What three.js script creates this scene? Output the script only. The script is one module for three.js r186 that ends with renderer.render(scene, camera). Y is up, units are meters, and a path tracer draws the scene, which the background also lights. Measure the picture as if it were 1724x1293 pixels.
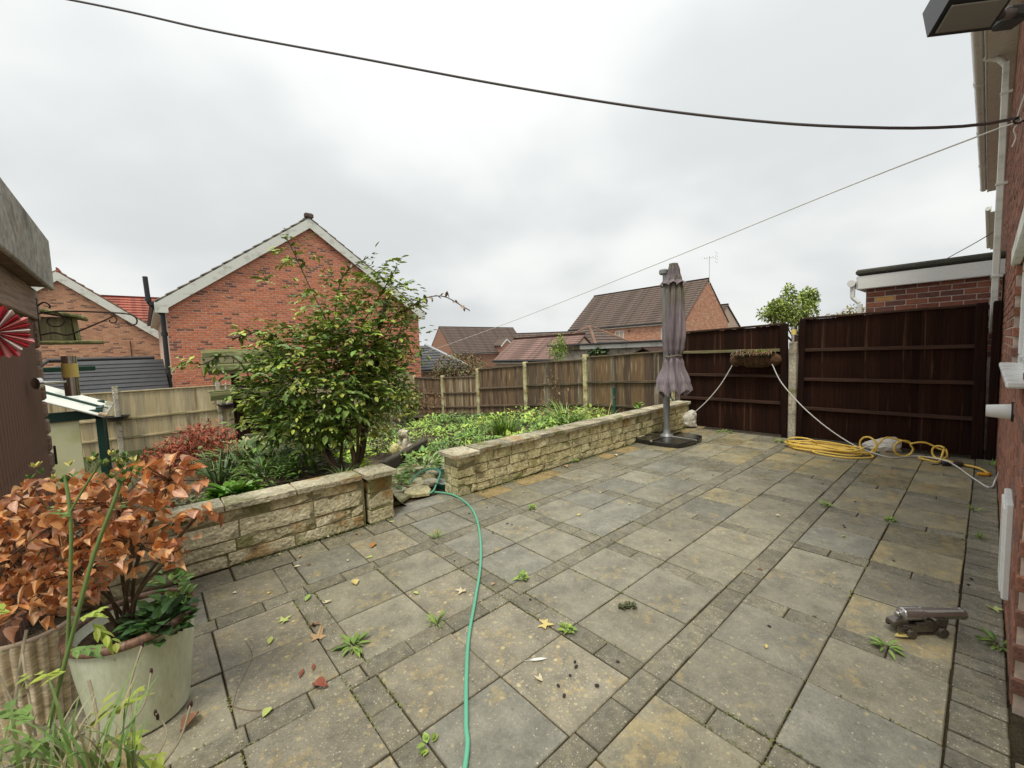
import * as THREE from 'three';
import { mergeGeometries, mergeVertices } from 'three/addons/utils/BufferGeometryUtils.js';
import { MarchingCubes } from 'three/addons/objects/MarchingCubes.js';

// ---------------------------------------------------------------- camera, sky, sun, exposure
const scene = new THREE.Scene();
const camera = new THREE.PerspectiveCamera(85.05, 4 / 3, 0.05, 400);
camera.rotation.order = 'YXZ';
camera.position.set(1.036, 1.608, 1.730);
camera.rotation.set(-4.4 * Math.PI / 180, 48.75 * Math.PI / 180, -2.1 * Math.PI / 180);
scene.add(camera);

function rng(seed) {
  let a = seed >>> 0;
  return () => { a = (a + 0x6D2B79F5) | 0; let t = Math.imul(a ^ (a >>> 15), 1 | a); t = (t + Math.imul(t ^ (t >>> 7), 61 | t)) ^ t; return ((t ^ (t >>> 14)) >>> 0) / 4294967296; };
}
const HT = new Float32Array(65536); { const r = rng(77); for (let i = 0; i < 65536; i++) HT[i] = r(); }
const hash2 = (x, y, s) => HT[(Math.imul(x, 7919) + Math.imul(y, 104729) + Math.imul(s, 1299721)) & 65535];
const sm = t => t * t * (3 - 2 * t);
function vn(x, y, p, s) {
  let xi = Math.floor(x), yi = Math.floor(y); const fx = sm(x - xi), fy = sm(y - yi);
  const x0 = ((xi % p) + p) % p, x1 = (x0 + 1) % p, y0 = ((yi % p) + p) % p, y1 = (y0 + 1) % p;
  const a = hash2(x0, y0, s), b = hash2(x1, y0, s), c = hash2(x0, y1, s), d = hash2(x1, y1, s);
  return a + (b - a) * fx + (c - a) * fy + (a - b - c + d) * fx * fy;
}
function fbm(u, v, px, oct, s, py) {   // u, v in 0..1, tiles
  let t = 0, a = 0.5, n = 0, fx = px, fy = py || px;
  for (let i = 0; i < oct; i++) { t += a * vnxy(u * fx, v * fy, fx, fy, s + i * 17); n += a; a *= 0.5; fx *= 2; fy *= 2; }
  return t / n;
}
function vnxy(x, y, px, py, s) {
  const xi = Math.floor(x), yi = Math.floor(y), fx = sm(x - xi), fy = sm(y - yi);
  const x0 = ((xi % px) + px) % px, x1 = (x0 + 1) % px, y0 = ((yi % py) + py) % py, y1 = (y0 + 1) % py;
  const a = hash2(x0, y0, s), b = hash2(x1, y0, s), c = hash2(x0, y1, s), d = hash2(x1, y1, s);
  return a + (b - a) * fx + (c - a) * fy + (a - b - c + d) * fx * fy;
}
function vn3(x, y, z, s) {
  const xi = Math.floor(x), yi = Math.floor(y), zi = Math.floor(z), fx = sm(x - xi), fy = sm(y - yi), fz = sm(z - zi);
  const h = (i, j, k) => HT[(Math.imul(xi + i, 7919) + Math.imul(yi + j, 104729) + Math.imul(zi + k, 15485863) + s * 3571) & 65535];
  const l = (a, b, t) => a + (b - a) * t;
  return l(l(l(h(0, 0, 0), h(1, 0, 0), fx), l(h(0, 1, 0), h(1, 1, 0), fx), fy), l(l(h(0, 0, 1), h(1, 0, 1), fx), l(h(0, 1, 1), h(1, 1, 1), fx), fy), fz);
}
function fbm3(x, y, z, oct, s) { let t = 0, a = 0.5, n = 0; for (let i = 0; i < oct; i++) { t += a * vn3(x, y, z, s + i); n += a; a *= 0.5; x *= 2.03; y *= 2.03; z *= 2.03; } return t / n; }
const clamp = (x, a = 0, b = 1) => Math.min(b, Math.max(a, x));
const ss = (a, b, x) => sm(clamp((x - a) / (b - a)));
const mix = (a, b, t) => a + (b - a) * t;
const mix3 = (a, b, t) => [mix(a[0], b[0], t), mix(a[1], b[1], t), mix(a[2], b[2], t)];
const V = (x, y, z) => new THREE.Vector3(x, y, z);

// overcast sky: layered cloud, brighter towards the zenith as an overcast sky is
const SUN = V(0.27, 1, 0.40).normalize();
{
  const w = 1024, h = 512, d = new Float32Array(w * h * 4);
  for (let j = 0; j < h; j++) for (let i = 0; i < w; i++) {
    const th = (j + 0.5) / h * Math.PI - Math.PI / 2, ph = (i + 0.5) / w * 2 * Math.PI - Math.PI;
    const x = Math.cos(th) * Math.cos(ph), y = Math.sin(th), z = Math.cos(th) * Math.sin(ph);
    const yy = Math.max(y, -0.05), k = 1 / (0.30 + yy + 0.06);
    const n1 = fbm3(x * k * 0.75 + 11.3, 3.1 + yy * 0.6, z * k * 0.75 + 4.2, 5, 3);
    const n2 = fbm3(x * k * 1.9 + 1.7, 9.1 + yy, z * k * 1.9 + 8.2, 5, 23);
    const c = ss(0.36, 0.64, n1 * 0.52 + n2 * 0.48);
    const L = (0.400 + 0.125 * c) * (0.92 + 0.36 * Math.max(0, y));
    const tint = mix3([0.958, 1.0, 1.008], [0.982, 1.0, 0.982], c);
    const o = (j * w + i) * 4;
    d[o] = L * tint[0]; d[o + 1] = L * tint[1]; d[o + 2] = L * tint[2]; d[o + 3] = 1;
  }
  const t = new THREE.DataTexture(d, w, h, THREE.RGBAFormat, THREE.FloatType);
  t.mapping = THREE.EquirectangularReflectionMapping; t.magFilter = t.minFilter = THREE.LinearFilter; t.wrapS = THREE.RepeatWrapping; t.needsUpdate = true;
  scene.background = t; scene.environment = t;
}
const sun = new THREE.DirectionalLight(0xfffae8, 1.5);
sun.position.copy(SUN).multiplyScalar(40); sun.castShadow = true; sun.shadow.radius = 34;
Object.assign(sun.shadow.camera, { left: -30, right: 30, top: 30, bottom: -30, near: 1, far: 120 }); sun.shadow.mapSize.set(2048, 2048);
scene.add(sun, sun.target);
const renderer = new THREE.WebGLRenderer({ antialias: true });
renderer.toneMapping = THREE.LinearToneMapping; renderer.toneMappingExposure = 1.84;
renderer.shadowMap.enabled = true; renderer.shadowMap.type = THREE.PCFSoftShadowMap;

// ---------------------------------------------------------------- textures
function tex(w, h, fn, { srgb = true, splats = [] } = {}) {
  const f = new Float32Array(w * h * 3);
  for (let j = 0; j < h; j++) for (let i = 0; i < w; i++) { const c = fn((i + 0.5) / w, (j + 0.5) / h); const o = (j * w + i) * 3; f[o] = c[0]; f[o + 1] = c[1]; f[o + 2] = c[2]; }
  for (const s of splats) {
    const r = rng(s.seed);
    for (let k = 0; k < s.n; k++) {
      const cx = r() * w, cy = r() * h, ra = mix(s.r[0], s.r[1], r() ** 2.2), e = 0.55 + r() * 0.45, an = r() * 3.14, al = mix(s.a[0], s.a[1], r()), v = 0.85 + r() * 0.3;
      const R = Math.ceil(ra + 1), ca = Math.cos(an), sa = Math.sin(an);
      for (let y = -R; y <= R; y++) for (let x = -R; x <= R; x++) {
        const px = (x * ca + y * sa) / ra, py = (-x * sa + y * ca) / (ra * e), q = Math.sqrt(px * px + py * py) + (hash2(x + k * 7, y, 5) - 0.5) * 0.35;
        const t = al * (1 - ss(0.6, 1.05, q)); if (t <= 0) continue;
        const o = ((((cy + y) | 0) + h) % h * w + (((cx + x) | 0) + w) % w) * 3;
        for (let c = 0; c < 3; c++) f[o + c] = mix(f[o + c], s.c[c] * v, t);
      }
    }
  }
  const d = new Uint8Array(w * h * 4);
  for (let i = 0; i < w * h; i++) { for (let c = 0; c < 3; c++) d[i * 4 + c] = clamp(f[i * 3 + c]) * 255; d[i * 4 + 3] = 255; }
  const t = new THREE.DataTexture(d, w, h); t.wrapS = t.wrapT = THREE.RepeatWrapping; t.magFilter = THREE.LinearFilter; t.minFilter = THREE.LinearMipmapLinearFilter; t.generateMipmaps = true; t.anisotropy = 8;
  if (srgb) t.colorSpace = THREE.SRGBColorSpace; t.needsUpdate = true; return t;
}
const gray = (w, h, fn, opt = {}) => tex(w, h, (u, v) => { const k = fn(u, v); return [k, k, k]; }, { ...opt, srgb: false });
const rep = (t, x, y) => { const c = t.clone(); c.repeat.set(x, y); c.needsUpdate = true; return c; };
const std = o => new THREE.MeshStandardMaterial({ roughness: 0.85, ...o });
const C8 = (r, g, b) => [r / 255, g / 255, b / 255];

const grainN = gray(256, 256, (u, v) => 0.5 * fbm(u, v, 8, 5, 4) + 0.5 * fbm(u, v, 48, 2, 9));
const roughN = gray(256, 256, (u, v) => 0.62 + 0.5 * (fbm(u, v, 4, 4, 14) - 0.5) + 0.25 * (fbm(u, v, 40, 2, 19) - 0.5));

// paving slabs: grey cement with pale aggregate, the cement skin worn to tan in places (one texture tile = 0.5 m)
function slabTex(seed, tan, base, fleck) {
  return tex(512, 512, (u, v) => {
    const n = fbm(u, v, 4, 5, seed), m = fbm(u, v, 3, 5, seed + 90), f = fbm(u, v, 90, 2, seed + 31), w = fbm(u, v, 14, 3, seed + 55);
    let c = base.map(k => k * (0.80 + 0.30 * n + 0.16 * (f - 0.5) + 0.12 * (w - 0.5)));
    const t = ss(0.60 - tan * 0.34, 0.76 - tan * 0.26, m + 0.42 * (w - 0.5) + 0.3 * (fbm(u, v, 36, 2, seed + 77) - 0.5));
    c = mix3(c, C8(174, 153, 106).map(k => k * (0.84 + 0.25 * w + 0.12 * (f - 0.5))), t * 0.5);
    const dk = ss(0.58, 0.75, fbm(u, v, 6, 4, seed + 200)); c = c.map(k => k * (1 - 0.07 * dk + 0.10 * (fbm(u, v, 30, 3, seed + 230) - 0.5)));
    return c;
  }, { splats: [{ seed: seed + 1, n: fleck * 4 + 60, r: [1.5, 6], a: [0.25, 0.8], c: C8(198, 190, 166) }, { seed: seed + 2, n: Math.round(fleck * 0.5), r: [5, 16], a: [0.35, 0.8], c: C8(182, 168, 130) }, { seed: seed + 3, n: 110, r: [1.5, 5], a: [0.2, 0.6], c: C8(70, 65, 54) }] });
}
const slabBump = gray(512, 512, (u, v) => 0.55 * fbm(u, v, 16, 4, 61) + 0.45 * fbm(u, v, 100, 2, 66));
const slabMats = [];
for (const [s, tan, b, fl] of [[100, -0.2, C8(144, 139, 123), 50], [130, -0.12, C8(147, 141, 123), 80], [160, 0.06, C8(149, 142, 121), 70], [190, 0.42, C8(153, 144, 118), 60], [220, -0.3, C8(141, 138, 126), 40], [250, -0.12, C8(143, 136, 119), 170]])
  slabMats.push(std({ map: rep(slabTex(s, tan, b, fl), 2, 2), bumpMap: rep(slabBump, 2, 2), bumpScale: 0.003, roughnessMap: rep(roughN, 1.3, 1.3), roughness: 0.74 }));
const slabSet = slabMats.map(m => [[1, 0.74], [0.92, 0.70], [1.07, 0.80], [0.86, 0.46]].map(([k, ro]) => { const q = m.clone(); q.color = new THREE.Color().setRGB(k, k, k * 0.985); q.roughness = ro; return q; }));   // slabs differ one by one; the last of each four is damp
const blockTex = tex(256, 256, (u, v) => { const n = fbm(u, v, 8, 5, 301), f = fbm(u, v, 64, 2, 304), g = fbm(u, v, 4, 3, 309); let c = mix3(C8(128, 124, 110), C8(134, 128, 110), ss(0.45, 0.7, g)); return c.map(k => k * (0.74 + 0.38 * n + 0.2 * (f - 0.5))); },
  { splats: [{ seed: 31, n: 300, r: [1.0, 5], a: [0.3, 0.9], c: C8(205, 200, 184) }, { seed: 33, n: 60, r: [1, 3], a: [0.3, 0.8], c: C8(56, 52, 44) }] });
const blockMats = [1, 0.86, 1.12].map(k => std({ map: rep(blockTex, 4, 4), color: new THREE.Color().setRGB(k, k * 0.99, k * 0.96), bumpMap: rep(slabBump, 3, 3), bumpScale: 0.004, roughnessMap: roughN, roughness: 0.95 }));
const tanBlock = std({ map: rep(slabTex(333, 1, C8(150, 130, 92), 30), 2, 2), bumpMap: rep(slabBump, 2, 2), bumpScale: 0.003, roughness: 0.85 });
const soilTex = tex(512, 512, (u, v) => { const n = fbm(u, v, 8, 6, 401), f = fbm(u, v, 60, 3, 404); const c = mix3(C8(58, 46, 34), C8(96, 84, 62), n); return c.map(k => k * (0.6 + 0.8 * f)); }, { splats: [{ seed: 41, n: 300, r: [1, 5], a: [0.2, 0.8], c: C8(120, 108, 84) }, { seed: 42, n: 160, r: [2, 8], a: [0.2, 0.6], c: C8(66, 78, 34) }] });
const soilBump = gray(256, 256, (u, v) => fbm(u, v, 12, 5, 411));
const soilMat = std({ map: rep(soilTex, 1, 1), bumpMap: rep(soilBump, 2, 2), bumpScale: 0.03, roughness: 1 });
const jointMat = std({ map: rep(soilTex, 3, 3), color: new THREE.Color().setRGB(0.55, 0.55, 0.45), roughness: 1, bumpMap: rep(soilBump, 8, 8), bumpScale: 0.006 });

// buff walling stone with lichen, moss stain and iron stain (tile = 1 m)
function stoneTex(seed, a, b, green, rust) {
  return tex(512, 512, (u, v) => {
    const n = fbm(u, v, 5, 6, seed), f = fbm(u, v, 50, 3, seed + 4), g = fbm(u, v, 4, 5, seed + 50), r = fbm(u, v, 3, 5, seed + 70);
    let c = mix3(a, b, ss(0.3, 0.7, n)).map(k => k * (0.78 + 0.44 * f));
    c = mix3(c, C8(96, 100, 46), ss(0.62 - green * 0.3, 0.82 - green * 0.25, g) * 0.6);
    c = mix3(c, C8(150, 104, 52), ss(0.62 - rust * 0.25, 0.80 - rust * 0.2, r) * 0.6);
    c = mix3(c, C8(56, 50, 36), ss(0.62, 0.78, fbm(u, v, 9, 4, seed + 120)) * 0.32);
    return c;
  }, { splats: [{ seed: seed + 7, n: 120, r: [1, 5], a: [0.2, 0.7], c: C8(216, 206, 172) }, { seed: seed + 8, n: 90, r: [1, 5], a: [0.3, 0.8], c: C8(80, 76, 54) }] });
}
const stoneBump = gray(512, 512, (u, v) => 0.6 * fbm(u, v, 10, 5, 71) + 0.4 * fbm(u, v, 60, 2, 76));
const stoneM = (s, a, b, g, r) => std({ map: stoneTex(s, a, b, g, r), bumpMap: stoneBump, bumpScale: 0.016, roughness: 0.95 });
const stoneR = [stoneM(500, C8(208, 198, 154), C8(228, 219, 180), 0.15, 0.0), stoneM(520, C8(198, 189, 143), C8(220, 211, 168), 0.35, 0.0), stoneM(540, C8(190, 182, 142), C8(214, 206, 168), 0.1, 0.05)];
const stoneL = [stoneM(560, C8(206, 197, 166), C8(228, 219, 190), 0.0, 0.08), stoneM(580, C8(194, 186, 154), C8(220, 211, 180), 0.1, -0.2), stoneM(600, C8(184, 174, 140), C8(212, 202, 168), 0.2, -0.2)];
const copingM = [stoneM(620, C8(190, 182, 158), C8(214, 206, 182), 0.15, 0.0), stoneM(640, C8(172, 165, 142), C8(200, 192, 168), 0.2, 0.0), stoneM(660, C8(140, 134, 116), C8(178, 170, 148), 0.3, 0.0)];
const mortarMat = std({ map: stoneTex(680, C8(128, 120, 92), C8(152, 144, 114), 0.4, -0.2), bumpMap: stoneBump, bumpScale: 0.01, roughness: 1 });

// timber, grain along v (tile = 1 m along the grain, 0.5 m across)
function woodTex(seed, a, b, wear, wearC, stain, stainC, gr = 0.44) {
  return tex(256, 512, (u, v) => {
    const g = fbm(u, v, 24, 4, seed, 2), f = fbm(u, v, 64, 2, seed + 5, 6), k = fbm(u, v, 4, 4, seed + 9, 3);
    let c = mix3(a, b, clamp(g * 0.7 + k * 0.5 - 0.1)).map(q => q * (1 - gr / 2 + gr * f));
    c = mix3(c, wearC, ss(0.66 - wear * 0.35, 0.80 - wear * 0.25, fbm(u, v, 16, 4, seed + 40, 2) * 0.65 + k * 0.35) * 0.8);
    c = mix3(c, stainC, ss(0.64 - stain * 0.35, 0.82 - stain * 0.28, fbm(u, v, 6, 5, seed + 60, 2)) * 0.75);
    return c;
  }, { splats: [{ seed: seed + 3, n: 5, r: [4, 9], a: [0.3, 0.7], c: a.map(k => k * 0.5) }] });
}
const woodBump = gray(256, 512, (u, v) => fbm(u, v, 40, 3, 81, 3));
const woodM = (t, o = {}) => std({ map: rep(t, 2, 1), bumpMap: rep(woodBump, 2, 1), bumpScale: 0.004, roughness: 0.9, ...o });
const darkTimber = [woodTex(755, C8(44, 25, 17), C8(56, 33, 23), 0.06, C8(92, 74, 62), 0.15, C8(30, 18, 12)), woodTex(700, C8(37, 20, 13), C8(46, 25, 17), 0.02, C8(96, 76, 62), 0.1, C8(30, 20, 16)), woodTex(720, C8(33, 18, 12), C8(42, 23, 16), 0.0, C8(86, 68, 56), 0.2, C8(28, 18, 16)), woodTex(740, C8(40, 22, 15), C8(50, 28, 19), 0.03, C8(104, 84, 68), 0.0, C8(30, 20, 16))].map(t => new THREE.MeshPhysicalMaterial({ map: rep(t, 2, 1), bumpMap: rep(woodBump, 2, 1), bumpScale: 0.006, roughness: 0.95, specularIntensity: 0.35 }));
const darkRail = woodM(woodTex(760, C8(50, 30, 20), C8(72, 47, 33), 0.25, C8(140, 126, 96), 0.1, C8(34, 24, 18)));
const paleRail = woodM(woodTex(770, C8(120, 106, 84), C8(160, 146, 116), 0.3, C8(176, 166, 136), 0.3, C8(98, 96, 62)));
const sideTimber = [woodTex(800, C8(87, 71, 57), C8(118, 100, 82), 0.25, C8(175, 160, 133), 0.2, C8(56, 41, 31)), woodTex(820, C8(98, 78, 57), C8(134, 108, 79), 0.1, C8(170, 151, 121), 0.25, C8(61, 44, 32)), woodTex(840, C8(104, 93, 78), C8(140, 128, 110), 0.4, C8(184, 176, 153), 0.35, C8(62, 49, 39)), woodTex(860, C8(72, 58, 47), C8(103, 85, 70), 0.15, C8(160, 145, 119), 0.1, C8(49, 37, 28))].map(t => woodM(t));
const greyTimber = [woodTex(880, C8(128, 116, 94), C8(166, 154, 128), 0.3, C8(190, 182, 158), 0.3, C8(86, 66, 48)), woodTex(890, C8(118, 104, 82), C8(152, 140, 112), 0.2, C8(186, 176, 150), 0.45, C8(92, 60, 38))].map(t => woodM(t));
const sideRail = woodM(woodTex(870, C8(91, 77, 61), C8(130, 113, 93), 0.2, C8(166, 154, 130), 0.2, C8(68, 62, 46)));
const backTimber = [woodTex(900, C8(183, 166, 128), C8(209, 194, 158), 0.1, C8(219, 208, 178), 0.05, C8(145, 126, 93), 0.16), woodTex(920, C8(173, 156, 120), C8(199, 184, 148), 0.15, C8(213, 202, 172), 0.12, C8(135, 116, 87), 0.16), woodTex(940, C8(191, 176, 140), C8(216, 202, 167), 0.1, C8(223, 214, 185), 0.0, C8(145, 126, 93), 0.16), woodTex(950, C8(164, 150, 120), C8(188, 176, 146), 0.2, C8(203, 196, 171), 0.2, C8(128, 116, 91), 0.16)].map(t => woodM(t));
const backRail = woodM(woodTex(960, C8(163, 148, 115), C8(192, 178, 143), 0.1, C8(207, 196, 168), 0.2, C8(118, 115, 79)));
const greenTimber = [woodTex(970, C8(116, 116, 78), C8(146, 146, 102), 0.2, C8(170, 168, 130), 0.3, C8(74, 80, 44)), woodTex(980, C8(96, 92, 68), C8(128, 122, 92), 0.2, C8(160, 154, 124), 0.3, C8(70, 72, 44))].map(t => woodM(t));
const sleeperM = woodM(woodTex(990, C8(56, 50, 44), C8(86, 78, 66), 0.2, C8(120, 110, 92), 0.2, C8(34, 32, 28)));
const shedTimber = woodM(woodTex(1000, C8(108, 82, 70), C8(132, 104, 90), 0.12, C8(152, 130, 116), 0.1, C8(80, 58, 50)));
const shedTrim = woodM(woodTex(1010, C8(130, 108, 94), C8(154, 132, 116), 0.2, C8(176, 158, 142), 0.15, C8(92, 74, 64)));
const concPost = std({ map: rep(stoneTex(1020, C8(176, 168, 128), C8(200, 192, 152), 0.35, 0), 1, 1), bumpMap: stoneBump, bumpScale: 0.006, roughness: 0.95 });
const concPostGrey = std({ map: rep(stoneTex(1040, C8(158, 150, 134), C8(186, 178, 160), 0.2, 0), 1, 1), bumpMap: stoneBump, bumpScale: 0.006, roughness: 0.95 });
const brickTex = tex(256, 256, (u, v) => { const n = fbm(u, v, 4, 5, 1101), f = fbm(u, v, 40, 3, 1104); const k = 0.80 + 0.36 * n + 0.3 * (f - 0.5); return [k, k, k]; }, { splats: [{ seed: 51, n: 90, r: [1, 6], a: [0.15, 0.5], c: [0.42, 0.40, 0.40] }, { seed: 52, n: 60, r: [1, 4], a: [0.1, 0.4], c: [1.1, 1.05, 1] }] });
const brickBump = gray(256, 256, (u, v) => fbm(u, v, 20, 4, 1111));
const brickMat = (r, g, b) => std({ map: rep(brickTex, 3, 3), color: new THREE.Color().setRGB(r, g, b), bumpMap: rep(brickBump, 3, 3), bumpScale: 0.005, roughness: 0.92 });
const brickInst = std({ map: rep(brickTex, 3, 3), bumpMap: rep(brickBump, 3, 3), bumpScale: 0.005, roughness: 0.92 });
function mortar(r, g, b, s) { return std({ map: rep(tex(128, 128, (u, v) => { const k = 0.85 + 0.3 * (fbm(u, v, 16, 3, s) - 0.5); return [k, k, k]; }), 2, 2), color: new THREE.Color().setRGB(r, g, b), roughness: 1, bumpMap: brickBump, bumpScale: 0.004 }); }
const tileTex = tex(512, 256, (u, v) => { const n = fbm(u, v, 8, 5, 1201), f = fbm(u, v, 64, 2, 1204); const id = hash2(Math.floor(u * 16), 3, 8); const k = 0.72 + 0.34 * n + 0.24 * (f - 0.5) + 0.14 * (id - 0.5); return [k, k, k]; }, { splats: [{ seed: 61, n: 60, r: [1, 5], a: [0.2, 0.5], c: C8(150, 150, 130) }] });
const tileMat = (r, g, b, rough = 0.8) => std({ map: rep(tileTex, 0.25, 1), color: new THREE.Color().setRGB(r, g, b), roughness: rough, bumpMap: rep(brickBump, 2, 2), bumpScale: 0.004 });
const whitePaint = std({ color: new THREE.Color().setRGB(0.76, 0.77, 0.75), roughness: 0.5, roughnessMap: roughN });
const whiteOld = std({ map: tex(256, 256, (u, v) => { const n = fbm(u, v, 5, 5, 1301), f = fbm(u, v, 3, 4, 1307, 12); return mix3(C8(222, 224, 216), C8(176, 178, 164), ss(0.5, 0.75, n * 0.6 + f * 0.4) * 0.8); }), roughness: 0.6 });
const plasticBlack = std({ color: new THREE.Color().setRGB(0.022, 0.022, 0.024), roughness: 0.42 });
const steel = std({ color: new THREE.Color().setRGB(0.62, 0.61, 0.58), metalness: 1, roughness: 0.28, roughnessMap: roughN });
const glassPane = new THREE.MeshPhysicalMaterial({ color: 0xffffff, transmission: 1, thickness: 0, roughness: 0.03, ior: 1.5 });
const curtain = std({ color: new THREE.Color().setRGB(0.52, 0.52, 0.50), roughness: 0.95 });

// ---------------------------------------------------------------- helpers
const taken = new Map();
function numbered(n) { const k = taken.get(n) || 0; taken.set(n, k + 1); return k ? `${n}_${String(k).padStart(3, '0')}` : n; }
function shade(o) { o.traverse(m => { if (m.isMesh) { m.castShadow = true; m.receiveShadow = true; } }); return o; }
function part(name, geo, mat, parent) { const m = new THREE.Mesh(geo, mat); m.name = name; m.castShadow = m.receiveShadow = true; parent.add(m); return m; }
function thing(name, label, category, p = [0, 0, 0], turn = 0, group) { const g = new THREE.Group(); g.name = numbered(name); g.position.set(...p); g.rotation.y = turn; g.userData = { label, category }; if (group) g.userData.group = group; scene.add(g); return g; }
function single(name, label, category, geo, mat, p, turn = 0, group) { const m = new THREE.Mesh(geo, mat); m.name = numbered(name); m.castShadow = m.receiveShadow = true; if (p) m.position.set(...p); m.rotation.y = turn; m.userData = { label, category }; if (group) m.userData.group = group; scene.add(m); return m; }
function struct(name, geo, mat, p) { const m = new THREE.Mesh(geo, mat); m.name = numbered(name); m.castShadow = m.receiveShadow = true; m.userData = { kind: 'structure' }; if (p) m.position.set(...p); scene.add(m); return m; }
function stuff(o) { o.userData.kind = 'stuff'; return o; }
function geoFrom(pos, uv) { const g = new THREE.BufferGeometry(); g.setAttribute('position', new THREE.Float32BufferAttribute(pos, 3)); if (uv) g.setAttribute('uv', new THREE.Float32BufferAttribute(uv, 2)); g.computeVertexNormals(); return g; }
// uv in metres from the face's main direction; turn = true swaps u and v
function metric(geo, { turn = false, ox = 0, oy = 0 } = {}) {
  const g = geo.index ? geo.toNonIndexed() : geo; g.computeVertexNormals === undefined;
  const p = g.attributes.position, uv = new Float32Array(p.count * 2), a = V(), b = V(), c = V(), n = V();
  for (let i = 0; i < p.count; i += 3) {
    a.fromBufferAttribute(p, i); b.fromBufferAttribute(p, i + 1); c.fromBufferAttribute(p, i + 2);
    n.copy(b).sub(a).cross(c.clone().sub(a)); const ax = Math.abs(n.x), ay = Math.abs(n.y), az = Math.abs(n.z);
    [a, b, c].forEach((q, k) => { let u, v; if (ay >= ax && ay >= az) { u = q.x; v = q.z; } else if (ax >= az) { u = q.z; v = q.y; } else { u = q.x; v = q.y; } if (turn) [u, v] = [v, u]; uv[(i + k) * 2] = u + ox; uv[(i + k) * 2 + 1] = v + oy; });
  }
  g.setAttribute('uv', new THREE.BufferAttribute(uv, 2)); return g;
}
// box with chamfered edges (44 triangles), centred
function cbox(w, h, d, c = 0.004, o = {}) {
  const X = w / 2, Y = h / 2, Z = d / 2; c = Math.min(c, X * 0.6, Y * 0.6, Z * 0.6);
  const P = []; const corner = (sx, sy, sz) => ({ x: V(sx * X, sy * (Y - c), sz * (Z - c)), y: V(sx * (X - c), sy * Y, sz * (Z - c)), z: V(sx * (X - c), sy * (Y - c), sz * Z) });
  const K = {}; for (const sx of [-1, 1]) for (const sy of [-1, 1]) for (const sz of [-1, 1]) K[[sx, sy, sz]] = corner(sx, sy, sz);
  const tri = (a, b, e) => { const n = b.clone().sub(a).cross(e.clone().sub(a)), m = a.clone().add(b).add(e); if (n.dot(m) < 0) [b, e] = [e, b]; for (const q of [a, b, e]) P.push(q.x, q.y, q.z); };
  const quad = (a, b, e, f) => { tri(a, b, e); tri(a, e, f); };
  for (const s of [-1, 1]) {
    quad(K[[s, -1, -1]].x, K[[s, 1, -1]].x, K[[s, 1, 1]].x, K[[s, -1, 1]].x); quad(K[[-1, s, -1]].y, K[[1, s, -1]].y, K[[1, s, 1]].y, K[[-1, s, 1]].y); quad(K[[-1, -1, s]].z, K[[1, -1, s]].z, K[[1, 1, s]].z, K[[-1, 1, s]].z);
    for (const t of [-1, 1]) { quad(K[[s, t, -1]].x, K[[s, t, -1]].y, K[[s, t, 1]].y, K[[s, t, 1]].x); quad(K[[s, -1, t]].x, K[[s, -1, t]].z, K[[s, 1, t]].z, K[[s, 1, t]].x); quad(K[[-1, s, t]].y, K[[-1, s, t]].z, K[[1, s, t]].z, K[[1, s, t]].y); for (const q of [-1, 1]) tri(K[[s, t, q]].x, K[[s, t, q]].y, K[[s, t, q]].z); }
  }
  const g = new THREE.BufferGeometry(); g.setAttribute('position', new THREE.Float32BufferAttribute(P, 3)); g.computeVertexNormals(); return metric(g, o);
}
const tr = (g, x, y, z, rx = 0, ry = 0, rz = 0) => { if (rx) g.rotateX(rx); if (ry) g.rotateY(ry); if (rz) g.rotateZ(rz); return g.translate(x, y, z); };
function tube(pts, r, seg = 64, rad = 8, closed = false) { const c = new THREE.CatmullRomCurve3(pts.map(p => V(...p)), closed, 'catmullrom', 0.5); return new THREE.TubeGeometry(c, seg, r, rad, closed); }
function bar(a, b, r, rad = 8, r2) { const A = V(...a), B = V(...b), d = B.clone().sub(A), L = d.length(); const g = new THREE.CylinderGeometry(r2 === undefined ? r : r2, r, L, rad); g.applyQuaternion(new THREE.Quaternion().setFromUnitVectors(V(0, 1, 0), d.normalize())); return g.translate((a[0] + b[0]) / 2, (a[1] + b[1]) / 2, (a[2] + b[2]) / 2); }
const merge = a => mergeGeometries(a.map(g => { const q = g.index ? g.toNonIndexed() : g; for (const k of Object.keys(q.attributes)) if (!['position', 'normal', 'uv'].includes(k)) q.deleteAttribute(k); if (!q.attributes.uv) q.setAttribute('uv', new THREE.BufferAttribute(new Float32Array(q.attributes.position.count * 2), 2)); return q; }));
const terr = x => -0.082 * Math.max(0, -x - 4.8);

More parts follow.
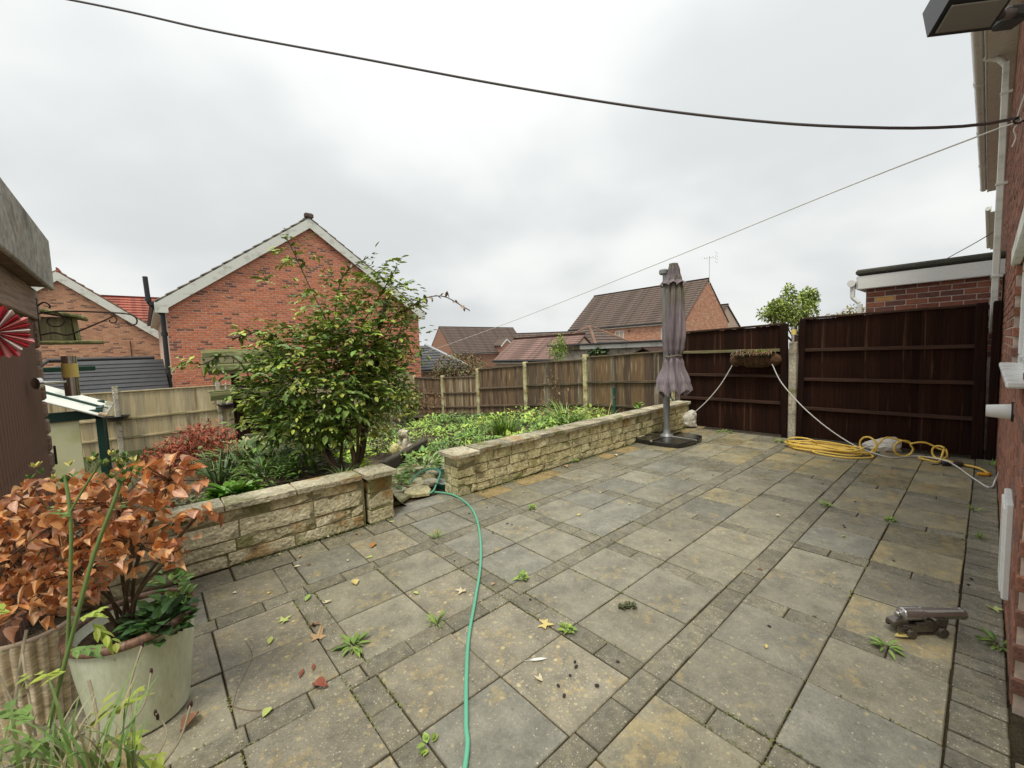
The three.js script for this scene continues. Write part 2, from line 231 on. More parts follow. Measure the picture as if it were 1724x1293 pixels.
// leaves: arrays of small folded faces with their own colours
class Foliage {
  constructor() { this.p = []; this.c = []; }
  tri(a, b, c, col) { this.p.push(a.x, a.y, a.z, b.x, b.y, b.z, c.x, c.y, c.z); for (let i = 0; i < 3; i++) this.c.push(...col); }
  leaf(p, dir, up, len, wid, col, fold = 0.18, droop = 0.18) {
    const d = dir.clone().normalize(), s = d.clone().cross(up); if (s.lengthSq() < 1e-6) s.set(1, 0, 0); s.normalize(); const n = s.clone().cross(d);
    const at = (t, k, h) => p.clone().addScaledVector(d, t * len).addScaledVector(s, k * wid / 2).addScaledVector(n, h * wid - droop * len * t * t);
    const b = at(0, 0, 0), m1 = at(0.32, 0, -fold), m2 = at(0.68, 0, -fold), l1 = at(0.32, -0.92, 0.05), r1 = at(0.32, 0.92, 0.05), l2 = at(0.68, -0.8, 0.04), r2 = at(0.68, 0.8, 0.04), t = at(1, 0, -0.05);
    this.tri(b, m1, l1, col); this.tri(b, r1, m1, col); this.tri(l1, m1, m2, col); this.tri(l1, m2, l2, col); this.tri(m1, r1, r2, col); this.tri(m1, r2, m2, col); this.tri(l2, m2, t, col); this.tri(m2, r2, t, col);
  }
  blade(p, dir, up, len, wid, col, bend = 0.6, n = 5) {   // arching strap leaf
    const d = dir.clone().normalize(), s = d.clone().cross(V(0, 1, 0)); if (s.lengthSq() < 1e-6) s.set(1, 0, 0); s.normalize();
    let q = p.clone(), v = d.clone(); const L = [], R = [];
    for (let i = 0; i <= n; i++) { const t = i / n, w = wid / 2 * (i === n ? 0.05 : Math.min(1, 1.25 - t) * (0.7 + 0.3 * Math.min(1, t * 4))); L.push(q.clone().addScaledVector(s, -w)); R.push(q.clone().addScaledVector(s, w)); q = q.clone().addScaledVector(v, len / n); v.y -= bend / n * (0.4 + 1.2 * t); v.normalize(); }
    for (let i = 0; i < n; i++) { this.tri(L[i], R[i], R[i + 1], col); this.tri(L[i], R[i + 1], L[i + 1], col); }
  }
  geo() { const g = new THREE.BufferGeometry(); g.setAttribute('position', new THREE.Float32BufferAttribute(this.p, 3)); g.setAttribute('color', new THREE.Float32BufferAttribute(this.c, 3)); g.computeVertexNormals(); return g; }
}
const leafMat = (rough = 0.6, tr = 0.25) => new THREE.MeshPhysicalMaterial({ vertexColors: true, side: THREE.DoubleSide, roughness: rough, transmission: tr, thickness: 0 });
const leafGloss = new THREE.MeshPhysicalMaterial({ vertexColors: true, side: THREE.DoubleSide, roughness: 0.42 });
const leafSoft = new THREE.MeshPhysicalMaterial({ vertexColors: true, side: THREE.DoubleSide, roughness: 0.75 });
const rdir = r => { const z = r() * 2 - 1, a = r() * 6.283, q = Math.sqrt(1 - z * z); return V(q * Math.cos(a), z, q * Math.sin(a)); };
const vary = (c, r, k = 0.3) => { const f = 1 + (r() - 0.5) * 2 * k, h = (r() - 0.5) * k * 0.6; return [c[0] * f * (1 + h), c[1] * f, c[2] * f * (1 - h)]; };
const bark = std({ map: rep(woodTex(1400, C8(74, 58, 44), C8(110, 88, 66), 0.2, C8(130, 112, 88), 0.2, C8(70, 78, 44)), 4, 2), roughness: 0.95 });
const stemGreen = std({ color: new THREE.Color().setRGB(0.16, 0.24, 0.07), roughness: 0.6 });
const stemDark = std({ color: new THREE.Color().setRGB(0.055, 0.035, 0.028), roughness: 0.8 });
const dryStem = std({ color: new THREE.Color().setRGB(0.36, 0.31, 0.22), roughness: 0.9 });

// ================================================================ GROUND AND PATIO
{
  const xs = [-160, -60, -30, -20, -17, -14, -11, -8, -6.5, -5.5, -4.8, -3.4, -2.9, -2.6, 3, 20, 160], zs = [-170, -40, -20, -10, -5, 0, 5, 10, 60];
  const y = x => x > -2.7 ? -0.07 : x < -17 ? -1.0 : x > -3.2 ? -0.03 : terr(x) - 0.01;
  const pos = [], uv = [];
  for (let i = 0; i < xs.length - 1; i++) for (let j = 0; j < zs.length - 1; j++) {
    const q = [[xs[i], zs[j]], [xs[i], zs[j + 1]], [xs[i + 1], zs[j + 1]], [xs[i + 1], zs[j]]];
    for (const k of [0, 1, 2, 0, 2, 3]) { pos.push(q[k][0], y(q[k][0]), q[k][1]); uv.push(q[k][0], q[k][1]); }
  }
  struct('ground', geoFrom(pos, uv), soilMat);
}
const MOD = 1.03, HW = 0.064;
const patio = new THREE.Group(); patio.name = 'patio'; patio.userData = { kind: 'structure' }; scene.add(patio);
{
  part('joint_bed', metric(new THREE.BoxGeometry(5.2, 0.04, 9.2)), jointMat, patio).position.set(-0.42, -0.0335, -1.8);
  const r = rng(5);
  const geos = new Map();
  const slabGeo = (w, d, k) => { const key = `${w.toFixed(3)},${d.toFixed(3)},${k}`; if (!geos.has(key)) geos.set(key, cbox(w, 0.034, d, 0.004, { ox: k * 0.37 + 0.11, oy: k * 0.61 })); return geos.get(key); };
  function lay(name, x0, x1, z0, z1, mat, gap, k) {
    const w = Math.abs(x1 - x0) - gap, d = Math.abs(z1 - z0) - gap; if (w < 0.03 || d < 0.03) return;
    const m = part(name, slabGeo(w, d, k), mat, patio);
    m.position.set((x0 + x1) / 2 + (r() - 0.5) * 0.003, -0.017 + (r() - 0.5) * 0.007, (z0 + z1) / 2 + (r() - 0.5) * 0.003);
    m.rotation.set((r() - 0.5) * 0.011, (r() - 0.5) * 0.010, (r() - 0.5) * 0.011);
  }
  const cols = [], rows = [];
  for (const k of [-1, 0, 1]) cols.push([k + HW, k + 0.5], [k + 0.5, k + 1 - HW]); cols[0][0] = -0.944; cols.push([2 + HW, 2.5]);
  for (let k = -3; k < 7; k++) rows.push([k + HW, k + 0.5], [k + 0.5, k + 1 - HW]);
  for (const [a0, a1] of cols) for (const [b0, b1] of rows) {
    const x = -(a0 + a1) / 2 * MOD, z = -(b0 + b1) / 2 * MOD; if (z > 2.7 || -b1 * MOD < -6.42) continue;
    let t = r() * 0.5 + (z < -4.2 ? 0.38 : 0) + (x > -0.2 && z < -2.2 ? 0.22 : 0) + (x > 0.3 && z < -0.6 ? 0.08 : 0) - (x < -1 && z > -4 ? 0.18 : 0);
    let mi = t > 0.72 ? 3 : t > 0.48 ? 2 : t > 0.26 ? 1 : r() < 0.5 ? 0 : 4;
    if (z > 0.25 && r() < 0.5) mi = 5;
    lay('slab', -a0 * MOD, -a1 * MOD, -b0 * MOD, -b1 * MOD, slabSet[mi][r() < 0.14 ? 3 : (r() * 3) | 0], 0.008, (r() * 5) | 0);
  }
  for (const a of [0, 1, 2]) for (let q = -10; q < 25; q++) { const z0 = -(q / 4 + 0.03) * MOD; if (z0 > 2.7 || z0 < -6.1) continue; lay('paving_block', -(a - HW) * MOD, -(a + HW) * MOD, z0, z0 - MOD / 4, blockMats[(r() * 3) | 0], 0.006, (r() * 4) | 0); }
  for (let b = -2; b < 7; b++) for (const [a0, a1] of [[-0.94, -HW], [HW, 1 - HW], [1 + HW, 2 - HW], [2 + HW, 2.5]]) { const n = Math.round((a1 - a0) / 0.218); for (let q = 0; q < n; q++) if (-b * MOD > -6.3) lay('paving_block', -mix(a0, a1, q / n) * MOD, -mix(a0, a1, (q + 1) / n) * MOD, -(b - HW) * MOD, -(b + HW) * MOD, blockMats[(r() * 3) | 0], 0.006, (r() * 4) | 0); }
  for (let z = 2.65; z > -6.3; z -= 0.106) lay('edging_block', 0.973, 1.146, z, z - 0.106, blockMats[(r() * 3) | 0], 0.008, (r() * 4) | 0);
  for (let z = 2.6; z > -6.3;) { const L = 0.13 + r() * 0.3, far = z < -0.95; lay('edging_slab', -2.58, -2.845, z, z - L, far && r() < 0.5 ? tanBlock : blockMats[(r() * 3) | 0], 0.012, (r() * 3) | 0); z -= L; }
  for (let z = 2.6; z > -0.6; z -= 0.46) lay('threshold_slab', 1.15, 1.6, z, z - 0.46, slabMats[5], 0.012, (r() * 3) | 0);
  // broad blue-grey step between the wall ends, and crazy paving behind it
  lay('step_slab', -2.86, -3.12, -0.02, -0.80, slabMats[4], 0.008, 2);
}

// ================================================================ GARDEN WALLS
function stoneGeo(len, h, d, r) {
  const g = new THREE.BoxGeometry(d, h, len, 1, 3, Math.max(2, Math.min(5, Math.round(len / 0.09)))); const p = g.attributes.position, s = Math.floor(r() * 900);
  for (let i = 0; i < p.count; i++) {
    const x = p.getX(i), y = p.getY(i), z = p.getZ(i), ex = Math.abs(Math.abs(y) - h / 2) < 1e-4, ez = Math.abs(Math.abs(z) - len / 2) < 1e-4;
    const k = hash2(Math.round((y + 2) * 97), Math.round((z + 2) * 83), s), k2 = hash2(Math.round((y + 2) * 97), Math.round((z + 2) * 83), s + 7), k3 = hash2(Math.round((y + 2) * 97), Math.round((z + 2) * 83), s + 13);
    p.setXYZ(i, x > 0 ? x - (ex || ez ? 0.011 : 0) + (k - 0.5) * 0.022 : x, y + (ex ? -Math.sign(y) * 0.004 * k2 : (k2 - 0.5) * 0.014), z + (ez ? -Math.sign(z) * 0.006 * k3 : (k3 - 0.5) * 0.016));
  }
  return metric(g, { ox: r() * 7, oy: r() * 7 });
}
function wallRun(g, z0, z1, xf, courses, lens, mats, r, d = 0.1) {   // z0 > z1, stones with their faces at x = xf
  let y = 0;
  for (const h of courses) {
    let z = z0;
    while (z > z1 + 1e-3) {
      let L = mix(lens[0], lens[1], r()); if (z - L < z1 + 0.09) L = z - z1;
      const m = part('stone', stoneGeo(L - 0.008, h - 0.008, d, r), mats[(r() * mats.length) | 0], g); m.position.set(xf - d / 2 + (r() - 0.5) * 0.012, y + h / 2, z - L / 2);
      z -= L;
    }
    y += h;
  }
}
function copings(g, z0, z1, xc, w, y, lens, mats, r) {
  let z = z0; while (z > z1 + 1e-3) { let L = mix(lens[0], lens[1], r()); if (z - L < z1 + 0.15) L = z - z1; const m = part('coping_stone', cbox(w + (r() - 0.5) * 0.012, 0.052, L - 0.008, 0.006, { ox: r() * 5, oy: r() * 5 }), mats[(r() * mats.length) | 0], g); m.position.set(xc + (r() - 0.5) * 0.01, y + (r() - 0.5) * 0.004, z - L / 2); m.rotation.set((r() - 0.5) * 0.008, (r() - 0.5) * 0.015, (r() - 0.5) * 0.02); z -= L; }
}
{
  const r = rng(21);
  const L = thing('garden_wall', 'low stained stone wall holding up the planted bed, left of the gap', 'wall');
  part('mortar_core', metric(new THREE.BoxGeometry(0.19, 0.44, 2.1)), mortarMat, L).position.set(-2.962, 0.215, 1.29);
  wallRun(L, 2.35, 0.255, -2.852, [0.11, 0.10, 0.15, 0.09], [0.28, 0.62], stoneL, r);
  copings(L, 2.35, 0.26, -2.955, 0.26, 0.478, [0.35, 0.62], copingM, r);
  // end pier of bigger blocks, standing a crack's width from the wall
  part('mortar_core', metric(new THREE.BoxGeometry(0.24, 0.44, 0.21)), mortarMat, L).position.set(-2.965, 0.215, 0.085);
  wallRun(L, 0.212, -0.045, -2.832, [0.13, 0.17, 0.14], [0.26, 0.27], stoneL.slice(1), r, 0.13);
  wallRun(L, 0.212, -0.045, -2.962, [0.16, 0.14, 0.14], [0.14, 0.26], stoneL.slice(1), r, 0.13);
  const cp = part('coping_stone', cbox(0.33, 0.055, 0.30, 0.008, { ox: 3 }), copingM[1], L); cp.position.set(-2.955, 0.472, 0.085); cp.rotation.y = 0.03;

  const Rw = thing('garden_wall', 'long low buff stone wall running to the dark fence, right of the gap', 'wall');
  part('mortar_core', metric(new THREE.BoxGeometry(0.17, 0.44, 5.3)), mortarMat, Rw).position.set(-2.957, 0.218, -3.72);
  wallRun(Rw, -1.07, -6.34, -2.852, [0.09, 0.12, 0.11, 0.13], [0.16, 0.48], stoneR, r);
  copings(Rw, -1.09, -6.34, -2.955, 0.27, 0.478, [0.42, 0.66], copingM, r);
  part('mortar_core', metric(new THREE.BoxGeometry(0.26, 0.43, 0.24)), mortarMat, Rw).position.set(-2.975, 0.212, -0.935);
  wallRun(Rw, -0.805, -1.07, -2.832, [0.11, 0.10, 0.13, 0.10], [0.13, 0.27], stoneR, r, 0.14);
  wallRun(Rw, -0.805, -1.07, -2.972, [0.12, 0.12, 0.10, 0.10], [0.26, 0.27], stoneR, r, 0.14);
  const c2 = part('coping_stone', cbox(0.37, 0.05, 0.34, 0.007, { ox: 1.3 }), copingM[0], Rw); c2.position.set(-2.975, 0.469, -0.93); c2.rotation.y = -0.02;
}

// ================================================================ FENCES
const boardGeos = [0, 1, 2, 3, 4].map(k => cbox(0.122, 1, 0.015, 0.003, { ox: k * 0.31, oy: k * 0.23 }));
function fencePanel(label, axis, s0, s1, fixed, top, bot, o) {   // a panel of the fence o.of   // s0 < s1 along the local x of the fence, front to local +z
  const len = s1 - s0, mid = (s0 + s1) / 2, y0 = Math.min(bot[0], bot[1]);
  const g = new THREE.Group(); g.name = 'panel'; if (label) g.userData.label = label; o.of.add(g);
  if (axis === 'x') g.position.set(mid, y0, fixed); else { g.position.set(fixed, y0, -mid); g.rotation.y = Math.PI / 2; }
  const r = rng(o.seed), n = Math.round(len / 0.108), sl = Math.atan2(top[1] - top[0], len);
  for (let i = 0; i < n; i++) {
    const t = (i + 0.5) / n, yt = mix(top[0], top[1], t) - y0 - 0.012 + (r() - 0.5) * 0.008, yb = mix(bot[0], bot[1], t) - y0 + 0.02;
    const m = part('board', boardGeos[(r() * 5) | 0], o.mats[(r() * o.mats.length) | 0], g); m.scale.set(1, yt - yb, 1); m.position.set(mix(-len / 2, len / 2, t) + (r() - 0.5) * 0.006, (yt + yb) / 2, (r() - 0.5) * 0.003); m.rotation.y = 0.12 + (r() - 0.5) * 0.03;
  }
  const railGeo = cbox(len - 0.01, 0.052, 0.04, 0.006, { turn: true, ox: r() * 3 });
  for (const f of o.rails) { const m = part('rail', railGeo, o.railMats ? o.railMats[(r() * o.railMats.length) | 0] : o.rail, g); m.position.set(0, mix((bot[0] + bot[1]) / 2, (top[0] + top[1]) / 2, f) - y0, 0.034); m.rotation.z = o.flat ? 0 : mix(Math.atan2(bot[1] - bot[0], len), sl, f); }
  for (const [yy, mat] of o.extraRails || []) { const m = part('rail', railGeo, mat, g); m.position.set(0, yy - y0, 0.036); }
  const cap = part('cap_rail', cbox(len + 0.006, 0.034, 0.066, 0.006, { turn: true, ox: r() * 3 }), o.cap || o.rail, g); cap.position.set(0, (top[0] + top[1]) / 2 - y0 + 0.006, 0.012); cap.rotation.z = sl;
  if (o.gravel) { const b = part('gravel_board', cbox(len, 0.18, 0.04, 0.006), o.gravel, g); b.position.set(0, (bot[0] + bot[1]) / 2 - y0 - 0.03, -0.004); }
  return g;
}
function fencePost(of, label, p, h, mat, w = 0.1, nm = 'concrete_post') {
  const g = cbox(w, h, w, 0.012); const pos = g.attributes.position; for (let i = 0; i < pos.count; i++) if (pos.getY(i) > h / 2 - 1e-3) { pos.setY(i, pos.getY(i) + 0.012); } g.translate(0, h / 2, 0); g.computeVertexNormals();
  const m = part(nm, g, mat, of); m.position.set(...p); if (label) m.userData.label = label; return m;
}
// dark stained fence across the end of the patio
const darkFence = thing('fence', 'dark brown stained timber fence across the end of the patio', 'fence');
const dark = { of: darkFence, mats: darkTimber, rail: darkRail, cap: darkRail, flat: true };
fencePanel('dark stained fence panel behind the hanging trough and parasol', 'x', -3.06, -1.25, -6.4, [1.86, 1.90], [0, 0], { ...dark, seed: 31, rails: [], extraRails: [[1.47, paleRail], [1.03, darkRail], [0.57, darkRail]] });
fencePanel('taller dark stained fence panel beside the house wall', 'x', -0.96, 0.95, -6.4, [1.965, 1.985], [0, 0], { ...dark, seed: 33, rails: [], extraRails: [[1.46, darkRail], [0.985, darkRail], [0.51, darkRail]] });
for (const [x, h, w, l, tx] of [[-1.20, 1.92, 0.10, 'dark timber post at the right end of the trough panel', 0.02], [-0.995, 1.98, 0.085, 'dark timber post just right of the concrete post', -0.012], [0.985, 2.02, 0.11, 'thick dark timber post at the right end of the tall panel', 0.01], [1.098, 2.03, 0.085, 'dark timber post against the house wall', 0]]) { const m = fencePost(darkFence, l, [x, -0.02, -6.36], h, darkTimber[2], w, 'timber_post'); m.rotation.z = tx; }
fencePost(darkFence, 'short pale concrete post between the two dark panels', [-1.092, -0.03, -6.33], 1.63, concPostGrey, 0.105);
// weathered brown fence along the garden
const sideFence = thing('fence', 'weathered brown garden fence stepping down behind the ground cover', 'fence');
const side = { of: sideFence, rails: [0.42, 0.80].map(k => 1 - k), rail: sideRail, cap: sideRail };
const PX = [-3.25, -5.465, -7.62, -9.87, -12.03, -14.16];
const sideTop = [[1.40, 1.50], [1.27, 1.345], [1.075, 1.20], [0.755, 0.835], [0.715, 0.705]];
['widest brown fence panel, behind the parasol', 'brown fence panel behind the tall grass tuft', 'orange brown fence panel fourth from the parasol side, above the bed', 'greyish fence panel with a lighter worn face, under the overhanging bush', 'farthest brown fence panel, in the corner by the gable house'].forEach((l, i) =>
  fencePanel(l, 'x', PX[i + 1] + 0.055, PX[i] - 0.055, -6.4, sideTop[i], [terr(PX[i + 1]) + 0.02, terr(PX[i]) + 0.02], { ...side, mats: i === 3 ? greyTimber : i === 2 ? [sideTimber[1], sideTimber[0], sideTimber[1], sideTimber[3]] : sideTimber, seed: 41 + i }));
[['concrete post hidden behind the closed parasol', 1.58], ['mossy concrete post nearest the parasol in the brown fence', 1.47], ['concrete post second from the parasol in the brown fence', 1.30], ['concrete post with a dark base beside the greyish panel', 1.10], ['concrete post left of the greyish panel', 0.83], ['concrete corner post of the brown fence', 0.80]].forEach(([l, y], i) => { const b = terr(PX[i]) - 0.1; fencePost(sideFence, l, [PX[i], b, -6.385], y - b, concPost, 0.115); });
// newer pale fence at the back of the garden
const backFence = thing('fence', 'newer pale timber fence at the back of the garden', 'fence');
const back = { of: backFence, mats: backTimber, rail: backRail, cap: backRail, rails: [0.26, 0.57], gravel: greenTimber[0] };
['pale fence panel behind the rose bush and the brown fence corner', 'pale fence panel hidden behind the rose bush', 'pale fence panel behind the red maple', 'pale fence panel left of the hanging dish', 'pale fence panel behind the shed'].forEach((l, i) => fencePanel(l, 'z', [4.3, 2.1, -0.1, -2.33, -4.55][i] + 0.055, [6.36, 4.3, 2.1, -0.1, -2.33][i] - 0.055, -14.2, [0.92, 0.92], [-0.74, -0.74], { ...back, seed: 61 + i }));
[[-4.3, 'pale concrete post in the back fence near the corner'], [-2.1, 'pale concrete post in the back fence behind the bush'], [0.1, 'concrete post of the back fence beside the wooden arbour'], [2.33, 'concrete post carrying the hanging dish'], [4.55, 'concrete post of the back fence behind the shed']].forEach(([z, l]) => fencePost(backFence, l, [-14.17, -0.86, z], 1.93, concPostGrey, 0.12));

// ================================================================ BRICKWORK AND HOUSES
function brickwork(parent, o) {   // courses in a plane: origin, u (along), n (outwards); span(v) -> [u0, u1] or null
  const { org, u, n, v0, v1, L, H, span, pal, pick, d = 0.05, seed = 1 } = o, r = rng(seed);
  const Y = V(0, 1, 0), inst = [], jt = o.joint || 0.013, g = cbox(L - jt, H - jt, d, 0.004), ax = V(...u), nn = V(...n), mats = pal.map(c => brickMat(...c)), ind = [];
  let row = 0;
  for (let v = v0; v + H <= v1 + 1e-6; v += H, row++) {
    const s = span(v + H / 2); if (!s) continue;
    for (let a = Math.floor(s[0] / L) * L - (row % 2 ? L / 2 : 0); a < s[1]; a += L) {
      const a0 = Math.max(a, s[0]), a1 = Math.min(a + L, s[1]); if (a1 - a0 < 0.06) continue;
      if (o.skip && o.skip((a0 + a1) / 2, v + H / 2)) continue;
      const c = V(...org).addScaledVector(ax, (a0 + a1) / 2).addScaledVector(Y, v + H / 2).addScaledVector(nn, (r() - 0.5) * 0.006 - d / 2);
      const m = new THREE.Matrix4().makeBasis(ax.clone().multiplyScalar((a1 - a0 - jt) / (L - jt)), Y, nn).setPosition(c);
      let k = Math.floor(r() * pal.length); if (o.rare && r() > o.rare) k = 0;
      if (ind.length < 300 && pick && pick((a0 + a1) / 2, v + H / 2)) ind.push([m, k]); else inst.push([m, k]);
    }
  }
  for (const [m, k] of ind) { const q = part('brick', g, mats[k], parent); m.decompose(q.position, q.quaternion, q.scale); }
  if (inst.length) {
    const im = new THREE.InstancedMesh(g, brickInst, inst.length); im.name = 'brickwork'; im.castShadow = im.receiveShadow = true; const col = new THREE.Color();
    inst.forEach(([m, k], i) => { im.setMatrixAt(i, m); const f = 0.86 + r() * 0.28; col.setRGB(pal[k][0] * f, pal[k][1] * f, pal[k][2] * f); im.setColorAt(i, col); });
    stuff(im); parent.add(im);
  }
}
const PAL_RED = [[0.62, 0.20, 0.10], [0.66, 0.235, 0.125], [0.57, 0.185, 0.10], [0.63, 0.24, 0.14], [0.62, 0.20, 0.10], [0.60, 0.21, 0.11], [0.24, 0.10, 0.07]];
const PAL_BUFF = [[0.56, 0.29, 0.17], [0.60, 0.33, 0.20], [0.52, 0.26, 0.15], [0.57, 0.31, 0.19], [0.56, 0.29, 0.17], [0.26, 0.14, 0.10]];
const PAL_ORANGE = [[0.55, 0.25, 0.15], [0.60, 0.30, 0.19], [0.50, 0.22, 0.13], [0.64, 0.38, 0.26]];
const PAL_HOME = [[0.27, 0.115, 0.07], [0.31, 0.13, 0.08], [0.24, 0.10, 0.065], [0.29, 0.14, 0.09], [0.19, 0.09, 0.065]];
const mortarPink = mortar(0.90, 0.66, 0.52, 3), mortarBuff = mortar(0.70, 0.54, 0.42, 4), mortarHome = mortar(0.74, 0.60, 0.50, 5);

function windowParts(parent, cx, cy, cz, w, h, turn, mull = 1) {   // white casement, front to local +z after turn
  const f = new THREE.Group(); f.name = 'window'; f.position.set(cx, cy, cz); f.rotation.y = turn; parent.add(f);
  const fw = 0.06, gs = [tr(cbox(w, fw, 0.07, 0.006), 0, h / 2 - fw / 2, 0), tr(cbox(w, fw, 0.07, 0.006), 0, -h / 2 + fw / 2, 0)];
  for (let k = 0; k <= mull + 1; k++) gs.push(tr(cbox(fw, h - 2 * fw, 0.07, 0.006), mix(-w / 2 + fw / 2, w / 2 - fw / 2, k / (mull + 1)), 0, 0));
  part('frame', merge(gs), whitePaint, f); part('pane', new THREE.PlaneGeometry(w - 2 * fw, h - 2 * fw), glassPane, f).position.z = -0.01;
  part('net_curtain', new THREE.PlaneGeometry(w - fw, h - fw), curtain, f).position.z = -0.10;
  part('sill', cbox(w + 0.16, 0.06, 0.16, 0.008), whitePaint, f).position.set(0, -h / 2 - 0.03, 0.05);
  return f;
}
// gabled house with its ridge along local x; +z is the side towards the garden
function house(name, label, o) {
  const { cx, cz, yaw = 0, L, W, e, rise, base = -1.1, wall, roof, rows = 16 } = o;
  const g = thing(name, label, 'house', [cx, base, cz], yaw, o.group), E = e - base, pitch = Math.atan2(rise, W / 2), cosP = Math.cos(pitch), sinP = Math.sin(pitch);
  const walls = [tr(new THREE.BoxGeometry(L, E, 0.24), 0, E / 2, W / 2 - 0.12), tr(new THREE.BoxGeometry(L, E, 0.24), 0, E / 2, -W / 2 + 0.12)].map(q => metric(q));
  part('wall', walls[0], wall, g); part('wall', walls[1], wall, g);
  for (const s of [-1, 1]) { if (s < 0 && o.hipL) { part('wall', metric(tr(new THREE.BoxGeometry(0.24, E, W - 0.48), s * (L / 2 - 0.12), E / 2, 0)), wall, g); continue; } const sh = new THREE.Shape([[-W / 2 + 0.24, 0], [W / 2 - 0.24, 0], [W / 2 - 0.24, E + 0.24 * rise / (W / 2)], [0, E + rise], [-W / 2 + 0.24, E + 0.24 * rise / (W / 2)]].map(q => new THREE.Vector2(...q))); const q = new THREE.ExtrudeGeometry(sh, { depth: 0.24, bevelEnabled: false }); q.rotateY(Math.PI / 2); q.translate(s > 0 ? L / 2 - 0.24 : -L / 2, 0, 0); part('gable_wall', metric(q), wall, g); }
  const ov = o.ov || 0.28, vg = o.verge === undefined ? 0.10 : o.verge, slope = (W / 2 + ov) / cosP, rd = slope / rows, roofG = new THREE.Group(); roofG.name = 'roof'; g.add(roofG);
  const rr = rng(o.seed || 3), course = (len) => { const q = cbox(len, o.flat ? 0.05 : 0.075, rd + 0.02, 0.014, {}); return q; }, cg = course(L + 2 * vg);
  for (const s of [-1, 1]) for (let i = 0; i < rows; i++) {
    const t = (i + 0.5) * rd - ov / cosP, z = W / 2 - t * cosP, y = E + t * sinP + 0.10;
    let geo = cg, x = 0; if (o.hipL || o.hipR) { const f = Math.max(0, (i + 0.5) / rows); const a = -L / 2 - vg + (o.hipL ? f * o.hipL : 0), b = L / 2 + vg - (o.hipR ? f * o.hipR : 0); if (b - a < 0.1) continue; geo = course(b - a); x = (a + b) / 2; }
    const m = part('tile_course', geo, roof, roofG); m.position.set(x, y + 0.012, s * z); m.rotation.x = s * (pitch - (o.flat ? 0.08 : 0.14));
  }
  for (const [h, sgn] of [[o.hipL, -1], [o.hipR, 1]]) if (h) for (let i = 0; i < rows; i++) { const f = (i + 0.5) / rows, m = part('tile_course', cbox(h / rows / 0.9 + 0.06, 0.045, (W + 2 * ov) * (1 - f), 0.012), roof, roofG); m.position.set(sgn * (L / 2 + vg - f * h), E - ov * sinP / cosP + f * (rise + ov * Math.tan(pitch)) + 0.10, 0); m.rotation.z = -sgn * Math.atan2(rise, h); }
  const rg = new THREE.CylinderGeometry(0.12, 0.12, L + 2 * vg - (o.hipL || 0) - (o.hipR || 0) + 0.03, 8, 1, false, 0, Math.PI); rg.rotateZ(Math.PI / 2); rg.rotateX(-Math.PI / 2 * 0); const rm = part('ridge_tile', rg, o.ridgeMat || roof, roofG); rm.position.set(((o.hipL || 0) - (o.hipR || 0)) / 2, E + rise + 0.13, 0); rm.rotation.x = Math.PI;
  rm.rotation.x = -Math.PI / 2;
  for (const s of [-1, 1]) { const f = part('fascia', cbox(L + 2 * vg, 0.20, 0.03, 0.004), o.fascia || whiteOld, roofG); f.position.set(0, E - ov * Math.tan(pitch) + 0.02, s * (W / 2 + ov - 0.02)); const gt = part('gutter', tr(new THREE.CylinderGeometry(0.06, 0.06, L + 2 * vg, 8, 1), 0, 0, 0, 0, 0, Math.PI / 2), plasticBlack, roofG); gt.position.set(0, E - ov * Math.tan(pitch) + 0.06, s * (W / 2 + ov + 0.055)); part('soffit', metric(new THREE.BoxGeometry(L + 2 * vg, 0.02, ov)), o.fascia || whiteOld, roofG).position.set(0, E - ov * Math.tan(pitch) - 0.085, s * (W / 2 + ov / 2 - 0.01)); }
  if (o.barge) for (const s of o.barge) for (const t of [-1, 1]) {
    const hb = o.bargeH || 0.26, e0 = -ov * Math.tan(pitch), sh = new THREE.Shape([[0, rise + 0.06], [W / 2 + ov, e0 + 0.06], [W / 2 + ov, e0 + 0.06 - hb * 0.95], [W / 2 + ov - 0.34, e0 + 0.06 - hb * 0.95], [W / 2 + ov - 0.34, e0 + 0.06 + 0.34 * Math.tan(pitch) - hb / cosP], [0, rise + 0.06 - hb / cosP]].map(q => new THREE.Vector2(q[0] * t, q[1])));
    const q = new THREE.ExtrudeGeometry(sh, { depth: 0.03, bevelEnabled: false }); q.rotateY(Math.PI / 2); q.translate(s * (L / 2 + vg - 0.02) - (s < 0 ? 0.03 : 0), E, 0); part('bargeboard', metric(q), o.fascia || whiteOld, roofG);
  }
  for (const w of o.windows || []) windowParts(g, w[0], w[1] - base, W / 2 + 0.0, w[2], w[3], 0, w[4]);
  return g;
}
const tileBrown = tileMat(0.15, 0.105, 0.085), tilePink = tileMat(0.28, 0.17, 0.145), tileGrey = tileMat(0.095, 0.095, 0.10, 0.55), tileBlack = tileMat(0.030, 0.031, 0.034, 0.5), tileRed = tileMat(0.42, 0.12, 0.08), tileGable = tileMat(0.24, 0.205, 0.165), tileOrange = tileMat(0.26, 0.15, 0.10);
